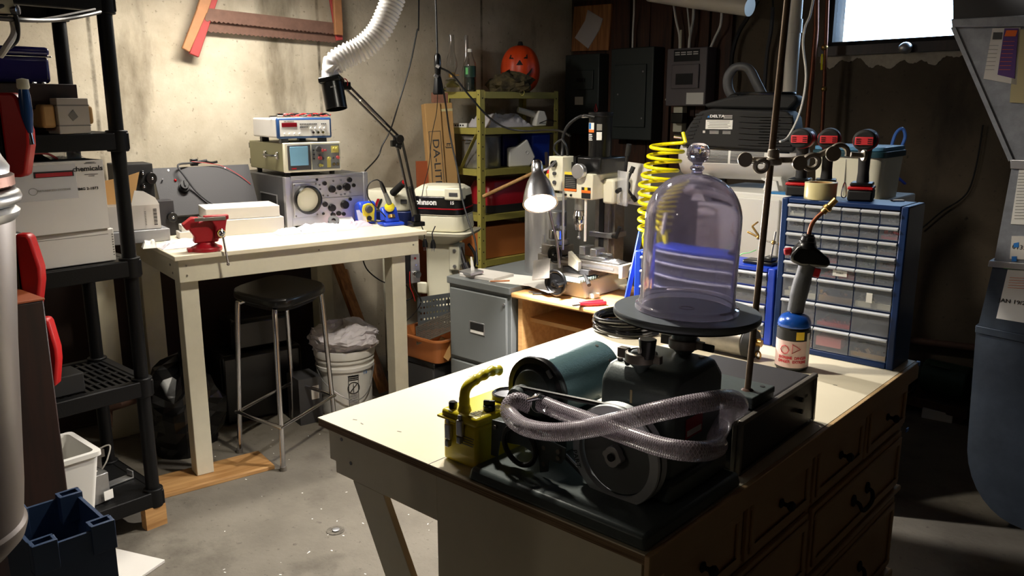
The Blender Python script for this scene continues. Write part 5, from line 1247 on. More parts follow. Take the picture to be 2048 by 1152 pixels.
# tall projector-screen style carton
q = aty(885, 370, 4.95)
t = thing('tall_carton', 'tall brown cardboard carton with DA-LITE printed sideways, leaning on the wall', 'carton', V3(-.425, 4.98, 0), 66, rot=(R(-4), R(-2.4), R(20)))
TH = 1.585
ob('carton_body', B().b0(0, .098, 0, .09, 0, TH), 'card', t, bev=.003)
ob('carton_side', B().b0(.0985, .175, .01, .09, 0, TH-.0), 'card', t, bev=.003)
ob('tape_strip', B().b0(.10, .174, .0085, .0098, TH-.05, TH-.035), 'tape', t)
text('carton_text', 'DA-LITE', .058, (.050, -.0008, 1.23), V3(0, 0, -1), V3(1, 0, 0), 'greyd', t, bold=.0003, squash=1.4)
text('carton_text', 'EJ', .045, (.135, .0085, 1.33), V3(0, 0, -1), V3(1, 0, 0), 'greyd', t, squash=1.1)
m = B().b0(.012, .015, -.001, 0, .9, 1.42).b0(.083, .086, -.001, 0, .9, 1.42).b0(.012, .086, -.001, 0, 1.417, 1.42); ob('printed_frame', m, 'greyd', t)
solo('brick_scrap', B().b0(0, .09, 0, .05, 0, .06), mt('brick', (150, 104, 84), .9, var=.3, vs=60), 'crumbling brown scrap on top of the tall cardboard carton', 'scrap', V3(-.47, 5.09, TH-.0), 66)
# books / boards standing on the floor between cartons
q = aty(940, 560, 4.4)
solo('cardboard_piece', B().b0(0, .11, 0, .03, 0, .62), 'card', 'brown cardboard piece standing left of the grey boards behind the cabinet', 'board', V3(-.262, 4.56, 0), 110, rot=(R(-6), 0, R(-15)), bev=.002)
for i in range(3):
    solo('grey_board', B().b0(0, .016, 0, .14, 0, .64-.01*i), 'galv', ['leftmost of three thin grey boards standing behind the filing cabinet', 'middle of three thin grey boards standing behind the filing cabinet', 'rightmost of three thin grey boards standing behind the filing cabinet'][i], 'board', V3(-.155+.026*i, 4.42, 0), 100, rot=(R(-5), 0, R(-10)), group='thin grey boards behind the filing cabinet', bev=.002)

# mustard steel shelving; local x along the front (az 48), y to the wall
YO = V3(-.19, 5.05, 0)
t = thing('steel_shelving', 'mustard yellow steel angle shelving in the corner, loaded with boxes', 'shelving', YO, 48)
YL, YD = .66, .34
yt = [.10, .62, .905, 1.185, 1.435, 1.65]
for x in (0, YL):
    for y in (0, YD):
        sx = 1 if x == 0 else -1; sy = 1 if y == 0 else -1
        a0, a1 = sorted((x, x+sx*.036)); b0_, b1_ = sorted((y, y+sy*.002)); c0_, c1_ = sorted((x, x+sx*.002)); d0_, d1_ = sorted((y, y+sy*.036))
        po = ob('post', B().b0(a0, a1, b0_, b1_, 0, 1.66).b0(c0_, c1_, d0_, d1_, 0, 1.66), 'yshelf', t)
        if y == 0 or x == 0:
            m = B()
            for k in range(22):
                if y == 0: m.cyl((x+sx*.018, y-.0006, .1+k*.072), (x+sx*.018, y+.001, .1+k*.072), .0045, n=8)
                if x == 0: m.cyl((x-.0006, y+sy*.018, .12+k*.072), (x+.001, y+sy*.018, .12+k*.072), .0045, n=8)
            o = ob('bolt_hole', m, 'ink', po)
            o['kind'] = 'stuff'
for z in yt:
    ob('shelf_plate', B().b0(.003, YL-.003, .003, YD-.003, z-.004, z).b0(.036, YL-.036, -.002, .003, z-.038, z+.001).b0(.036, YL-.036, YD-.003, YD+.001, z-.038, z).b0(-.002, .003, .036, YD-.036, z-.038, z+.001).b0(YL-.003, YL+.002, .036, YD-.036, z-.038, z), 'yshelf', t)
ob('side_brace', B().bar((-.004, .03, 1.40), (-.004, YD-.03, 1.02), .026, .003), 'yshelf', t)
def YLc(x, y, z): return YO+U(48)*x+U(-42)*y+V3(0, 0, z)
# jack-o-lantern
t = thing('pumpkin_bucket', 'orange plastic jack-o-lantern with triangular eyes on top of the mustard shelving', 'pumpkin', YLc(.48, .17, 1.652), 100); t.scale = (1.1, 1.1, 1)
pm = B(); n = 60; mm_ = 24; v = []; f = []
for j in range(mm_+1):
    tt = j/mm_; a = -PI/2+PI*tt; z = .145+.148*math.sin(a); rr = .118*(math.cos(a)**.75 if math.cos(a) > 0 else 0)*(1-.18*(tt-.4)) if 0 < j < mm_ else .004
    for i in range(n):
        th = 2*PI*i/n; k = 1-.045*abs(math.cos(th*4))**5; v.append((rr*k*math.cos(th), rr*k*math.sin(th), z))
for j in range(mm_):
    for i in range(n): f.append((j*n+i, j*n+(i+1) % n, (j+1)*n+(i+1) % n, (j+1)*n+i))
f += [tuple(reversed(range(n))), tuple(range(mm_*n, (mm_+1)*n))]
ob('pumpkin_body', pm.add(v, f), 'orange', t, ang=70)
def pface(poly):
    # face piece wrapped on the front of the pumpkin: poly in (angle offset in m, z)
    m = B(); pts = []
    for a, z in poly:
        s_ = (z-.145)/.148; rr = .118*max(math.cos(math.asin(max(-1, min(1, s_)))), .05)**.75*(1-.18*((math.asin(s_)+PI/2)/PI-.4)); th = -PI/2+a/.118
        pts.append((rr, th, z))
    n_ = len(pts)
    for off in (.985, 1.012): m.v += [(r_*off*math.cos(th), r_*off*math.sin(th), z) for r_, th, z in pts]
    m.f += [tuple(range(n_)), tuple(range(n_, 2*n_))]+[(i, (i+1) % n_, n_+(i+1) % n_, n_+i) for i in range(n_)]
    return m
each('eye', [pface([(-.058, .205), (-.052, .232), (-.022, .203)]), pface([(.040, .206), (.072, .235), (.068, .205)])], 'ink', t)
ob('nose', pface([(-.005, .165), (.016, .198), (.036, .166)]), 'ink', t)
ob('mouth', pface([(-.07, .11), (-.03, .095), (.0, .085), (.035, .09), (.075, .125), (.095, .15), (.085, .12), (.07, .10), (.055, .105), (.05, .085), (.02, .065), (.005, .07), (-.005, .062), (-.04, .075)]), 'ink', t)
ob('stem', B().cyl((0, 0, .29), (0, .005, .315), .018, .012), 'blackmatte', t)
# camouflage cap lump
random.seed(2)
camo = mt('camouflage_cloth', (96, 84, 54), .9, var=.8, vs=22, col2=(26, 22, 16))
solo('camouflage_cap', bagm(14, .14, .085, .115, 20, 8), camo, 'crumpled camouflage cloth cap in front of the orange pumpkin', 'cap', YLc(.30, .07, 1.652), smooth=False)
solo('yellow_hook', B().tube(spline([(0, 0, 0), (.012, -.004, .01), (.018, -.004, -.006), (.006, -.004, -.022), (-.008, -.004, -.012), (-.004, -.002, .01), (.004, 0, .02)], 5), .0025, 6), 'yshelf', 'small curled cream hook hanging from the edge of the mustard top shelf', 'hook', YLc(.33, -.005, 1.652))
# soda bottle
t = thing('soda_bottle', 'clear bottle with green label and white cap on the mustard shelving', 'bottle', YLc(.03, .13, 1.652))
ob('bottle_body', B().lathe([(.0, .0), (.03, .0), (.036, .008), (.036, .15), (.034, .17), (.016, .215), (.012, .235), (.010, .235), (.014, .215), (.032, .168), (.034, .15), (.034, .010), (0, .004)], n=28), 'clear', t)
ob('liquid', B().cyl((0, 0, .010), (0, 0, .145), .0325), mt('dark_soda', (20, 46, 40), .1), t)
ob('label', B().lathe([(.0367, .085), (.0367, .15)], n=28), 'greendk', t)
ob('label_print', B().b0(-.025, -.010, -.0385, -.03, .10, .14), 'greentape', t)
ob('cap', B().cyl((0, 0, .232), (0, 0, .25), .014), 'white', t)
# glass oil lamp
t = thing('oil_lamp', 'glass oil lamp with a tall chimney on the mustard shelving', 'lamp', YLc(-.0, .27, 1.652))
ob('font', B().lathe([(0, 0), (.05, .0), (.055, .01), (.045, .04), (.02, .06), (.045, .065), (.02, .085), (0, .085)], n=28), 'clear', t)
ob('burner', B().cyl((0, 0, .085), (0, 0, .115), .020).cyl((.02, 0, .10), (.045, 0, .10), .004), 'brass', t)
ob('chimney', B().lathe([(.022, .115), (.034, .15), (.034, .18), (.018, .24), (.016, .34), (.0145, .34), (.0165, .24), (.0325, .18), (.0325, .15), (.0205, .115)], n=28), 'clear', t)
t = thing('glass_decanter', 'tall slim clear glass standing behind the bottle on the mustard shelving', 'glass', YLc(.10, .25, 1.652))
ob('glass_body', B().lathe([(0, 0), (.03, 0), (.03, .12), (.014, .20), (.012, .34), (.0105, .34), (.0125, .20), (.028, .12), (.028, .004), (0, .004)], n=24), 'clear', t)
# tier 5: papers, dryer, small white block
t = thing('terminal_strip', 'small white block with dark sockets on the second mustard shelf', 'connector', YLc(-.0, .20, 1.436), 120)
ob('block', B().b0(-.06, .06, -.012, .012, 0, .026), 'white', t, bev=.002)
each('socket', [B().b0(-.045+i*.018, -.035+i*.018, -.0135, -.011, .008, .018) for i in range(5)], 'ink', t)
crumple('paper_pile', 'pile of crumpled grey and white papers on the second mustard shelf', 'paper', YLc(.28, .15, 1.436), .42, .26, .085, 'bag', 31, 48, 14)
t = thing('hair_dryer', 'white plastic appliance with a grey grille end on the second mustard shelf', 'appliance', YLc(.52, .06, 1.438), 60)
ob('body', B().prism([(-.02, 0), (.06, 0), (.07, .05), (.05, .095), (0, .10), (-.015, .05)], -.03, .05, 'xz'), 'white', t, bev=.008)
ob('nozzle', B().cyl((-.0, .01, .07), (-.12, .03, .105), .022, .018), 'white', t)
P = [YLc(.50, .05, 1.445), YLc(.56, .0, 1.475), YLc(.62, -.01, 1.47), YLc(.655, .02, 1.475)]
solo('appliance_cord', B().tube(spline(P, 5), .003, 6), 'rubber', 'black cord beside the white appliance on the second mustard shelf', 'cord')
# tier 4: stock pot, white cooler lid, blue bin
t = thing('stock_pot', 'tall stainless stock pot on the third mustard shelf', 'pot', YLc(.15, .172, 1.187))
ob('pot_body', B().lathe([(0, 0), (.118, 0), (.122, .006), (.122, .19), (.126, .194), (.126, .200), (.118, .200), (.118, .01), (0, .01)], n=40), 'steel', t)
ob('handle', B().tube(spline([(-.10, -.07, .17), (-.12, -.10, .172), (-.08, -.13, .172), (-.05, -.11, .17)], 5), .004, 8), 'chrome', t)
t = thing('moulded_cover', 'white five sided moulded lid with a round dimple on the third mustard shelf', 'lid', YLc(.27, .045, 1.187), 66)
ob('lid_body', B().prism([(0, 0), (.15, 0), (.19, .06), (.13, .175), (.06, .13), (0, .12)], 0, .04, 'xz'), 'white', t, bev=.01)
ob('dimple', B().lathe([(.006, 0), (.012, .002), (.014, 0)], (.125, -.001, .09), (0, -1, 0), n=20, close=True), 'white', t)
t = thing('blue_bin', 'bright blue plastic bin at the right of the third mustard shelf', 'bin', YLc(.46, .03, 1.187), 48)
ob('bin_body', B().b0(0, .155, 0, .26, 0, .20, -.006, -.006), 'blue2', t, bev=.012)
ob('bin_lid', B().b0(-.012, .167, -.012, .272, .2005, .215), 'blue2', t, bev=.004)
t = thing('dark_blue_bin', 'dark blue plastic bin behind the white lid on the third mustard shelf', 'bin', YLc(.29, .12, 1.187), 48)
ob('bin_body', B().b0(0, .15, 0, .19, 0, .21), 'indigo', t, bev=.01)
# tier 3: red bag, wooden stick
t = thing('red_tool_bag', 'red soft tool bag with black trim on the lower mustard shelf', 'bag', YLc(.10, .03, .906), 48)
tub([(rr_(0, .46, 0, .26, .05), 0), (rr_(-.005, .465, -.005, .265, .05), .10), (rr_(.03, .43, .04, .22, .05), .20)], 'red', t, 'bag_body', .01)
ob('black_base', B().prism(rr_(-.008, .468, -.008, .268, .05), .002, .05, 'xy'), 'blackmatte', t)
text('bag_text', 'Mil', .05, (.37, -.007, .14), X, Z_, 'whiteink', t, squash=1.1)
p1 = aty(967, 393, 4.85); p2 = aty(1075, 342, 4.7)
solo('tool_shaft', B().cyl(p1, p2, .012, .010), 'wood', 'round wooden tool handle sticking out of the mustard shelving above the red bag', 'handle')
# tier 2: stacked magazines, orange box
t = thing('orange_crate', 'orange brown wooden crate on the bottom mustard shelf', 'crate', YLc(.05, .03, .622), 48)
ob('crate_body', B().b0(0, .36, 0, .24, 0, .20), 'tan', t, bev=.004)
random.seed(6)
for i in range(7):
    o = solo('magazine', B().b0(0, .20, 0, .26, 0, .012), ['whitebox', 'card', 'cream2'][i % 3], '%s magazine of the pile on the lower mustard shelf' % ['bottom', 'second from bottom', 'third from bottom', 'middle', 'third from top', 'second from top', 'topmost'][i], 'magazine', YLc(.44+.004*(i % 2), .02, .623+i*.0125), 48-2+i*.7, 'magazines piled on the lower mustard shelf')
solo('cream_box', B().b0(0, .20, 0, .02, 0, .10), 'cream2', 'cream box on the bottom mustard shelf under the magazines', 'box', YLc(.44, .02, .102), 48)
t = thing('dark_boards', 'dark boards leaning against the wall right of the mustard shelving', 'board', V3(.42, 5.35, 0), 48)
each('board', [B().box((.0+i*.10, .05*i, .62), (.07, .02, 1.25), (-4, 0, 6*i)) for i in range(3)], 'greyd', t)
solo('leaning_slat', B().bar(aty(1092, 305, 4.9), V3(aty(1120, 520, 4.7).x, 4.7, .02), .05, .015), 'woodd', 'dark wooden slat leaning right of the mustard shelving', 'board')

# ================================================================ FILING CABINET AND DESK (frame of the island, beyond it)
t = thing('filing_cabinet', 'grey steel two-drawer filing cabinet left of the wooden desk', 'filing cabinet', IL(-1.07, 1.484, 0), 132)
FW, FD, FH = .398, .66, .78
ob('cabinet_body', B().b0(0, FW, .012, FD, 0, FH-.034), 'grey', t, bev=.003)
ob('top_rim', B().b0(-.003, FW+.003, -.004, FD+.002, FH-.034, FH), 'grey', t, bev=.004)
for i, (z0, z1) in enumerate(((.395, .728), (.04, .375))):
    d = ob('drawer', B().b0(.018, FW-.018, -.004, .012, z0, z1), 'grey', t, bev=.004)
    hz = z0+.135
    ob('handle', B().b0(.150, .247, -.0065, -.004, hz, hz+.058), 'alu', d, bev=.001)
    ob('handle_recess', B().b0(.156, .241, -.0075, -.0064, hz+.018, hz+.053), 'dark', d)
    ob('handle_lip', B().prism([(-.0075, hz+.004), (-.0065, hz+.020), (-.004, hz+.020), (-.004, hz+.004)], .156, .241, 'yz'), 'white', d)
ob('lock', B().cyl((FW-.03, -.004, .70), (FW-.03, -.010, .70), .007), 'steel', t)
def FL(x, y, z=0): return IL(-1.07+x, 1.484+y, .78+z)
t = thing('metal_drum', 'tall aluminium cylinder with a flat lid standing on the filing cabinet', 'cylinder', FL(.27, .40))
ob('drum_body', B().cyl((0, 0, 0), (0, 0, .36), .10, n=48), 'alu', t)
ob('lid', B().lathe([(0, .372), (.098, .372), (.103, .370), (.103, .352), (.1005, .352), (.1005, .3605), (0, .3605)], n=48), 'cream2', t)
ob('seam', B().b0(.01, .016, -.1025, -.099, 0, .35), 'steel', t)
solo('metal_tube', B().cyl((0, 0, 0), (0, 0, .31), .052, n=40), 'steel', 'narrower aluminium tube standing in front of the drum on the filing cabinet', 'tube', FL(.385, .335), bev=.002)
solo('writing_pad', B().b0(0, .21, 0, .15, 0, .016), 'whitebox', 'thick white pad on the front of the filing cabinet', 'pad', FL(.05, .03), 128, bev=.002)
t = thing('drilled_plate', 'small tilted aluminium plate with a white spark plug stem on the pad', 'plate', FL(.10, .06, .018), 132, rot=(R(6), R(-3), rotz(150)))
ob('plate', B().b0(-.06, .06, -.035, .035, 0, .012), 'alu', t, bev=.001)
ob('stem', B().lathe([(.009, .012), (.009, .025), (.007, .03), (.007, .055), (.005, .06), (.004, .075), (0, .077)], (-.0, .01, 0)), 'white', t)
solo('pencil', B().cyl((0, 0, .004), (.09, 0, .004), .0035, n=6), 'tan', 'orange pencil lying across the papers on the filing cabinet', 'pencil', FL(.26, .02, .003), 80)
solo('paper_sheet', B().b0(0, .28, 0, .20, 0, .0015), 'paper', 'white paper sheet under the clamp lamp, across the cabinet and desk', 'paper', FL(.24, .03, .001), 118)
solo('paper_sheet', B().b0(0, .21, 0, .16, 0, .0015), 'whitebox', 'second white paper sheet partly under the first, towards the mill', 'paper', FL(.40, .09, .003), 150)
solo('metal_ruler', B().b0(0, .18, 0, .02, 0, .002), 'steel', 'steel ruler on the desk beside the big black handwheel', 'ruler', IL(-.60, 1.53, .762), 85)
solo('metal_rod', B().cyl((0, 0, .004), (.13, 0, .004), .004), 'blackmatte', 'short black rod on the desk beside the steel ruler', 'rod', IL(-.56, 1.51, .762), 88)
solo('mounting_plate', B().b0(0, .085, 0, .005, 0, .09), 'dullsteel', 'aluminium plate with drilled holes leaning against the mill table', 'plate', aty(1064, 560, 3.50), rot=(R(-28), R(-12), rotz(120)))
# desk
t = thing('wooden_desk', 'light maple desk carrying the milling machine, right of the filing cabinet', 'desk', IL(-.668, 1.484, 0), 132)
DW = .63
ob('desk_top', B().b0(0, DW, 0, .66, .735, .76), 'desk', t, bev=.008, seg=3)
ob('side_panel', B().b0(.02, .045, .03, .62, 0, .7345), 'desk', t)
ob('side_panel', B().b0(DW-.045, DW-.02, .03, .62, 0, .7345), 'desk', t)
ob('back_panel', B().b0(.0455, DW-.0455, .60, .615, .0, .7345), 'woodr', t)
ob('inner_shelf', B().b0(.0455, DW-.0455, .08, .595, .62, .638), 'desk', t)
t = thing('red_pliers', 'red handled pliers lying near the front edge of the desk', 'pliers', IL(-.27, 1.50, .762), 70)
ob('handle', B().tube(spline([(-.02, 0, .008), (.03, .014, .008), (.09, .012, .008)], 5), .009, 8), 'red', t)
ob('handle', B().tube(spline([(-.02, 0, .008), (.03, -.014, .008), (.09, -.016, .008)], 5), .009, 8), 'red', t)
ob('jaws', B().b0(-.055, -.012, -.008, .008, .002, .012), 'dullsteel', t, bev=.003)
# steel sheet shield behind the mill
solo('steel_back_plate', B().b0(0, .93, 0, .012, 0, 1.28), mt('panel_umber', (72, 70, 64), .7, var=.12, vs=6), 'large grey panel standing upright behind the desk and milling machine', 'panel', IL(-.97, 2.20, .0), 132)

# ---- bench milling machine, local x right along table, y back; origin at base centre front on desk
t = thing('milling_machine', 'cream and black bench milling machine on the wooden desk', 'milling machine', IL(-.42, 1.60, .7615), 132); t.scale = (.96, .96, .95)
ob('base', B().prism([(-.085, 0), (.085, 0), (.075, .035), (.06, .075), (-.06, .075), (-.075, .035)], .0, .34, 'xz'), 'cream2', t, bev=.006)
each('mount_lug', [B().b0(x0, x1, y, y+.045, 0, .022) for x0, x1 in ((-.115, -.085), (.085, .115)) for y in (.02, .26)], 'cream2', t, bev=.003)
ob('cross_slide_way', B().b0(-.05, .05, -.01, .22, .0755, .10), 'dullsteel', t)
ob('saddle', B().b0(-.075, .075, .03, .16, .10, .125), 'greyd', t, bev=.003)
tb_ = ob('table', B().b0(-.235, .235, .045, .145, .125, .165), 'dullsteel', t, bev=.003)
each('t_slot', [B().b0(-.234, .234, y, y+.008, .1652, .1662) for y in (.065, .091, .117)], 'ink', tb_)
ob('table_scale', B().b0(-.20, .20, .0432, .0448, .138, .150), 'alu', t)
ob('end_cap', B().b0(.2355, .255, .03, .16, .11, .170), 'cream2', t, bev=.004)
def wheel(parent, c, ax, r, name='handwheel', mat='black', spokes=True):
    c = Vector(c); ax = Vector(ax).normalized(); x, y = basis(ax)
    m = B().torus(c, r*.88, r*.13, ax, 36, 10).lathe([(r*.25, -r*.22), (r*.25, r*.25), (r*.1, r*.3), (0, r*.3)], c, ax, 20)
    m.lathe([(r*.2, -r*.04), (r*.85, -r*.04), (r*.85, r*.04), (r*.2, r*.04)], c, ax, 36)
    w = ob(name, m, mat, parent)
    h = c + x*(r*.72)
    ob('crank_knob', B().cyl(h, h+ax*(r*.75), r*.14, r*.16, n=14), mat, w, bev=.001)
    ob('wheel_hub', B().cyl(c+ax*(r*.3), c+ax*(r*.34), r*.10), 'chrome', w)
    return w
ob('screw_shaft', B().cyl((.2555, .095, .13), (.275, .095, .13), .014), 'cream2', t)
wheel(t, (.288, .095, .13), (1, 0, 0), .064)
ob('screw_shaft', B().cyl((0, 0, .07), (0, -.055, .07), .013), 'dullsteel', t)
wheel(t, (-.035, -.065, .068), (0, -1, 0), .062)
bel = B(); 
for i in range(9): y = -.045+i*.016; bel.add([(-.055, y, .080), (.085, y, .080), (.085, y+.008, .096), (-.055, y+.008, .096), (-.055, y+.016, .080), (.085, y+.016, .080)], [(0, 1, 2, 3), (3, 2, 5, 4)])
ob('way_bellows', bel, mt('bellows_rubber', (92, 108, 104), .4), t, solid=.0015, smooth=False)
ob('lock_lever', B().cyl((.06, .02, .105), (.125, -.03, .075), .007, .009), 'blackmatte', t)
ob('column', B().b0(-.055, .055, .25, .33, .075, .50).b0(-.04, .04, .225, .2495, .10, .50), 'dullsteel', t, bev=.003)
ob('column_slot', B().b0(-.014, .014, .222, .2248, .12, .48), 'ink', t)
ob('column_foot', B().b0(-.075, .075, .23, .34, .0755, .11), 'cream2', t, bev=.004)
ob('depth_stop', B().b0(-.065, .065, .215, .335, .245, .27), 'steel', t, bev=.002)
ob('stop_lever', B().cyl((.065, .22, .258), (.10, .20, .258), .006).cyl((.10, .20, .255), (.125, .19, .31), .007, .009), 'blackmatte', t)
# head
ob('head_body', B().b0(-.085, .075, .045, .25, .44, .555), 'cream2', t, bev=.006)
ob('head_side', B().b0(.0755, .135, .12, .27, .42, .53), 'cream2', t, bev=.01)
ob('gear_cover', B().b0(-.03, .10, .07, .26, .5555, .625), 'black', t, bev=.006)
ob('control_box', B().b0(-.165, -.0855, .035, .12, .47, .625), 'cream2', t, bev=.004)
ob('speed_knob', B().cyl((-.127, .034, .592), (-.127, .016, .592), .015), 'black', t, bev=.002)
each('push_button', [B().cyl((-.127, .034, z), (-.127, .026, z), .009) for z in (.548, .508)], 'greyd', t, bev=.001)
ob('emergency_stop', B().cyl((-.166, .06, .545), (-.185, .055, .545), .016), 'redp', t, bev=.003)
ob('stop_guard', B().b0(-.176, -.1665, .03, .075, .50, .545), 'yelink', t, bev=.003)
m = B(); decal(m, (-.045, .0445, .515), X, Z_, .068, .085); ob('warning_plate', m, 'ink', t)
m = B(); decal(m, (-.045, .0435, .552), X, Z_, .068, .012); ob('warning_plate_header', m, 'yelink', t)
m = B(); decal(m, (-.045, .0435, .478), X, Z_, .068, .010); ob('warning_plate_footer', m, 'orink', t)
m = B()
for i in range(6): decal(m, (-.045, .0432, .492+i*.008), X, Z_, .055, .0022)
ob('plate_print', m, 'greyink', t)
m = B(); decal(m, (.042, .0445, .470), X, Z_, .05, .05); ob('head_sticker', m, 'ink', t)
m = B(); decal(m, (.042, .0435, .476), X, Z_, .05, .012); ob('head_sticker_band', m, 'orink', t)
m = B(); decal(m, (.042, .0435, .488), X, Z_, .016, .014); ob('warning_sign', m, 'yelink', t)
ob('round_cap', B().cyl((.012, .0445, .565), (.012, .018, .565), .034, n=32), 'alu', t, bev=.003)
each('panel_button', [B().cyl((x, .0445, .455), (x, .038, .455), .005) for x in (-.07, -.04)], 'black', t)
ob('motor', B().cyl((.025, .165, .6255), (.025, .165, .80), .052, n=36), 'black', t)
ob('motor_cap', B().cyl((.025, .165, .8005), (.025, .165, .822), .055, n=36), 'black', t, bev=.004)
m = B()
def mlabel(m, a0, a1, z0, z1, r=.0526):
    for i in range(6):
        u0 = a0+(a1-a0)*i/6; u1 = a0+(a1-a0)*(i+1)/6; k = len(m.v)
        m.v += [(.025+r*math.sin(u), .165-r*math.cos(u), z) for u, z in ((u0, z0), (u1, z0), (u1, z1), (u0, z1))]; m.f.append((k, k+1, k+2, k+3))
    return m
ob('motor_sticker', mlabel(B(), -.9, .05, .745, .775), 'white', t)
ob('motor_sticker_band', mlabel(B(), -.9, .05, .733, .745), 'orink', t)
ob('motor_sticker', mlabel(B(), .3, .75, .70, .735), 'white', t)
ob('motor_sticker', mlabel(B(), .3, .75, .742, .77), 'greyink', t)
ob('goggles_pictogram', mlabel(B(), -.68, -.28, .748, .773, .0532), 'blueink', t)
m = B()
for i in range(4): mlabel(m, -.9, -.15+.05*(i % 2), .722-i*.008, .7255-i*.008, .0528)
ob('motor_print', m, 'whiteink', t)
ob('oil_cup', B().cyl((-.055, .09, .5555), (-.055, .09, .60), .018).cyl((-.055, .09, .60), (-.055, .09, .625), .010), 'black', t)
ob('quill', B().cyl((-.03, .095, .385), (-.03, .095, .44), .024), 'steel', t)
ob('drill_chuck', B().lathe([(.010, 0), (.018, .006), (.024, .03), (.027, .034), (.027, .055), (.030, .058), (.030, .072), (.027, .075), (.024, .092), (.018, .098)], (-.03, .095, .286)), 'chrome', t)
ob('drill_bit', B().cyl((-.03, .095, .25), (-.03, .095, .288), .005).sph((-.03, .095, .256), .009), 'steel', t)
ob('stop_rod', B().cyl((-.08, .04, .20), (-.08, .04, .47), .006), 'alu', t)
ob('depth_rod', B().cyl((.03, .06, .25), (.03, .06, .44), .006), 'white', t)
w_hub = ob('feed_hub', B().cyl((.135, .17, .50), (.175, .165, .50), .024), 'blackmatte', t)
for a in (20, 140, 260):
    a = R(a); e = Vector((.185, .165+math.sin(a)*.09, .50+math.cos(a)*.09)); ob('feed_handle', B().cyl((.165, .165, .50), e, .006).cyl(e-(e-Vector((.165, .165, .5)))*.3, e, .010), 'blackmatte', t)
ob('long_lever', B().cyl((.15, .17, .50), (.185, .15, .66), .007).cyl((.18, .153, .635), (.192, .146, .685), .011), 'blackmatte', t)
ob('rack_cover', B().box((.165, .27, .50), (.13, .006, .19), (0, 4, 0)), 'white', t, bev=.001)
ob('chip_shield', B().sheet(lambda u, v: (.14+.09*math.sin(u*PI)*.5+u*.06, .14-.04*math.sin(u*PI), .42+v*.15), 8, 4), 'film', t, solid=.002)
ob('gas_spring', B().cyl((.02, .29, .5), (.02, .29, .58), .022), 'brass', t)
# cable loop on the head
P = [(.03, .115, .80), (-.03, .10, .805), (-.09, .09, .77), (-.125, .09, .72), (-.13, .09, .66), (-.125, .08, .6255)]
ob('power_cable', B().tube(spline(P, 8), .007, 10), 'rubber', t)
ob('power_cable', B().tube(spline([(-.125, .08, .70), (-.155, .07, .68), (-.16, .07, .65), (-.14, .08, .6255)], 6), .0055, 8).tube(spline([(-.125, .08, .70), (-.10, .07, .68), (-.095, .08, .65), (-.10, .09, .6255)], 6), .0055, 8), 'rubber', t)
ob('cable_fitting', B().cyl((.0, .112, .805), (-.03, .10, .803), .009), 'chrome', t)
# rotary table on the left of the mill table
MO = IL(-.42, 1.60, .7615)
def ML(x, y, z): return MO+IX*(.96*x)+IY*(.96*y)+V3(0, 0, z*.95)
t = thing('rotary_table', 'steel rotary table with three jaw chuck and black handwheel, left on the mill table', 'rotary table', ML(-.155, .095, .1662), 132)
ob('base', B().b0(-.055, .055, -.05, .05, 0, .045), 'dullsteel', t, bev=.004)
ob('turntable', B().cyl((0, 0, .0455), (0, 0, .068), .050, n=36), 'steel', t, bev=.002)
ob('chuck', B().cyl((0, 0, .0685), (0, 0, .11), .040, n=36), 'chrome', t, bev=.002)
each('jaw', [B().box((math.cos(a)*.022, math.sin(a)*.022, .118), (.024, .010, .015), (0, 0, math.degrees(a))) for a in (.5, 2.6, 4.7)], 'steel', t, bev=.001)
ob('clamp_bolt', B().cyl((-.06, -.03, .02), (-.075, -.03, .02), .006).cyl((-.045, -.045, .05), (-.045, -.045, .085), .005), 'steel', t)
wheel(t, (.045, -.075, .012), (0, -1, 0), .040)
# vise with parallels on the table
t = thing('milling_vise', 'small steel milling vise in the middle of the mill table', 'vise', ML(.045, .095, .1665), 132)
ob('vise_body', B().b0(-.05, .09, -.03, .03, 0, .018), 'steel', t, bev=.002)
ob('fixed_jaw', B().b0(-.045, -.015, -.034, .034, .0185, .055), 'steel', t, bev=.002)
ob('moving_jaw', B().b0(.012, .045, -.032, .032, .0185, .05), 'alu', t, bev=.002)
ob('vise_screw', B().cyl((.045, 0, .03), (.11, 0, .03), .006), 'chrome', t)
t = thing('edge_block', 'small cream block with a slanted face in front of the small steel vise', 'block', ML(-.03, .015, .128), 132)
ob('block', B().prism([(0, .01), (.055, -.01), (.055, .03), (.0, .07)], 0, .026, 'xz'), 'cream2', t, bev=.002)
ob('clamp_screw', B().cyl((-.02, .013, .04), (.0, .013, .045), .006), 'black', t)
crumple('metal_chips', 'silver metal shavings and hold-down parts at the right of the mill table', 'shavings', ML(.17, .09, .1665), .09, .06, .012, 'alu', 41, 132, 8)

# ---- clamp lamp with the lit bulb
t = thing('gooseneck_lamp', 'silver bell shaped work lamp, switched on, on a gooseneck beside the mill', 'lamp', LAMP_P)
ax = LAMP_D
ob('shade', B().lathe([(.018, -.082), (.024, -.078), (.0255, -.06), (.024, -.056), (.026, -.035), (.036, -.018), (.050, .012), (.064, .062), (.071, .105), (.0685, .105), (.0595, .062), (.044, .012), (.028, -.02), (.0, -.025)], (0, 0, 0), ax, n=44), mt('spun_aluminium', (214, 216, 222), .25, 1), t)
ob('socket_cap', B().lathe([(.0, -.104), (.014, -.102), (.022, -.092), (.022, -.0825)], (0, 0, 0), ax, n=30), 'chrome', t)
ob('inner_reflector', B().lathe([(.028, -.019), (.042, .013), (.057, .062), (.066, .104), (.065, .104), (.056, .062), (.041, .013), (.027, -.018)], (0, 0, 0), ax, n=44, close=True), 'white', t)
ob('bulb', B().sph(ax*.06, .030, 20, 14), 'bulb', t)
arm_pts = [ax*-.07+V3(.02, .03, 0), V3(.05, .08, .06), aty(1118, 342, 3.42)-LAMP_P]
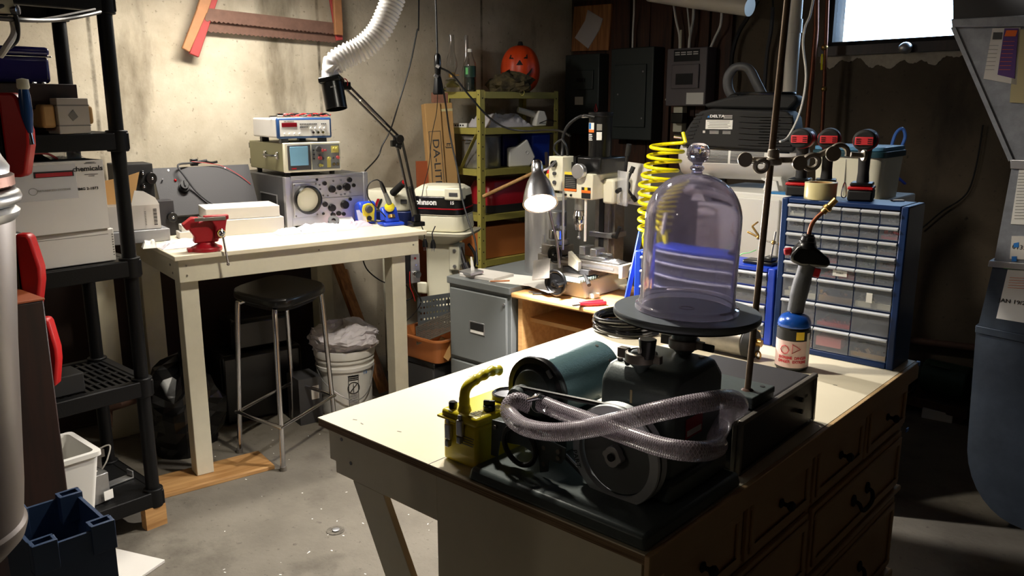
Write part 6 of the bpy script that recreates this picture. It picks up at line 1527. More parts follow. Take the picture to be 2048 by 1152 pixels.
ob('swing_arm', B().tube(spline([ax*-.05+V3(.018, .03, .0), V3(.045, .07, .05), V3(.075, .11, .075)], 6), .0055, 8), 'alu', t)
gn = [V3(.075, .11, .075), V3(.07, .16, -.02), V3(.06, .20, -.14), V3(.075, .23, -.25), V3(.08, .24, -.40)]
ob('gooseneck', B().tube(spline([V3(.04, .07, -.03), V3(.045, .09, -.1), V3(.062, .11, -.18), V3(.085, .13, -.27), V3(.10, .14, -.385)], 6), .006, 8), 'dullsteel', t)

# ================================================================ THE BIG CREAM ISLAND
t = thing('island_worktop', 'large cream plywood worktop of the island in the foreground', 'worktop', IL(0, 0, 0), 132)
IW, ID, IH = 1.0, 1.552, .78
ob('top_skin', B().b0(0, IW, 0, ID, IH-.003, IH), 'top', t)
ob('plywood_core', B().b0(0.001, IW-.001, 0.001, ID-.001, IH-.022, IH-.0031), 'ply', t)
ob('edge_strip', B().b0(IW, IW+.012, -.002, ID+.002, IH-.055, IH-.0005), 'dresser', t, bev=.002)
ob('apron', B().b0(.045, .43, .018, .036, IH-.145, IH-.0225), 'cream', t, bev=.001)
ob('apron', B().b0(.018, .044, .02, 1.3, IH-.115, IH-.0225), 'cream', t, bev=.001)
ob('brace', B().prism([(.115, IH-.146), (.235, IH-.146), (.43, .27), (.43, .12), (.385, .12)], .018, .036, 'xz'), 'cream', t, bev=.001)
ob('leg', B().b0(.05, .12, 1.0, 1.07, 0, IH-.0225), 'cream', t)
each('staple_mark', [B().box((x, y, IH+.0002), (.012, .003, .0006), (0, 0, a)) for x, y, a in ((.085, .055, 20), (.12, .05, -10), (.23, .08, 15), (.06, .5, 40), (.9, 1.15, 5))], 'dullsteel', t)
each('screw', [B().cyl((x, .018, z), (x, .0165, z), .005, n=10) for x, z in ((.075, IH-.045), (.11, IH-.10))], 'dullsteel', t)
ob('top_seam', B().b0(.425, .427, 0.0, .11, IH-.001, IH+.0003), 'ink', t)
each('corner_tape', [B().b0(IW+.004, IW+.014, ID-.012, ID+.003, IH-.012, IH+.001)], 'blueled', t)
t = thing('dresser', 'cream dresser with panelled drawers and black iron pulls under the island worktop', 'dresser', IL(0, 0, 0), 132)
DX0, DXf, DY0, DY1 = .445, .985, .02, 1.53
ob('dresser_body', B().b0(DX0, DXf, DY0, DY1, .06, IH-.0225), 'dresser', t, bev=.002)
ob('end_panel', B().b0(DX0-.004, DXf+.004, DY0-.012, DY0-.0005, .03, IH-.0225), 'cream', t, bev=.001)
ob('base_moulding', B().b0(DX0, DXf+.02, DY0, DY1+.01, 0, .0595), 'dresser', t, bev=.006)
ob('middle_moulding', B().b0(DXf+.0005, DXf+.018, DY0, DY1+.008, .345, .362), 'dresser', t, bev=.005)
each('corner_tape', [B().b0(DXf+.018, DXf+.021, DY1-.012, DY1+.008, .55, .562)], 'blueled', t)
def drawer(y0, y1, z0, z1, pull):
    d = ob('drawer', B().b0(DXf+.0005, DXf+.012, y0, y1, z0, z1), 'dresser', t, bev=.003)
    ob('drawer_frame', B().b0(DXf+.0121, DXf+.019, y0+.012, y1-.012, z1-.035, z1-.015).b0(DXf+.0121, DXf+.019, y0+.012, y1-.012, z0+.015, z0+.035).b0(DXf+.0121, DXf+.019, y0+.012, y0+.032, z0+.035, z1-.035).b0(DXf+.0121, DXf+.019, y1-.032, y1-.012, z0+.035, z1-.035), 'dresser', d, bev=.003)
    yc = (y0+y1)/2; zc = (z0+z1)/2
    if pull == 'knob':
        ob('knob', B().lathe([(.010, 0), (.012, .003), (.005, .008), (.005, .016), (.011, .022), (.013, .027), (.009, .033), (0, .034)], (DXf+.012, yc, zc), (1, 0, 0), n=20), 'blackmatte', d)
    else:
        for q in pull:
            yq = y0+(y1-y0)*q
            ob('pull', B().tube(spline([(DXf+.013, yq-.055, zc+.005), (DXf+.03, yq-.052, zc+.0), (DXf+.036, yq-.04, zc-.022), (DXf+.034, yq, zc-.034), (DXf+.036, yq+.04, zc-.022), (DXf+.03, yq+.052, zc+.0), (DXf+.013, yq+.055, zc+.005)], 5), [.006]*15+[.008]*2+[.006]*14, 8) if False else B().tube(spline([(DXf+.013, yq-.055, zc+.005), (DXf+.03, yq-.052, zc+.0), (DXf+.036, yq-.04, zc-.022), (DXf+.034, yq, zc-.034), (DXf+.036, yq+.04, zc-.022), (DXf+.03, yq+.052, zc+.0), (DXf+.013, yq+.055, zc+.005)], 5), .006, 8).sph((DXf+.016, yq-.055, zc+.006), (.006, .014, .018)).sph((DXf+.016, yq+.055, zc+.006), (.006, .014, .018)), 'blackmatte', d)
for i in range(4):
    y0 = DY0+.03+i*.37; drawer(y0, y0+.345, .575, .735, 'knob')
for y0, y1 in ((.05, .775), (.80, 1.50)):
    drawer(y0, y1, .372, .560, (.5,)); drawer(y0, y1, .085, .335, (.5,))

# ---- yellow survey meter
t = thing('survey_meter', 'yellow metal survey meter with a carry handle and round gauge on the island', 'meter', IL(.425, .045, IH+.0003), 132)
ob('box_body', B().b0(0, .108, 0, .20, 0, .098, .001, .001), 'yellow', t, bev=.008, seg=3)
ob('lid', B().b0(-.003, .111, -.003, .203, .0985, .122), 'yellow', t, bev=.009, seg=3)
ob('lid_rim', B().b0(-.010, .050, -.008, .012, .100, .106), 'yellow', t, bev=.002)
hp_ = [(.050, .022, .12), (.050, .022, .155), (.051, .028, .174), (.054, .045, .185), (.056, .075, .192), (.058, .105, .196), (.059, .128, .192)]
ob('carry_handle', B().tube(spline(hp_, 6), [.0125]*6+[.0115]*12+[.0112+.0016*math.sin(i*1.2) for i in range(19)], 14), 'yellow', t)
ob('handle_foot', B().cyl((.050, .022, .118), (.050, .022, .135), .017, .0125), 'yellow', t)
ob('range_knob', B().cyl((.090, .060, .122), (.090, .060, .134), .014).box((.090, .060, .138), (.026, .009, .014), (0, 0, 30)), 'black', t, bev=.002)
ob('zero_knob', B().cyl((.020, .015, .122), (.020, .015, .138), .010), 'black', t, bev=.003)
ob('gauge_bezel', B().lathe([(.036, 0), (.040, .003), (.040, .012), (.036, .015), (.033, .012)], (.070, .148, .122), n=40), 'black', t)
ob('gauge_face', B().cyl((.070, .148, .123), (.070, .148, .132), .0335, n=40), 'crt', t)
ob('gauge_needle', B().bar((.066, .125, .1335), (.078, .166, .1335), .001, .001), 'ink', t)
ob('gauge_scale', B().tube([(.070+.024*math.cos(R(a)), .148+.024*math.sin(R(a)), .1325) for a in range(20, 165, 8)], .0006, 4), 'ink', t)
for x, zt in ((.016, 0), (.054, .018)):
    c = ob('latch', B().b0(x, x+.018, -.011, -.001, .055+zt, .092+zt), 'alu', t, bev=.003)
    ob('latch_hook', B().b0(x+.003, x+.015, -.013, -.002, .038+zt, .0545+zt).b0(x+.004, x+.014, -.009, -.003, .0925+zt, .104+zt), 'steel', c, bev=.002)
text('meter_text', 'OFF\nZERO\nx100', .0085, (.088, .082, .1222), V3(1, 0, 0), Y_, 'greyink', t)
m = B()
for i in range(4): decal(m, (.088, .018-.0+i*.007, .1221), X, Y_, .030-.004*(i % 2), .0022, .0004)
ob('lid_print', m, 'greyink', t)
m = B()
for i in range(4): decal(m, (.080, -.0003, .072-i*.006), X, Z_, .040-.006*(i % 2), .0020, .0004)
ob('side_print', m, 'greyink', t)

# ---- vacuum pump assembly
t = thing('vacuum_pump', 'belt driven vacuum pump with a teal motor and silver flywheel on a grey base plate', 'vacuum pump', IL(0, 0, IH+.0003), 132)
ob('base_plate', B().b0(.545, 1.0, .002, .375, 0, .030, .006, .006), 'tealdark', t, bev=.008)
def PL(x, y, z): return Vector((x, y, z))
# motor
mc = (.602, .125, .170)
ob('motor_body', B().cyl((.602, .18, .170), (.602, .395, .170), .070, n=48), 'teal', t, bev=.006)
ob('motor_bell', B().lathe([(.070, 0), (.079, .002), (.081, .012), (.079, .020), (.066, .020), (.062, .008)], (.602, .180, .170), (0, -1, 0), n=48), 'black', t)
ob('motor_end_cover', B().lathe([(.066, .006), (.060, .012), (.052, .030), (.036, .036), (.020, .038), (0, .038)], (.602, .18, .170), (0, -1, 0), n=44), 'tealdark', t)
ob('vent_rib', B().box((.645, .158, .222), (.008, .006, .018), (0, -40, 0)), 'grey', t)
ob('motor_shaft', B().cyl((.602, .145, .170), (.602, .085, .170), .009), 'dullsteel', t)
ob('small_pulley', B().lathe([(0, -.004), (.024, -.004), (.028, .0), (.022, .009), (.028, .018), (.024, .026), (.013, .026), (.010, .022), (0, .022)], (.602, .122, .170), (0, -1, 0), n=36), 'tealdark', t)
each('motor_screw', [B().cyl((.602+.0685*math.sin(a), .36, .170+.0685*math.cos(a)), (.602+.0715*math.sin(a), .36, .170+.0715*math.cos(a)), .004, n=10) for a in (.3, 1.0)], 'dullsteel', t)
ob('motor_mount', B().b0(.548, .66, .20, .37, .0305, .10), 'tealdark', t, bev=.004)
# belt guard bracket
ob('guard_bracket', B().prism([(.548, .034), (.552, .118), (.640, .124), (.690, .124), (.700, .116), (.757, .110), (.757, .090), (.745, .072), (.715, .072), (.712, .045), (.690, .036), (.686, .072), (.64, .082), (.61, .078), (.575, .074), (.568, .034)], .074, .078, 'xz'), 'tealdark', t, bev=.001)
ob('bracket_flange', B().b0(.552, .70, .0785, .100, .113, .1165), 'tealdark', t)
each('bracket_bolt', [B().cyl((x, .074, z), (x, .068, z), .005, n=12) for x, z in ((.742, .10), (.742, .086), (.565, .105))]+[B().cyl((x, .0738, z), (x, .0732, z), .005, n=12) for x, z in ((.700, .058), (.70, .095))], 'dullsteel', t)
ob('hanging_belt', B().torus((.640, .066, .085), .044, .006, (0, 1, .1), 32, 8), 'rubber', t)
# drive belt
pc0, pr0, pc1, pr1 = (.602, .170), .024, (.858, .115), .098
belt = []
dx, dz = pc1[0]-pc0[0], pc1[1]-pc0[1]; dd_ = math.hypot(dx, dz); th0 = math.atan2(dz, dx); al = math.acos((pr0-pr1)/dd_)
for i in range(13): a = th0+al+(2*PI-2*al)*i/12; belt.append((pc0[0]+pr0*math.cos(a), .110, pc0[1]+pr0*math.sin(a)))
for i in range(21): a = th0-al+(2*al)*i/20; belt.append((pc1[0]+pr1*math.cos(a), .110, pc1[1]+pr1*math.sin(a)))
ob('drive_belt', B().tube(belt, .0055, 8, closed=True), 'rubber', t)
# flywheel
fw = (.858, .118, .115)
flywheel_m = mt('flywheel_aluminium', (196, 202, 206), .45, .3, var=.1, vs=20)
ob('flywheel_rim', B().lathe([(.101, -.012), (.104, -.010), (.098, .004), (.104, .014), (.102, .018), (.084, .020), (.083, .014), (.090, -.010)], fw, (0, -1, 0), n=64, close=True), flywheel_m, t)
ob('flywheel_web', B().lathe([(.0, .002), (.083, .004), (.083, -.002), (0, -.002)], fw, (0, -1, 0), n=64), 'grey', t)
ob('flywheel_hub', B().prism([(fw[0]+.018*math.cos(a)*(1.25 if k % 6 in (0, 5) else 1), fw[2]+.022*math.sin(a)) for k, a in enumerate([2*PI*i/24 for i in range(24)])], .092, .108, 'xz'), 'alu', t, bev=.001)
ob('shaft_end', B().cyl((fw[0], .0905, fw[2]), (fw[0], .088, fw[2]), .008), 'blackmatte', t)
text('rim_lettering', 'PART', .016, (fw[0]-.088, .0955, fw[2]-.030), V3(.35, 0, -1), V3(1, 0, .35), 'ink', t)
# pump body
bx0, bx1, by0, by1 = .785, .955, .145, .355
ob('pump_body', B().prism([(by0, .031), (by1, .031), (by1, .250), (by1-.035, .288), (by0+.03, .281), (by0, .253)], bx0, bx1, 'yz'), 'tealdark', t, bev=.016, seg=3)
ob('pump_base', B().b0(bx0-.012, bx1+.012, by0-.01, by1+.01, .0305, .075), 'tealdark', t, bev=.008)
each('body_screw', [B().cyl((x, y, z), (x, y, z+.004), .006, n=10) for x, y, z in ((bx0+.02, by0+.045, .282), (bx0+.04, by0+.04, .282), (bx0+.02, by1-.05, .285), (bx1-.025, by1-.055, .285))], 'dullsteel', t)
ob('level_mark', B().b0(.862, .867, by0-.0012, by0, .215, .242), mt('amber_sight', (190, 170, 130), .4), t)
m = B(); decal(m, (bx1+.0008, .235, .165), V3(0, 1, 0), Z_, .065, .042); ob('side_label', m, 'red', t)
m = B(); decal(m, (bx1+.0018, .235, .155), V3(0, 1, 0), Z_, .055, .012); ob('side_label_strip', m, 'whitebox', t)
m = B(); decal(m, (bx1+.0008, .235, .112), V3(0, 1, 0), Z_, .045, .016); ob('side_sticker', m, 'greyink', t)
# exhaust flange with clamp and stopper
def flange(x, y, z, tall):
    k = ob('port_flange', B().lathe([(.010, -.01), (.014, 0), (.024, .010), (.026, .016), (.026, .030), (.018, .034)], (x, y, z), n=30), 'tealdark', t)
    ob('clamp_ring', B().lathe([(.026, .012), (.032, .014), (.032, .032), (.026, .034)], (x, y, z), n=30, close=True).b0(x-.052, x-.030, y-.008, y+.008, z+.014, z+.034).b0(x+.028, x+.046, y-.006, y+.006, z+.016, z+.032), 'dullsteel', k, bev=.001)
    return k
k = flange(.865, .175, .281, 0)
ob('rubber_stopper', B().cyl((.885, .165, .306), (.885, .165, .346), .013, .018), 'black', t, bev=.002)
ob('stopper_mark', B().cyl((.879, .150, .325), (.877, .1465, .325), .006), 'whitebox', t)
k = flange(.885, .305, .285, 1)
ob('wing_nut', B().b0(.925, .955,   .300, .308, .300, .316), 'black', t, bev=.003)
ob('inlet_neck', B().cyl((.885, .305, .314), (.885, .305, .3595), .026, n=30), 'tealdark', t, bev=.002)
# pump plate and bell jar (rest on the inlet)
PC = IL(.885, .308, 0)
PZ = 1.145
t = thing('pump_plate', 'round dark grey vacuum plate carrying the glass bell jar, above the pump', 'plate', V3(PC.x, PC.y, PZ), rot=(0, R(1.6), 0))
ob('plate_disc', B().lathe([(0, .0), (.148, .0), (.150, .003), (.150, .011), (.148, .014), (0, .014)], n=90), mt('plate_grey', (116, 124, 132), .42, .3, var=.15, vs=16), t)
ob('plate_gasket', B().lathe([(0, -.005), (.142, -.005), (.142, -.0005), (0, -.0005)], n=60), 'black', t)
ob('plate_bolt', B().cyl((-.03, -.05, -.02), (-.03, -.05, -.005), .002), 'dullsteel', t)
ob('centre_port', B().lathe([(.012, .0145), (.016, .0145), (.016, .0155), (.012, .0155)], n=30, close=True), 'black', t)
t = thing('bell_jar', 'tall clear violet tinted glass bell jar with a ball knob on the round plate', 'bell jar', V3(PC.x, PC.y, PZ+.0145), rot=(0, R(1.6), 0))
Ro, Ri, Hh = .096, .0925, .185
outer = [(.105, .0), (.106, .004), (.105, .010), (.099, .013), (.098, .018), (Ro, .024), (Ro, Hh)]
for i in range(1, 13):
    a = i/12*PI/2; outer.append((.012+(Ro-.012)*math.cos(a) if i < 12 else .012, Hh+.092*math.sin(a)))
inner = [(.006, Hh+.0885)]
for i in range(11, 0, -1):
    a = i/12*PI/2; inner.append((.008+(Ri-.008)*math.cos(a), Hh+.0885*math.sin(a)))
inner += [(Ri, Hh), (Ri, .004), (.0935, .0)]
prof = outer + [(.0, Hh+.092)] 
jm = B()
# closed solid of glass between the outer and inner wall
loop = outer[:-1]+[(.012, Hh+.092), (.010, Hh+.098), (.014, Hh+.102), (.014, Hh+.106), (.009, Hh+.110), (.010, Hh+.114), (.019, Hh+.120), (.023, Hh+.130), (.0225, Hh+.140), (.017, Hh+.149), (.010, Hh+.153), (0.0, Hh+.1535)]
jm.lathe(loop+[], n=80)
me_in = inner
jm2 = B().lathe(outer[:-1]+[(.012, Hh+.092), (.010, Hh+.098), (.014, Hh+.102), (.014, Hh+.106), (.009, Hh+.110), (.010, Hh+.114), (.019, Hh+.120), (.023, Hh+.130), (.0225, Hh+.140), (.017, Hh+.149), (.010, Hh+.153), (0.00001, Hh+.1535)], n=80)
jm2.f = jm2.f[:-0] if False else jm2.f
# drop the flat bottom cap, stitch the inner wall instead
nseg = 80
jm2.f = [f for f in jm2.f if len(f) == 4]
base_ = len(jm2.v)
inn = list(reversed([(.00001, Hh+.0885)]+inner))
for r_, z_ in inn:
    for i in range(nseg): a = 2*PI*i/nseg; x_, y_ = basis((0, 0, 1)); p = x_*(math.cos(a)*r_)+y_*(math.sin(a)*r_)+Vector((0, 0, z_)); jm2.v.append(tuple(p))
for j in range(len(inn)-1):
    for i in range(nseg): a, b = base_+j*nseg, base_+(j+1)*nseg; jm2.f.append((a+i, b+i, b+(i+1) % nseg, a+(i+1) % nseg))
for i in range(nseg): jm2.f.append((i, base_+i, base_+(i+1) % nseg, (i+1) % nseg))
ob('glass_bell', jm2, 'glass', t, ang=50)
m = B()
for i in range(16): m.box((-.088+.002*math.sin(i)+.001*i, -.032-.0+.0*i, .10+i*.009), (.004+.003*(i % 3), .0006, .002))
# clear braided hose looped round the pump
def hp2(px, py, y): return aty(px, py, y)
h1 = [hp2(1078, 808, 1.63), hp2(1100, 815, 1.61), hp2(1150, 832, 1.565), hp2(1215, 850, 1.50), hp2(1290, 880, 1.43), hp2(1360, 902, 1.375), hp2(1410, 903, 1.37), hp2(1430, 895, 1.43), hp2(1425, 878, 1.56), IL(1.01, .30, .985), IL(.95, .395, .995), IL(.82, .415, 1.0), IL(.72, .33, .97), IL(.70, .24, .93), IL(.66, .09, .95), hp2(1022, 862, 1.68), hp2(1008, 828, 1.70), hp2(1018, 812, 1.69), hp2(1050, 812, 1.66)]
ha = [hp2(1083, 806, 1.64), hp2(1120, 822, 1.60), hp2(1170, 840, 1.55), hp2(1240, 866, 1.47), hp2(1320, 893, 1.40), hp2(1385, 903, 1.37), hp2(1424, 899, 1.41)]
hb = [hp2(1436, 890, 1.46), hp2(1432, 878, 1.54), IL(.94, .378, .925), IL(.82, .378, .92)]
hc = [hp2(1062, 812, 1.66), hp2(1036, 802, 1.665), hp2(1020, 810, 1.66), hp2(1020, 830, 1.64), hp2(1048, 853, 1.59), hp2(1105, 864, 1.53), hp2(1170, 858, 1.49), hp2(1240, 842, 1.435), hp2(1320, 822, 1.40), hp2(1400, 806, 1.41), hp2(1460, 798, 1.46), hp2(1478, 812, 1.53), hp2(1460, 826, 1.60), hp2(1430, 834, 1.68), IL(.82, .40, 1.0)]
o = solo('braided_hose', B().tube(spline(ha+hb, 10), .0185, 20, uv=True), 'braid', 'clear braided hose run from the clamp along the flywheel and around the pump body', 'hose', ang=80)
solo('braided_hose', B().tube(spline(hc, 10), .0185, 20, uv=True), 'braid', 'clear braided hose loop crossing in front of the pump and reaching over the rack unit', 'hose', ang=80)
q = hp2(1080, 806, 1.635)
t = thing('hose_clamp', 'small chrome screw clamp at the end of the braided hose by the small pulley', 'clamp', q, 132)
ob('band', B().lathe([(.0195, -.006), (.0205, -.006), (.0205, .006), (.0195, .006)], (0, 0, 0), hp2(1120, 822, 1.60)-q, n=30, close=True), 'chrome', t)
ob('screw_housing', B().cyl((-.022, -.012, .004), (.016, -.018, .022), .0055), 'chrome', t, bev=.001)

# ---- rack instrument, ring stand
t = thing('rack_unit', 'black metal rack instrument case lying behind the vacuum pump', 'rack unit', IL(.68, .40, IH+.0003), 132-1.5)
RW, RD, RH = .298, .43, .128
ob('case', B().b0(.008, RW-.008, .008, RD-.008, .004, RH-.002), 'case', t, bev=.012, seg=3)
ob('front_trim', B().b0(RW-.012, RW, 0, RD, 0, .006).b0(RW-.012, RW, 0, RD, RH-.008, RH).b0(RW-.012, RW, 0, .008, .006, RH-.008).b0(RW-.012, RW, RD-.008, RD, .006, RH-.008), 'dullsteel', t, bev=.002)
ob('near_panel', B().b0(.05, RW-.022, .003, .008, .010, RH-.012), 'black', t)
ob('side_trim', B().b0(.03, RW-.014, -.001, .006, RH-.010, RH-.001).b0(RW-.024, RW-.013, -.001, .006, .004, RH-.011), 'dullsteel', t, bev=.002)
ob('front_panel', B().b0(RW-.008, RW-.004, .010, RD-.010, .010, RH-.012), mt('front_panel_brown', (54, 46, 46), .5), t)
each('front_knob', [B().cyl((RW-.004, y, z), (RW+.004, y, z), .006, n=14) for y, z in ((.33, .085), (.33, .055))], 'blackmatte', t)
text('front_text', 'T-22', .010, (RW-.0038, .37, .083), V3(0, 1, 0), Z_, 'greyink', t)
each('foot', [B().cyl((x, y, -.0), (x, y, .005), .010) for x in (.03, RW-.03) for y in (.03, RD-.03)], 'blackmatte', t)
SB = IL(.72, .485, IH+RH+.001)
t = thing('ring_stand', 'laboratory ring stand with a long rusty rod and grey base on the rack instrument', 'stand', SB, 132)
ob('base', B().b0(0, .24, 0, .115, .010, .026), 'tealdark', t, bev=.003)
each('base_foot', [B().b0(x, x+.012, .002, .113, 0, .0098) for x in (.002, .226)], 'tealdark', t)
rodb = (.205, .045, .026)
RB = SB+IX*.205+IY*.045+V3(0, 0, .026)
rt = aty(1575, 0, RB.y+.02); dv = rt-RB; rod_top = RB+dv*1.35
rl = Vector(((rod_top-SB).dot(IX), (rod_top-SB).dot(IY), (rod_top-SB).z))
ob('rod', B().cyl(rodb, rl, .0072, n=20), mt('weathered_rod', (128, 106, 82), .5, .45, var=.3, vs=40), t)
ob('rust_ring', B().lathe([(.0, .0), (.014, .0), (.010, .004), (0, .004)], rodb, n=20), 'rust', t)
ob('screw', B().cyl((.22, .09, .026), (.22, .09, .0275), .006, n=14), 'blackmatte', t)
# boss clamps on the rod
bz = aty(1546, 318, RB.y+.01)
t = thing('boss_head', 'aluminium boss head clamp with thumbscrews on the ring stand rod', 'clamp', bz, 90)
cl = mt('cast_clamp_metal', (176, 166, 152), .42, .45, var=.2, vs=40)
ob('boss_body', B().lathe([(.008, -.014), (.019, -.012), (.020, 0), (.013, .004), (.012, .020), (.008, .022)], n=24, close=True).b0(-.045, .045, -.006, .010, -.008, .004), cl, t, bev=.002)
def thumb(m, c, r=.013):
    return m.cyl(Vector(c)+V3(0, -.004, 0), Vector(c)+V3(0, .003, 0), r, n=22)
ob('thumbscrew', thumb(B(), (-.062, -.006, -.001), .016).cyl((-.05, -.004, -.001), (-.02, 0, -.002), .004), cl, t, bev=.001)
ob('clamp_jaw', B().torus((-.028, -.012, -.014), .013, .0055, (0, 1, .3), 20, 8), cl, t)
ob('cross_bar', B().cyl((.02, 0, -.004), (.10, .0, .010), .005), cl, t)
ob('thumbscrew', thumb(B(), (.054, -.012, -.008), .016).cyl((.035, -.004, -.004), (.054, -.010, -.006), .004), cl, t, bev=.001)
ob('hook_ring', B().torus((.082, -.004, -.006), .016, .006, (0, 1, .3), 22, 8), cl, t)
ob('arm', B().cyl((.09, 0, .004), (.135, .0, .026), .006), cl, t)
ob('thumbscrew', thumb(B(), (.125, -.010, .012), .0165), cl, t, bev=.001)
ob('hook_ring', B().tube([(.14+.018*math.cos(R(a)), -.006, .012+.018*math.sin(R(a))) for a in range(-20, 190, 15)], .006, 8), cl, t)
ob('thumbscrew', B().cyl((.165, -.005, .010), (.195, -.006, .008), .0055).cyl((.190, -.006, .008), (.197, -.006, .008), .012), cl, t, bev=.001)

# ---- torch
t = thing('blow_torch', 'hand torch with a bent brass tip and black grip on a dark blue gas cylinder', 'torch', IL(.735, 1.225, IH+.0003), 100)
ob('gas_cylinder', B().lathe([(.0, .002), (.044, .002), (.049, .006), (.049, .130), (.0485, .134)], n=44), 'black', t)
ob('cylinder_label', B().lathe([(.0495, .012), (.0495, .095)], n=44), mt('torch_label', (214, 186, 180), .5), t)
ob('cylinder_label_back', B().lathe([(.0498, .008), (.0498, .1)], n=44) if False else B().lathe([(.0496, .096), (.0496, .128)], n=44), 'ink', t)
ob('cylinder_dome', B().lathe([(.0485, .1345), (.0495, .138), (.048, .150), (.040, .165), (.026, .172), (.02, .174), (0, .174)], n=44), mt('dome_blue', (24, 78, 168), .25, .2, coat=.4), t)
def cylab(a0, a1, z0, z1, r=.0505, n=6):
    m = B()
    for i in range(n):
        u0 = a0+(a1-a0)*i/n; u1 = a0+(a1-a0)*(i+1)/n; k = len(m.v)
        m.v += [tuple(cylpos(u, r, z)) for u, z in ((u0, z0), (u1, z0), (u1, z1), (u0, z1))]; m.f.append((k, k+1, k+2, k+3))
    return m
ob('yellow_patch', cylab(.0, .5, .10, .125), 'yelink', t)
ob('octagon_mark', B().torus(cylpos(-.62, .0505, .068), .013, .0013, cylpos(-.62, 1, 0), 8, 5), 'redink', t)
ob('triangle_mark', B().torus(cylpos(-.02, .0505, .072), .016, .0013, cylpos(-.02, 1, 0), 3, 5), 'redink', t)
ob('white_strip', cylab(.72, 1.0, .02, .12), 'whitebox', t)
for s, z in (('EXTREME DANGER', .043), ('DANGER EXTREME', .031)):
    for i, ch_ in enumerate(s):
        a = -.95+i*.125
        if ch_ != ' ' and a < .7: text('danger_lettering', ch_, .0115, cylpos(a, .0500, z), cylpos(a+PI/2, 1, 0), Z_, 'redink', t, bold=.0003)
ob('valve_neck', B().cyl((0, 0, .174), (0, 0, .19), .014), 'black', t)
ob('grip', B().tube(spline([(0, 0, .178), (.004, 0, .215), (.012, 0, .265), (.022, 0, .315), (.026, 0, .335)], 5), [.024]*6+[.026]*6+[.024]*9, 18), mt('grip_grey', (48, 50, 54), .6, bump=.3, bs=300), t)
ob('torch_head', B().prism([(-.028, .335), (.0, .322), (.075, .318), (.088, .330), (.080, .348), (.05, .372), (.03, .388), (.012, .392), (-.012, .380), (-.03, .355)], -.024, .024, 'xz'), 'black', t, bev=.010, seg=3)
ob('collar', B().lathe([(.030, .0), (.028, .010), (.026, .012), (.025, .020), (.022, .022), (.020, .034), (.016, .036), (.014, .042), (0, .043)], (.018, 0, .374), (.12, 0, 1), n=28), 'black', t)
ob('trigger', B().box((.052, 0, .300), (.020, .014, .028), (0, 12, 0)), 'red', t, bev=.003)
ob('red_button', B().box((-.034, 0, .362), (.024, .016, .022), (0, -10, 0)), 'red', t, bev=.005)
ob('burn_tube', B().tube(spline([(.022, 0, .41), (.024, 0, .43), (.030, 0, .450), (.044, 0, .470), (.060, 0, .485)], 6), .0062, 14), 'copper', t)
ob('burner_tip', B().tube([(.056, 0, .481), (.064, 0, .490), (.066, 0, .492), (.071, 0, .498), (.073, 0, .500), (.090, 0, .520)], [.010, .010, .014, .013, .0095, .0095], 18), 'brass', t)
# dark cylinder and gas fitting
t = thing('dark_canister', 'dark steel canister lying on its side with brass fittings, under the round plate', 'canister', IL(.34, 1.23, IH+.047), 132)
ob('canister_body', B().cyl((-.06, 0, 0), (.24, 0, 0), .045, n=36), 'dullsteel', t, bev=.004)
ob('end_cap', B().cyl((.2405, 0, 0), (.270, 0, 0), .047, n=36), 'blackmatte', t, bev=.003)
ob('brass_fitting', B().cyl((.2705, 0, .008), (.292, 0, .008), .012).cyl((.280, 0, -.002), (.280, 0, .022), .008), 'brass', t)
ob('brass_ring', B().torus((.285, -.004, -.030), .012, .003, (.5, 1, 0), 18, 6), 'brass', t)
# black coil of hose
random.seed(9)
for i in range(6):
    rr2 = [.118, .110, .116, .106, .112, .108][i]
    c = IL(.11+.006*math.sin(i*2), 1.245+.006*math.cos(i*3), IH+.009+i*.0085)
    pts = [c+V3(rr2*math.cos(a), rr2*math.sin(a), .004*math.sin(2*a+i)) for a in [2*PI*k/40 for k in range(40)]]
    if i == 0: coil = B()
    coil.tube(pts, .0075, 8, closed=True)
for i, rr2 in enumerate((.09, .082)):
    c = IL(.11, 1.245, IH+.009+i*.012); coil.tube([c+V3(rr2*math.cos(a), rr2*math.sin(a), .003*math.sin(3*a)) for a in [2*PI*k/40 for k in range(40)]], .0072, 8, closed=True)
o = solo('hose_coil', coil, mt('glossy_black_cable', (20, 20, 21), .18), 'glossy black hose coiled flat at the far left corner of the island', 'hose')

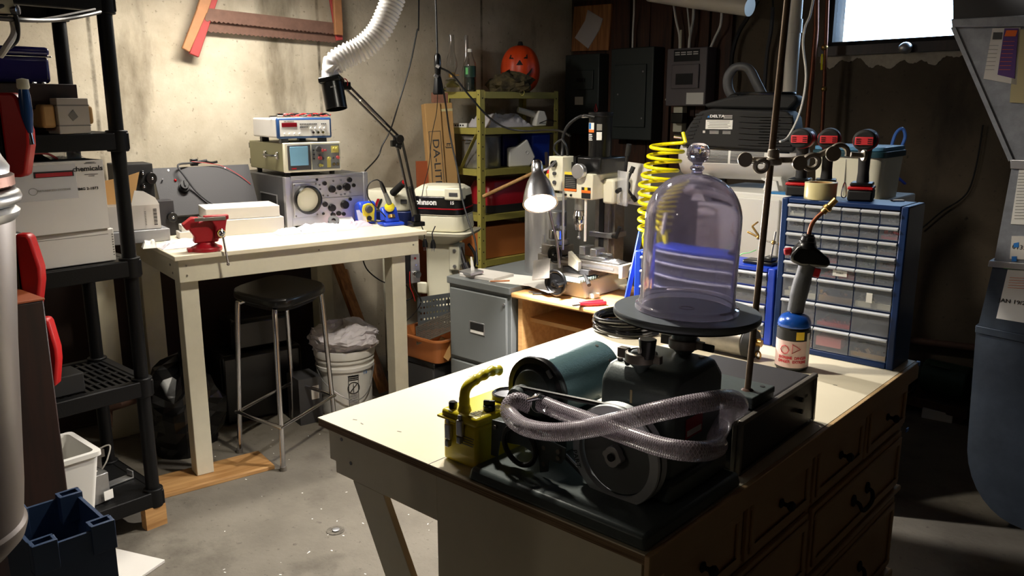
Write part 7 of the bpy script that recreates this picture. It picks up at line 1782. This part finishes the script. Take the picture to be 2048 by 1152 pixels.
# ---- drawer cabinets
def part_cabinet(loc, az, w, h, d, frame, rows, name, label, top=None, fw_=.022):
    t = thing(name, label, 'drawer cabinet', loc, az)
    # rows: list of (count, height) from the top
    ob('shell_side', B().b0(0, fw_, 0, d, 0, h), frame, t, bev=.004); ob('shell_side', B().b0(w-fw_, w, 0, d, 0, h), frame, t, bev=.004)
    ob('shell_top', B().b0(fw_+.0005, w-fw_-.0005, 0, d, h-.014, h), frame, t, bev=.003); ob('shell_bottom', B().b0(fw_+.0005, w-fw_-.0005, 0, d, 0, .018), frame, t, bev=.003)
    ob('shell_back', B().b0(fw_+.0005, w-fw_-.0005, d-.004, d, .0185, h-.0145), frame, t)
    tot = sum(r[1] for r in rows); z = h-.014; sc_ = (h-.032)/tot
    random.seed(12)
    stuffc = ['dullsteel', 'copper', 'brass', 'greyd', 'rust', 'steel', 'cream2', 'greendk', 'redp']
    for n_, hr in rows:
        hh2 = hr*sc_; z0 = z-hh2; cw_ = (w-2*fw_)/n_
        ob('row_divider', B().b0(fw_+.0005, w-fw_-.0005, .004, d-.005, z0-.0015, z0+.0015), frame, t)
        for i in range(n_):
            x0 = fw_+i*cw_+.002; x1 = x0+cw_-.004; za, zb = z0+.003, z-.003
            dr = ob('drawer', B().b0(x0, x1, 0, .002, za, zb).b0(x0, x0+.0015, .002, d*.9, za, zb-.01).b0(x1-.0015, x1, .002, d*.9, za, zb-.01).b0(x0+.0015, x1-.0015, .002, d*.9, za, za+.0015), 'drawer', t)
            ob('drawer_lip', B().prism([(-.010, zb-.004), (0, zb), (0, zb-.004), (-.008, zb-.0085)], x0, x1, 'yz'), 'drawerlip', dr)
            if i < n_-1: ob('column_divider', B().b0(x1+.001, x1+.003, .004, d-.005, z0+.002, z-.002), frame, t)
            if random.random() < .8:
                mm3 = B(); fillh = random.uniform(.25, .7)*(zb-za)
                for q in range(7 if n_ > 3 else 12):
                    s_ = random.uniform(.004, .011); mm3.box((random.uniform(x0+.008, x1-.008), random.uniform(.012, .05), za+.003+random.uniform(.3, 1)*fillh*.6), (s_*1.6, s_, s_), (random.uniform(0, 90), random.uniform(0, 90), 0))
                mm3.b0(x0+.003, x1-.003, .008, d*.8, za+.002, za+.002+fillh*.4)
                c_ = ob('drawer_contents', mm3, random.choice(stuffc), dr, smooth=False); c_['kind'] = 'stuff'
        z = z0
    return t
rows = [(6, 1)]*5+[(3, 1.72)]*3
t = part_cabinet(IL(.592, 1.395, IH+.0003), 132, .388, .50, .155, 'blue', rows, 'drawer_cabinet', 'tall dark blue parts cabinet with clear drawers at the far right of the island')
m = B(); decal(m, (.205, -.0006, .278), X, Z_, .044, .018); ob('drawer_sticker', m, 'paper', t)
text('sticker_text', 'STOR-IT', .006, (.205, -.0016, .279), X, Z_, 'ink', t)
m = B(); decal(m, (.30, -.0006, .215), X, Z_, .018, .030); ob('drawer_sticker', m, 'paper', t)
ob('red_box_inside', B().b0(.145, .225, .006, .06, .035, .065), mt('salmon_card', (214, 120, 118), .6), t)
rows = [(3, 1.0), (3, 1.15), (3, 1.15), (3, 1.15)]
t = part_cabinet(IL(.035, 1.40, IH+.0003), 132, .55, .262, .145, 'blue2', rows, 'drawer_cabinet', 'bright blue framed parts cabinet with wide clear drawers behind the bell jar', fw_=.026)

# ---- helping hands on the blue cabinet
t = thing('helping_hands', 'soldering helping hands with a black base and clips on the bright blue cabinet', 'soldering stand', IL(.505, 1.46, IH+.2625), 132)
ob('base', B().b0(-.055, .055, -.03, .03, 0, .014), 'black', t, bev=.006)
ob('base_weight', B().b0(.015, .05, -.025, .025, .0145, .03), 'black', t, bev=.004)
ob('post', B().cyl((.035, 0, .03), (.045, 0, .115), .003), 'dullsteel', t)
ob('cross_arm', B().cyl((.055, 0, .075), (-.02, 0, .085), .0028), 'dullsteel', t)
ob('joint', B().sph((.04, 0, .078), .008).sph((-.015, 0, .09), .007).sph((.064, 0, .075), .007), 'brass', t)
ob('alligator_clip', B().bar((-.015, 0, .09), (-.055, 0, .105), .010, .006).bar((-.01, 0, .09), (-.04, 0, .125), .006, .006), 'brass', t, bev=.001)
ob('alligator_clip', B().bar((-.04, 0, .125), (-.02, 0, .142), .008, .005), 'brass', t, bev=.001)
P = [IL(.42, 1.45, IH+.265), IL(.44, 1.44, IH+.29), IL(.47, 1.44, IH+.30), IL(.49, 1.45, IH+.31)]
solo('green_wire', B().tube(spline(P, 5), .0015, 6), 'greentape', 'thin green wire beside the helping hands on the bright blue cabinet', 'wire')

# ---- things on the tall drawer cabinet
CZ = IH+.5005
def CL(x, y, z=0): return IL(.592+x, 1.395+y, CZ+z)
def drill(loc, az, name, label, long_=0, grp=None):
    t = thing(name, label, 'power drill', loc, az)
    # local: -y points at the viewer (motor end), handle in the middle
    ob('battery', B().b0(-.036, .036, -.050, .050, 0, .034), 'blackmatte', t, bev=.006)
    ob('battery_band', B().b0(-.037, .037, -.051, .040, .0345, .044), 'redp', t, bev=.003)
    ob('battery_shoe', B().b0(-.032, .032, -.042, .038, .0445, .056), 'black', t, bev=.004)
    ob('handle', B().tube([(0, .008, .050), (0, .004, .085), (0, -.002, .125), (0, -.006, .158)], [.019, .0165, .0175, .021], 18), mt('drill_grip', (40, 40, 42), .65, bump=.2, bs=240), t)
    ob('motor_housing', B().prism([(.024*math.cos(a)*1.42, .186+.029*math.sin(a)*1.1) for a in [2*PI*i/24 for i in range(24)]], -.062, .055+long_, 'xz'), 'blackmatte', t, bev=.008, seg=3)
    ob('red_housing', B().prism([(.026*math.cos(a)*1.42, .184+.029*math.sin(a)*1.1) for a in [2*PI*i/24 for i in range(24)]], -.035, .015, 'xz'), 'red', t, bev=.004)
    k = ob('rear_badge', B().b0(-.026, .026, -.0655, -.061, .172, .196), mt('badge_red', (214, 52, 60), .45), t, bev=.002)
    each('vent_slot', [B().b0(x, x+.012, -.0668, -.0656, z, z+.0022) for x in (-.022, .010) for z in (.177, .183, .189)], 'ink', k)
    ob('nose', B().cyl((0, .055+long_, .186), (0, .085+long_, .186), .026, .018, n=26), 'blackmatte', t, bev=.002)
    ob('chuck', B().cyl((0, .085+long_, .186), (0, .105+long_, .186), .012), 'dullsteel', t)
    ob('trigger', B().box((0, .026, .140), (.014, .014, .03), (10, 0, 0)), 'black', t, bev=.004)
    return t
drill(CL(.215, .095), 118, 'cordless_drill', 'rightmost of the three red and black cordless drills, alone on the blue cabinet')
drill(CL(.085, .135), 112, 'cordless_drill', 'middle cordless drill with slotted grey rear, behind the tape roll', .03)
drill(CL(.010, .110), 120, 'cordless_drill', 'leftmost of the three red and black cordless drills, left of the tape roll')
t = thing('tape_roll', 'roll of clear packing tape lying on the blue parts cabinet', 'tape', CL(.105, .045))
ob('tape_coil', B().lathe([(.036, 0), (.048, 0), (.0485, .002), (.0485, .050), (.048, .052), (.036, .052)], n=48, close=True), 'tape', t)
ob('cardboard_core', B().lathe([(.034, 0.001), (.0355, 0.001), (.0355, .051), (.034, .051)], n=40, close=True), 'card', t)
t = thing('carabiner', 'small chrome snap hook standing between the tape roll and the right drill', 'hook', CL(.165, .085))
ob('hook_wire', B().tube(spline([(0, 0, .004), (.008, 0, .012), (.005, 0, .04), (0, 0, .052), (-.005, 0, .04), (-.008, 0, .012)], 5, True), .0018, 6, closed=True), 'chrome', t)
solo('blue_glass_case', B().b0(0, .035, 0, .02, 0, .004), 'whitebox', 'tiny white plastic chip at the right back of the blue cabinet top', 'chip', CL(.305, .12))

# ================================================================ WHITE CABINET, COMPRESSOR AND THINGS BEHIND THE ISLAND
WC = IL(-.03, 1.97, 0)
t = thing('white_cabinet', 'tall white metal cabinet behind the island, under the air compressor', 'cabinet', WC, 132)
WH = 1.225
ob('cabinet_body', B().b0(0, .74, 0, .42, .04, WH), 'white', t, bev=.006)
ob('plinth', B().b0(.02, .72, .03, .40, 0, .0395), 'greyd', t)
ob('door', B().b0(.01, .366, -.016, -.0005, .05, WH-.02), 'white', t, bev=.004); ob('door', B().b0(.374, .73, -.016, -.0005, .05, WH-.02), 'white', t, bev=.004)
def WL(x, y, z=0): return WC+IX*x+IY*y+V3(0, 0, WH+z)
# compressor
t = thing('air_compressor', 'air compressor with a black ribbed shroud and grey-white tank on the white cabinet', 'compressor', WL(.105, .17, .0003), 132-14); t.scale = (.95, .9, .82)
tank = B(); 
tprof = [(0, -.285), (.05, -.282), (.092, -.265), (.110, -.235), (.112, -.20), (.112, .20), (.110, .235), (.092, .265), (.05, .282), (0, .285)]
ob('tank', B().lathe(tprof, (0, 0, .155), (1, 0, 0), n=48), mt('tank_white', (204, 200, 196), .35), t)
each('foot', [B().prism([(x-.045, 0), (x+.045, 0), (x+.03, .07), (x-.03, .07)], -.10, .10, 'xz') for x in (-.16, .16)], 'white', t, bev=.004)
ob('shroud', B().prism([(-.255, .215), (.235, .195), (.245, .24), (.225, .36), (.20, .392), (-.12, .405), (-.175, .39), (-.215, .33), (-.262, .235)], -.118, .118, 'xz'), 'blackmatte', t, bev=.022, seg=4)
ob('shroud_skirt', B().prism([(-.235, .20), (.225, .185), (.20, .2149), (-.22, .2149)], -.110, .110, 'xz'), 'black', t, bev=.008)
ob('top_deck', B().prism([(-.15, .4055), (.20, .398), (.235, .445), (.225, .47), (.06, .478), (-.06, .462), (-.17, .425)], -.085, .085, 'xz'), 'blackmatte', t, bev=.014, seg=3)
ob('top_ring', B().tube([(.08+.125*math.cos(a), .082*math.sin(a), .478) for a in [2*PI*i/32 for i in range(32)]], .008, 8, closed=True), 'black', t)
hnd = [(-.045, -.02, .445), (-.075, -.02, .50), (-.080, -.02, .56), (-.055, -.02, .605), (-.015, -.02, .612), (.015, -.02, .59), (.045, -.02, .53), (.075, -.02, .47)]
ob('carry_handle', B().tube(spline(hnd, 7), .016, 14, flat=1.35), 'greyd', t)
ob('handle_pivot', B().cyl((-.043, -.05, .448), (-.043, .01, .448), .030, n=30), 'black', t, bev=.004)
tri = B().prism([(-.062, .438), (-.024, .438), (-.043, .467)], -.0518, -.0505, 'xz')
kk = ob('logo_triangle', tri, 'blueink', t); ob('logo_triangle_inner', B().prism([(-.050, .450), (-.036, .450), (-.043, .439)], -.0525, -.0519, 'xz'), 'ink', kk)
each('side_vent', [B().box((-.215+.0065*i, -.119, .255+.020*i), (.035, .004, .009), (0, -8, 0)) for i in range(7)], 'ink', t, bev=.001)
each('side_rib', [B().prism([(.0, z+.002), (.06, z+.008), (.225, z+.008), (.225, z-.002), (.06, z-.002)], -.124, -.118, 'xz') for z in (.225, .253, .281, .309, .337, .365)], 'blackmatte', t, bev=.002)
each('rib_slot', [B().b0(.085, .17, -.1255, -.1242, z, z+.006) for z in (.238, .266, .294, .322, .350)], 'ink', t)
m = B(); decal(m, (-.085, -.1195, .325), X, Z_, .118, .046); ob('rating_label', m, 'paper', t)
m = B()
for i in range(5): decal(m, (-.088+.004*(i % 2), -.1206, .342-i*.008), X, Z_, .10-.01*(i % 3), .0022)
ob('rating_print', m, 'greyink', t)
text('brand_text', 'DELTA', .018, (-.095, -.1195, .366), X, Z_, 'whiteink', t, bold=.0006, squash=1.2)
ob('brand_triangle', B().prism([(-.139, .360), (-.127, .360), (-.133, .370)], -.1205, -.1195, 'xz'), 'blueink', t)
m = B()
for i in range(4): decal(m, (-.048, -.1195, .371-i*.005), X, Z_, .038, .002)
for i in range(3): decal(m, (-.105, -.1195, .292-i*.006), X, Z_, .04, .002); decal(m, (-.05, -.1195, .292-i*.006), X, Z_, .035, .002)
decal(m, (-.150, -.1195, .288), X, Z_, .010, .012)
ob('shroud_print', m, 'whitebox', t)
# warning label curved on the tank
m = B()
def tanklab(m, x0, x1, a0, a1, r=.1126, n=6):
    for i in range(n):
        u0 = a0+(a1-a0)*i/n; u1 = a0+(a1-a0)*(i+1)/n; k = len(m.v)
        m.v += [(x, -r*math.cos(u), .155+r*math.sin(u)) for x, u in ((x0, u0), (x1, u0), (x1, u1), (x0, u1))]; m.f.append((k, k+1, k+2, k+3))
    return m
ob('tank_label', tanklab(B(), -.20, .135, -.25, .62), 'paper', t)
ob('tank_label_header', tanklab(B(), -.195, .13, .52, .58, .1132), 'orink', t)
m = B()
for i in range(12):
    for j, (xa, xb) in enumerate(((-.19, -.04), (-.03, .125))): tanklab(m, xa, xb-.01*((i*3+j) % 3), -.20+i*.058, -.20+i*.058+.042, .1134, 1)
ob('tank_label_print', m, 'greyd', t)
ob('regulator_knob', B().cyl((-.265, -.06, .26), (-.30, -.07, .265), .018), 'chrome', t)
# yellow coiled hose
ah = WL(.235, .20, 0)
top = aty(1366, 265, 3.30); 
pts = []
turns = 9.5
c_top = aty(1338, 285, 3.28); c_mid = aty(1312, 372, 3.20); c_bot = aty(1303, 470, 3.12)
N = 260
for i in range(N):
    u = i/(N-1); a = u*turns*2*PI*1.08
    c = c_top.lerp(c_mid, min(u/.45, 1)) if u < .45 else c_mid.lerp(c_bot, (u-.45)/.55)
    r_ = .062 if u < .42 else .062-(.062-.045)*(u-.42)/.58
    pts.append(c + V3(r_*math.cos(a)*1.05, r_*math.sin(a), 0))
pts = [top] + pts
solo('coiled_air_hose', B().tube(pts, .0072, 10), 'yhose', 'bright yellow coiled air hose hanging from the compressor behind the bell jar', 'hose')
t = thing('hose_bundle', 'gathered loops of the yellow air hose hanging beside the bell jar', 'hose', c_bot+V3(.01, -.02, -.02))
for i in range(6):
    a0 = i*.35; ob('hose_loop', B().torus((.004*i-.012, .008*(i % 3), -.004*i), .048-.003*(i % 2), .0072, (1, .6*math.cos(a0), .35*math.sin(a0)), 30, 8), 'yhose', t)
ob('hose_wrap', B().cyl((-.012, -.03, .02), (.004, -.03, .13), .012), 'cream2', t)
# blue legs
p1 = aty(1282, 462, 3.16)
b2 = aty(1252, 604, 3.10)
dirv = (b2-p1); e_ = p1+dirv*(p1.z/(p1.z-b2.z))
solo('blue_metal_leg', B().bar(p1, V3(e_.x, e_.y, 0.0), .022, .018), mt('leg_blue', (36, 64, 140), .35, .2), 'slanted dark blue metal leg standing behind the far left corner of the island', 'leg', bev=.003)
# paper sheets hanging / carton with yellow strip seen through the glass
t = thing('grey_tote', 'grey and white lidded tote with a teal rim behind the drills on the white cabinet', 'tote', WL(.475, .04, .0003), 132)
tub([(rr_(0, .24, 0, .24, .03), 0), (rr_(-.01, .25, -.01, .25, .035), .155)], 'panel2' if False else 'cream2', t, 'tote_body')
ob('tote_rim', B().prism(rr_(-.018, .258, -.018, .258, .035), .1555, .178, 'xy'), mt('teal_rim', (34, 66, 76), .35), t, bev=.003)
ob('tote_lid', B().prism(rr_(-.012, .252, -.012, .252, .03), .1785, .194, 'xy'), mt('lid_blue', (90, 140, 176), .25), t, bev=.004)
ob('seam', B().b0(.118, .1205, -.0095, -.0065, .01, .150), 'greyink', t)
solo('blue_sheet', B().b0(0, .16, 0, .06, 0, .006), mt('sheet_blue', (50, 130, 190), .5), 'blue flat packet on the front edge of the white cabinet under the compressor', 'packet', WL(.30, .008, .0003), 132)
solo('brass_nozzle', B().lathe([(.004, 0), (.006, .01), (.010, .02), (.011, .06), (.008, .065), (.007, .08), (0, .08)], (0, 0, .011), (1, 0, 0), n=20), 'brass', 'brass air fitting lying on the white cabinet edge beside the blue packet', 'fitting', WL(.385, .03, .0065), 112)
solo('white_bracket', B().prism([(0, 0), (.05, 0), (.035, .045), (-.03, .055), (-.03, .048), (.015, .03)], -.01, .01, 'xz'), 'white', 'small white bent bracket below the compressor tank on the cabinet', 'bracket', WL(.285, .06, .0065) if False else WL(.27, .085, .0003), 132, bev=.002)
# blue clamps behind
t = thing('blue_bar_clamp', 'bright blue bar clamp leaning behind the leftmost drill', 'clamp', WL(.60, .55, -.1))
ob('bar', B().bar((-.14, 0, .28), (.06, 0, .12), .014, .008), 'blue2', t)
ob('clamp_hook', B().tube(spline([(-.02, -.01, .27), (-.005, -.01, .33), (.02, -.01, .35), (.035, -.01, .32), (.025, -.01, .28), (0, -.01, .25)], 6), .007, 8), 'blueled', t)
ob('clamp_head', B().box((.01, 0, .235), (.04, .03, .03), (0, 30, 0)), 'black', t, bev=.003)
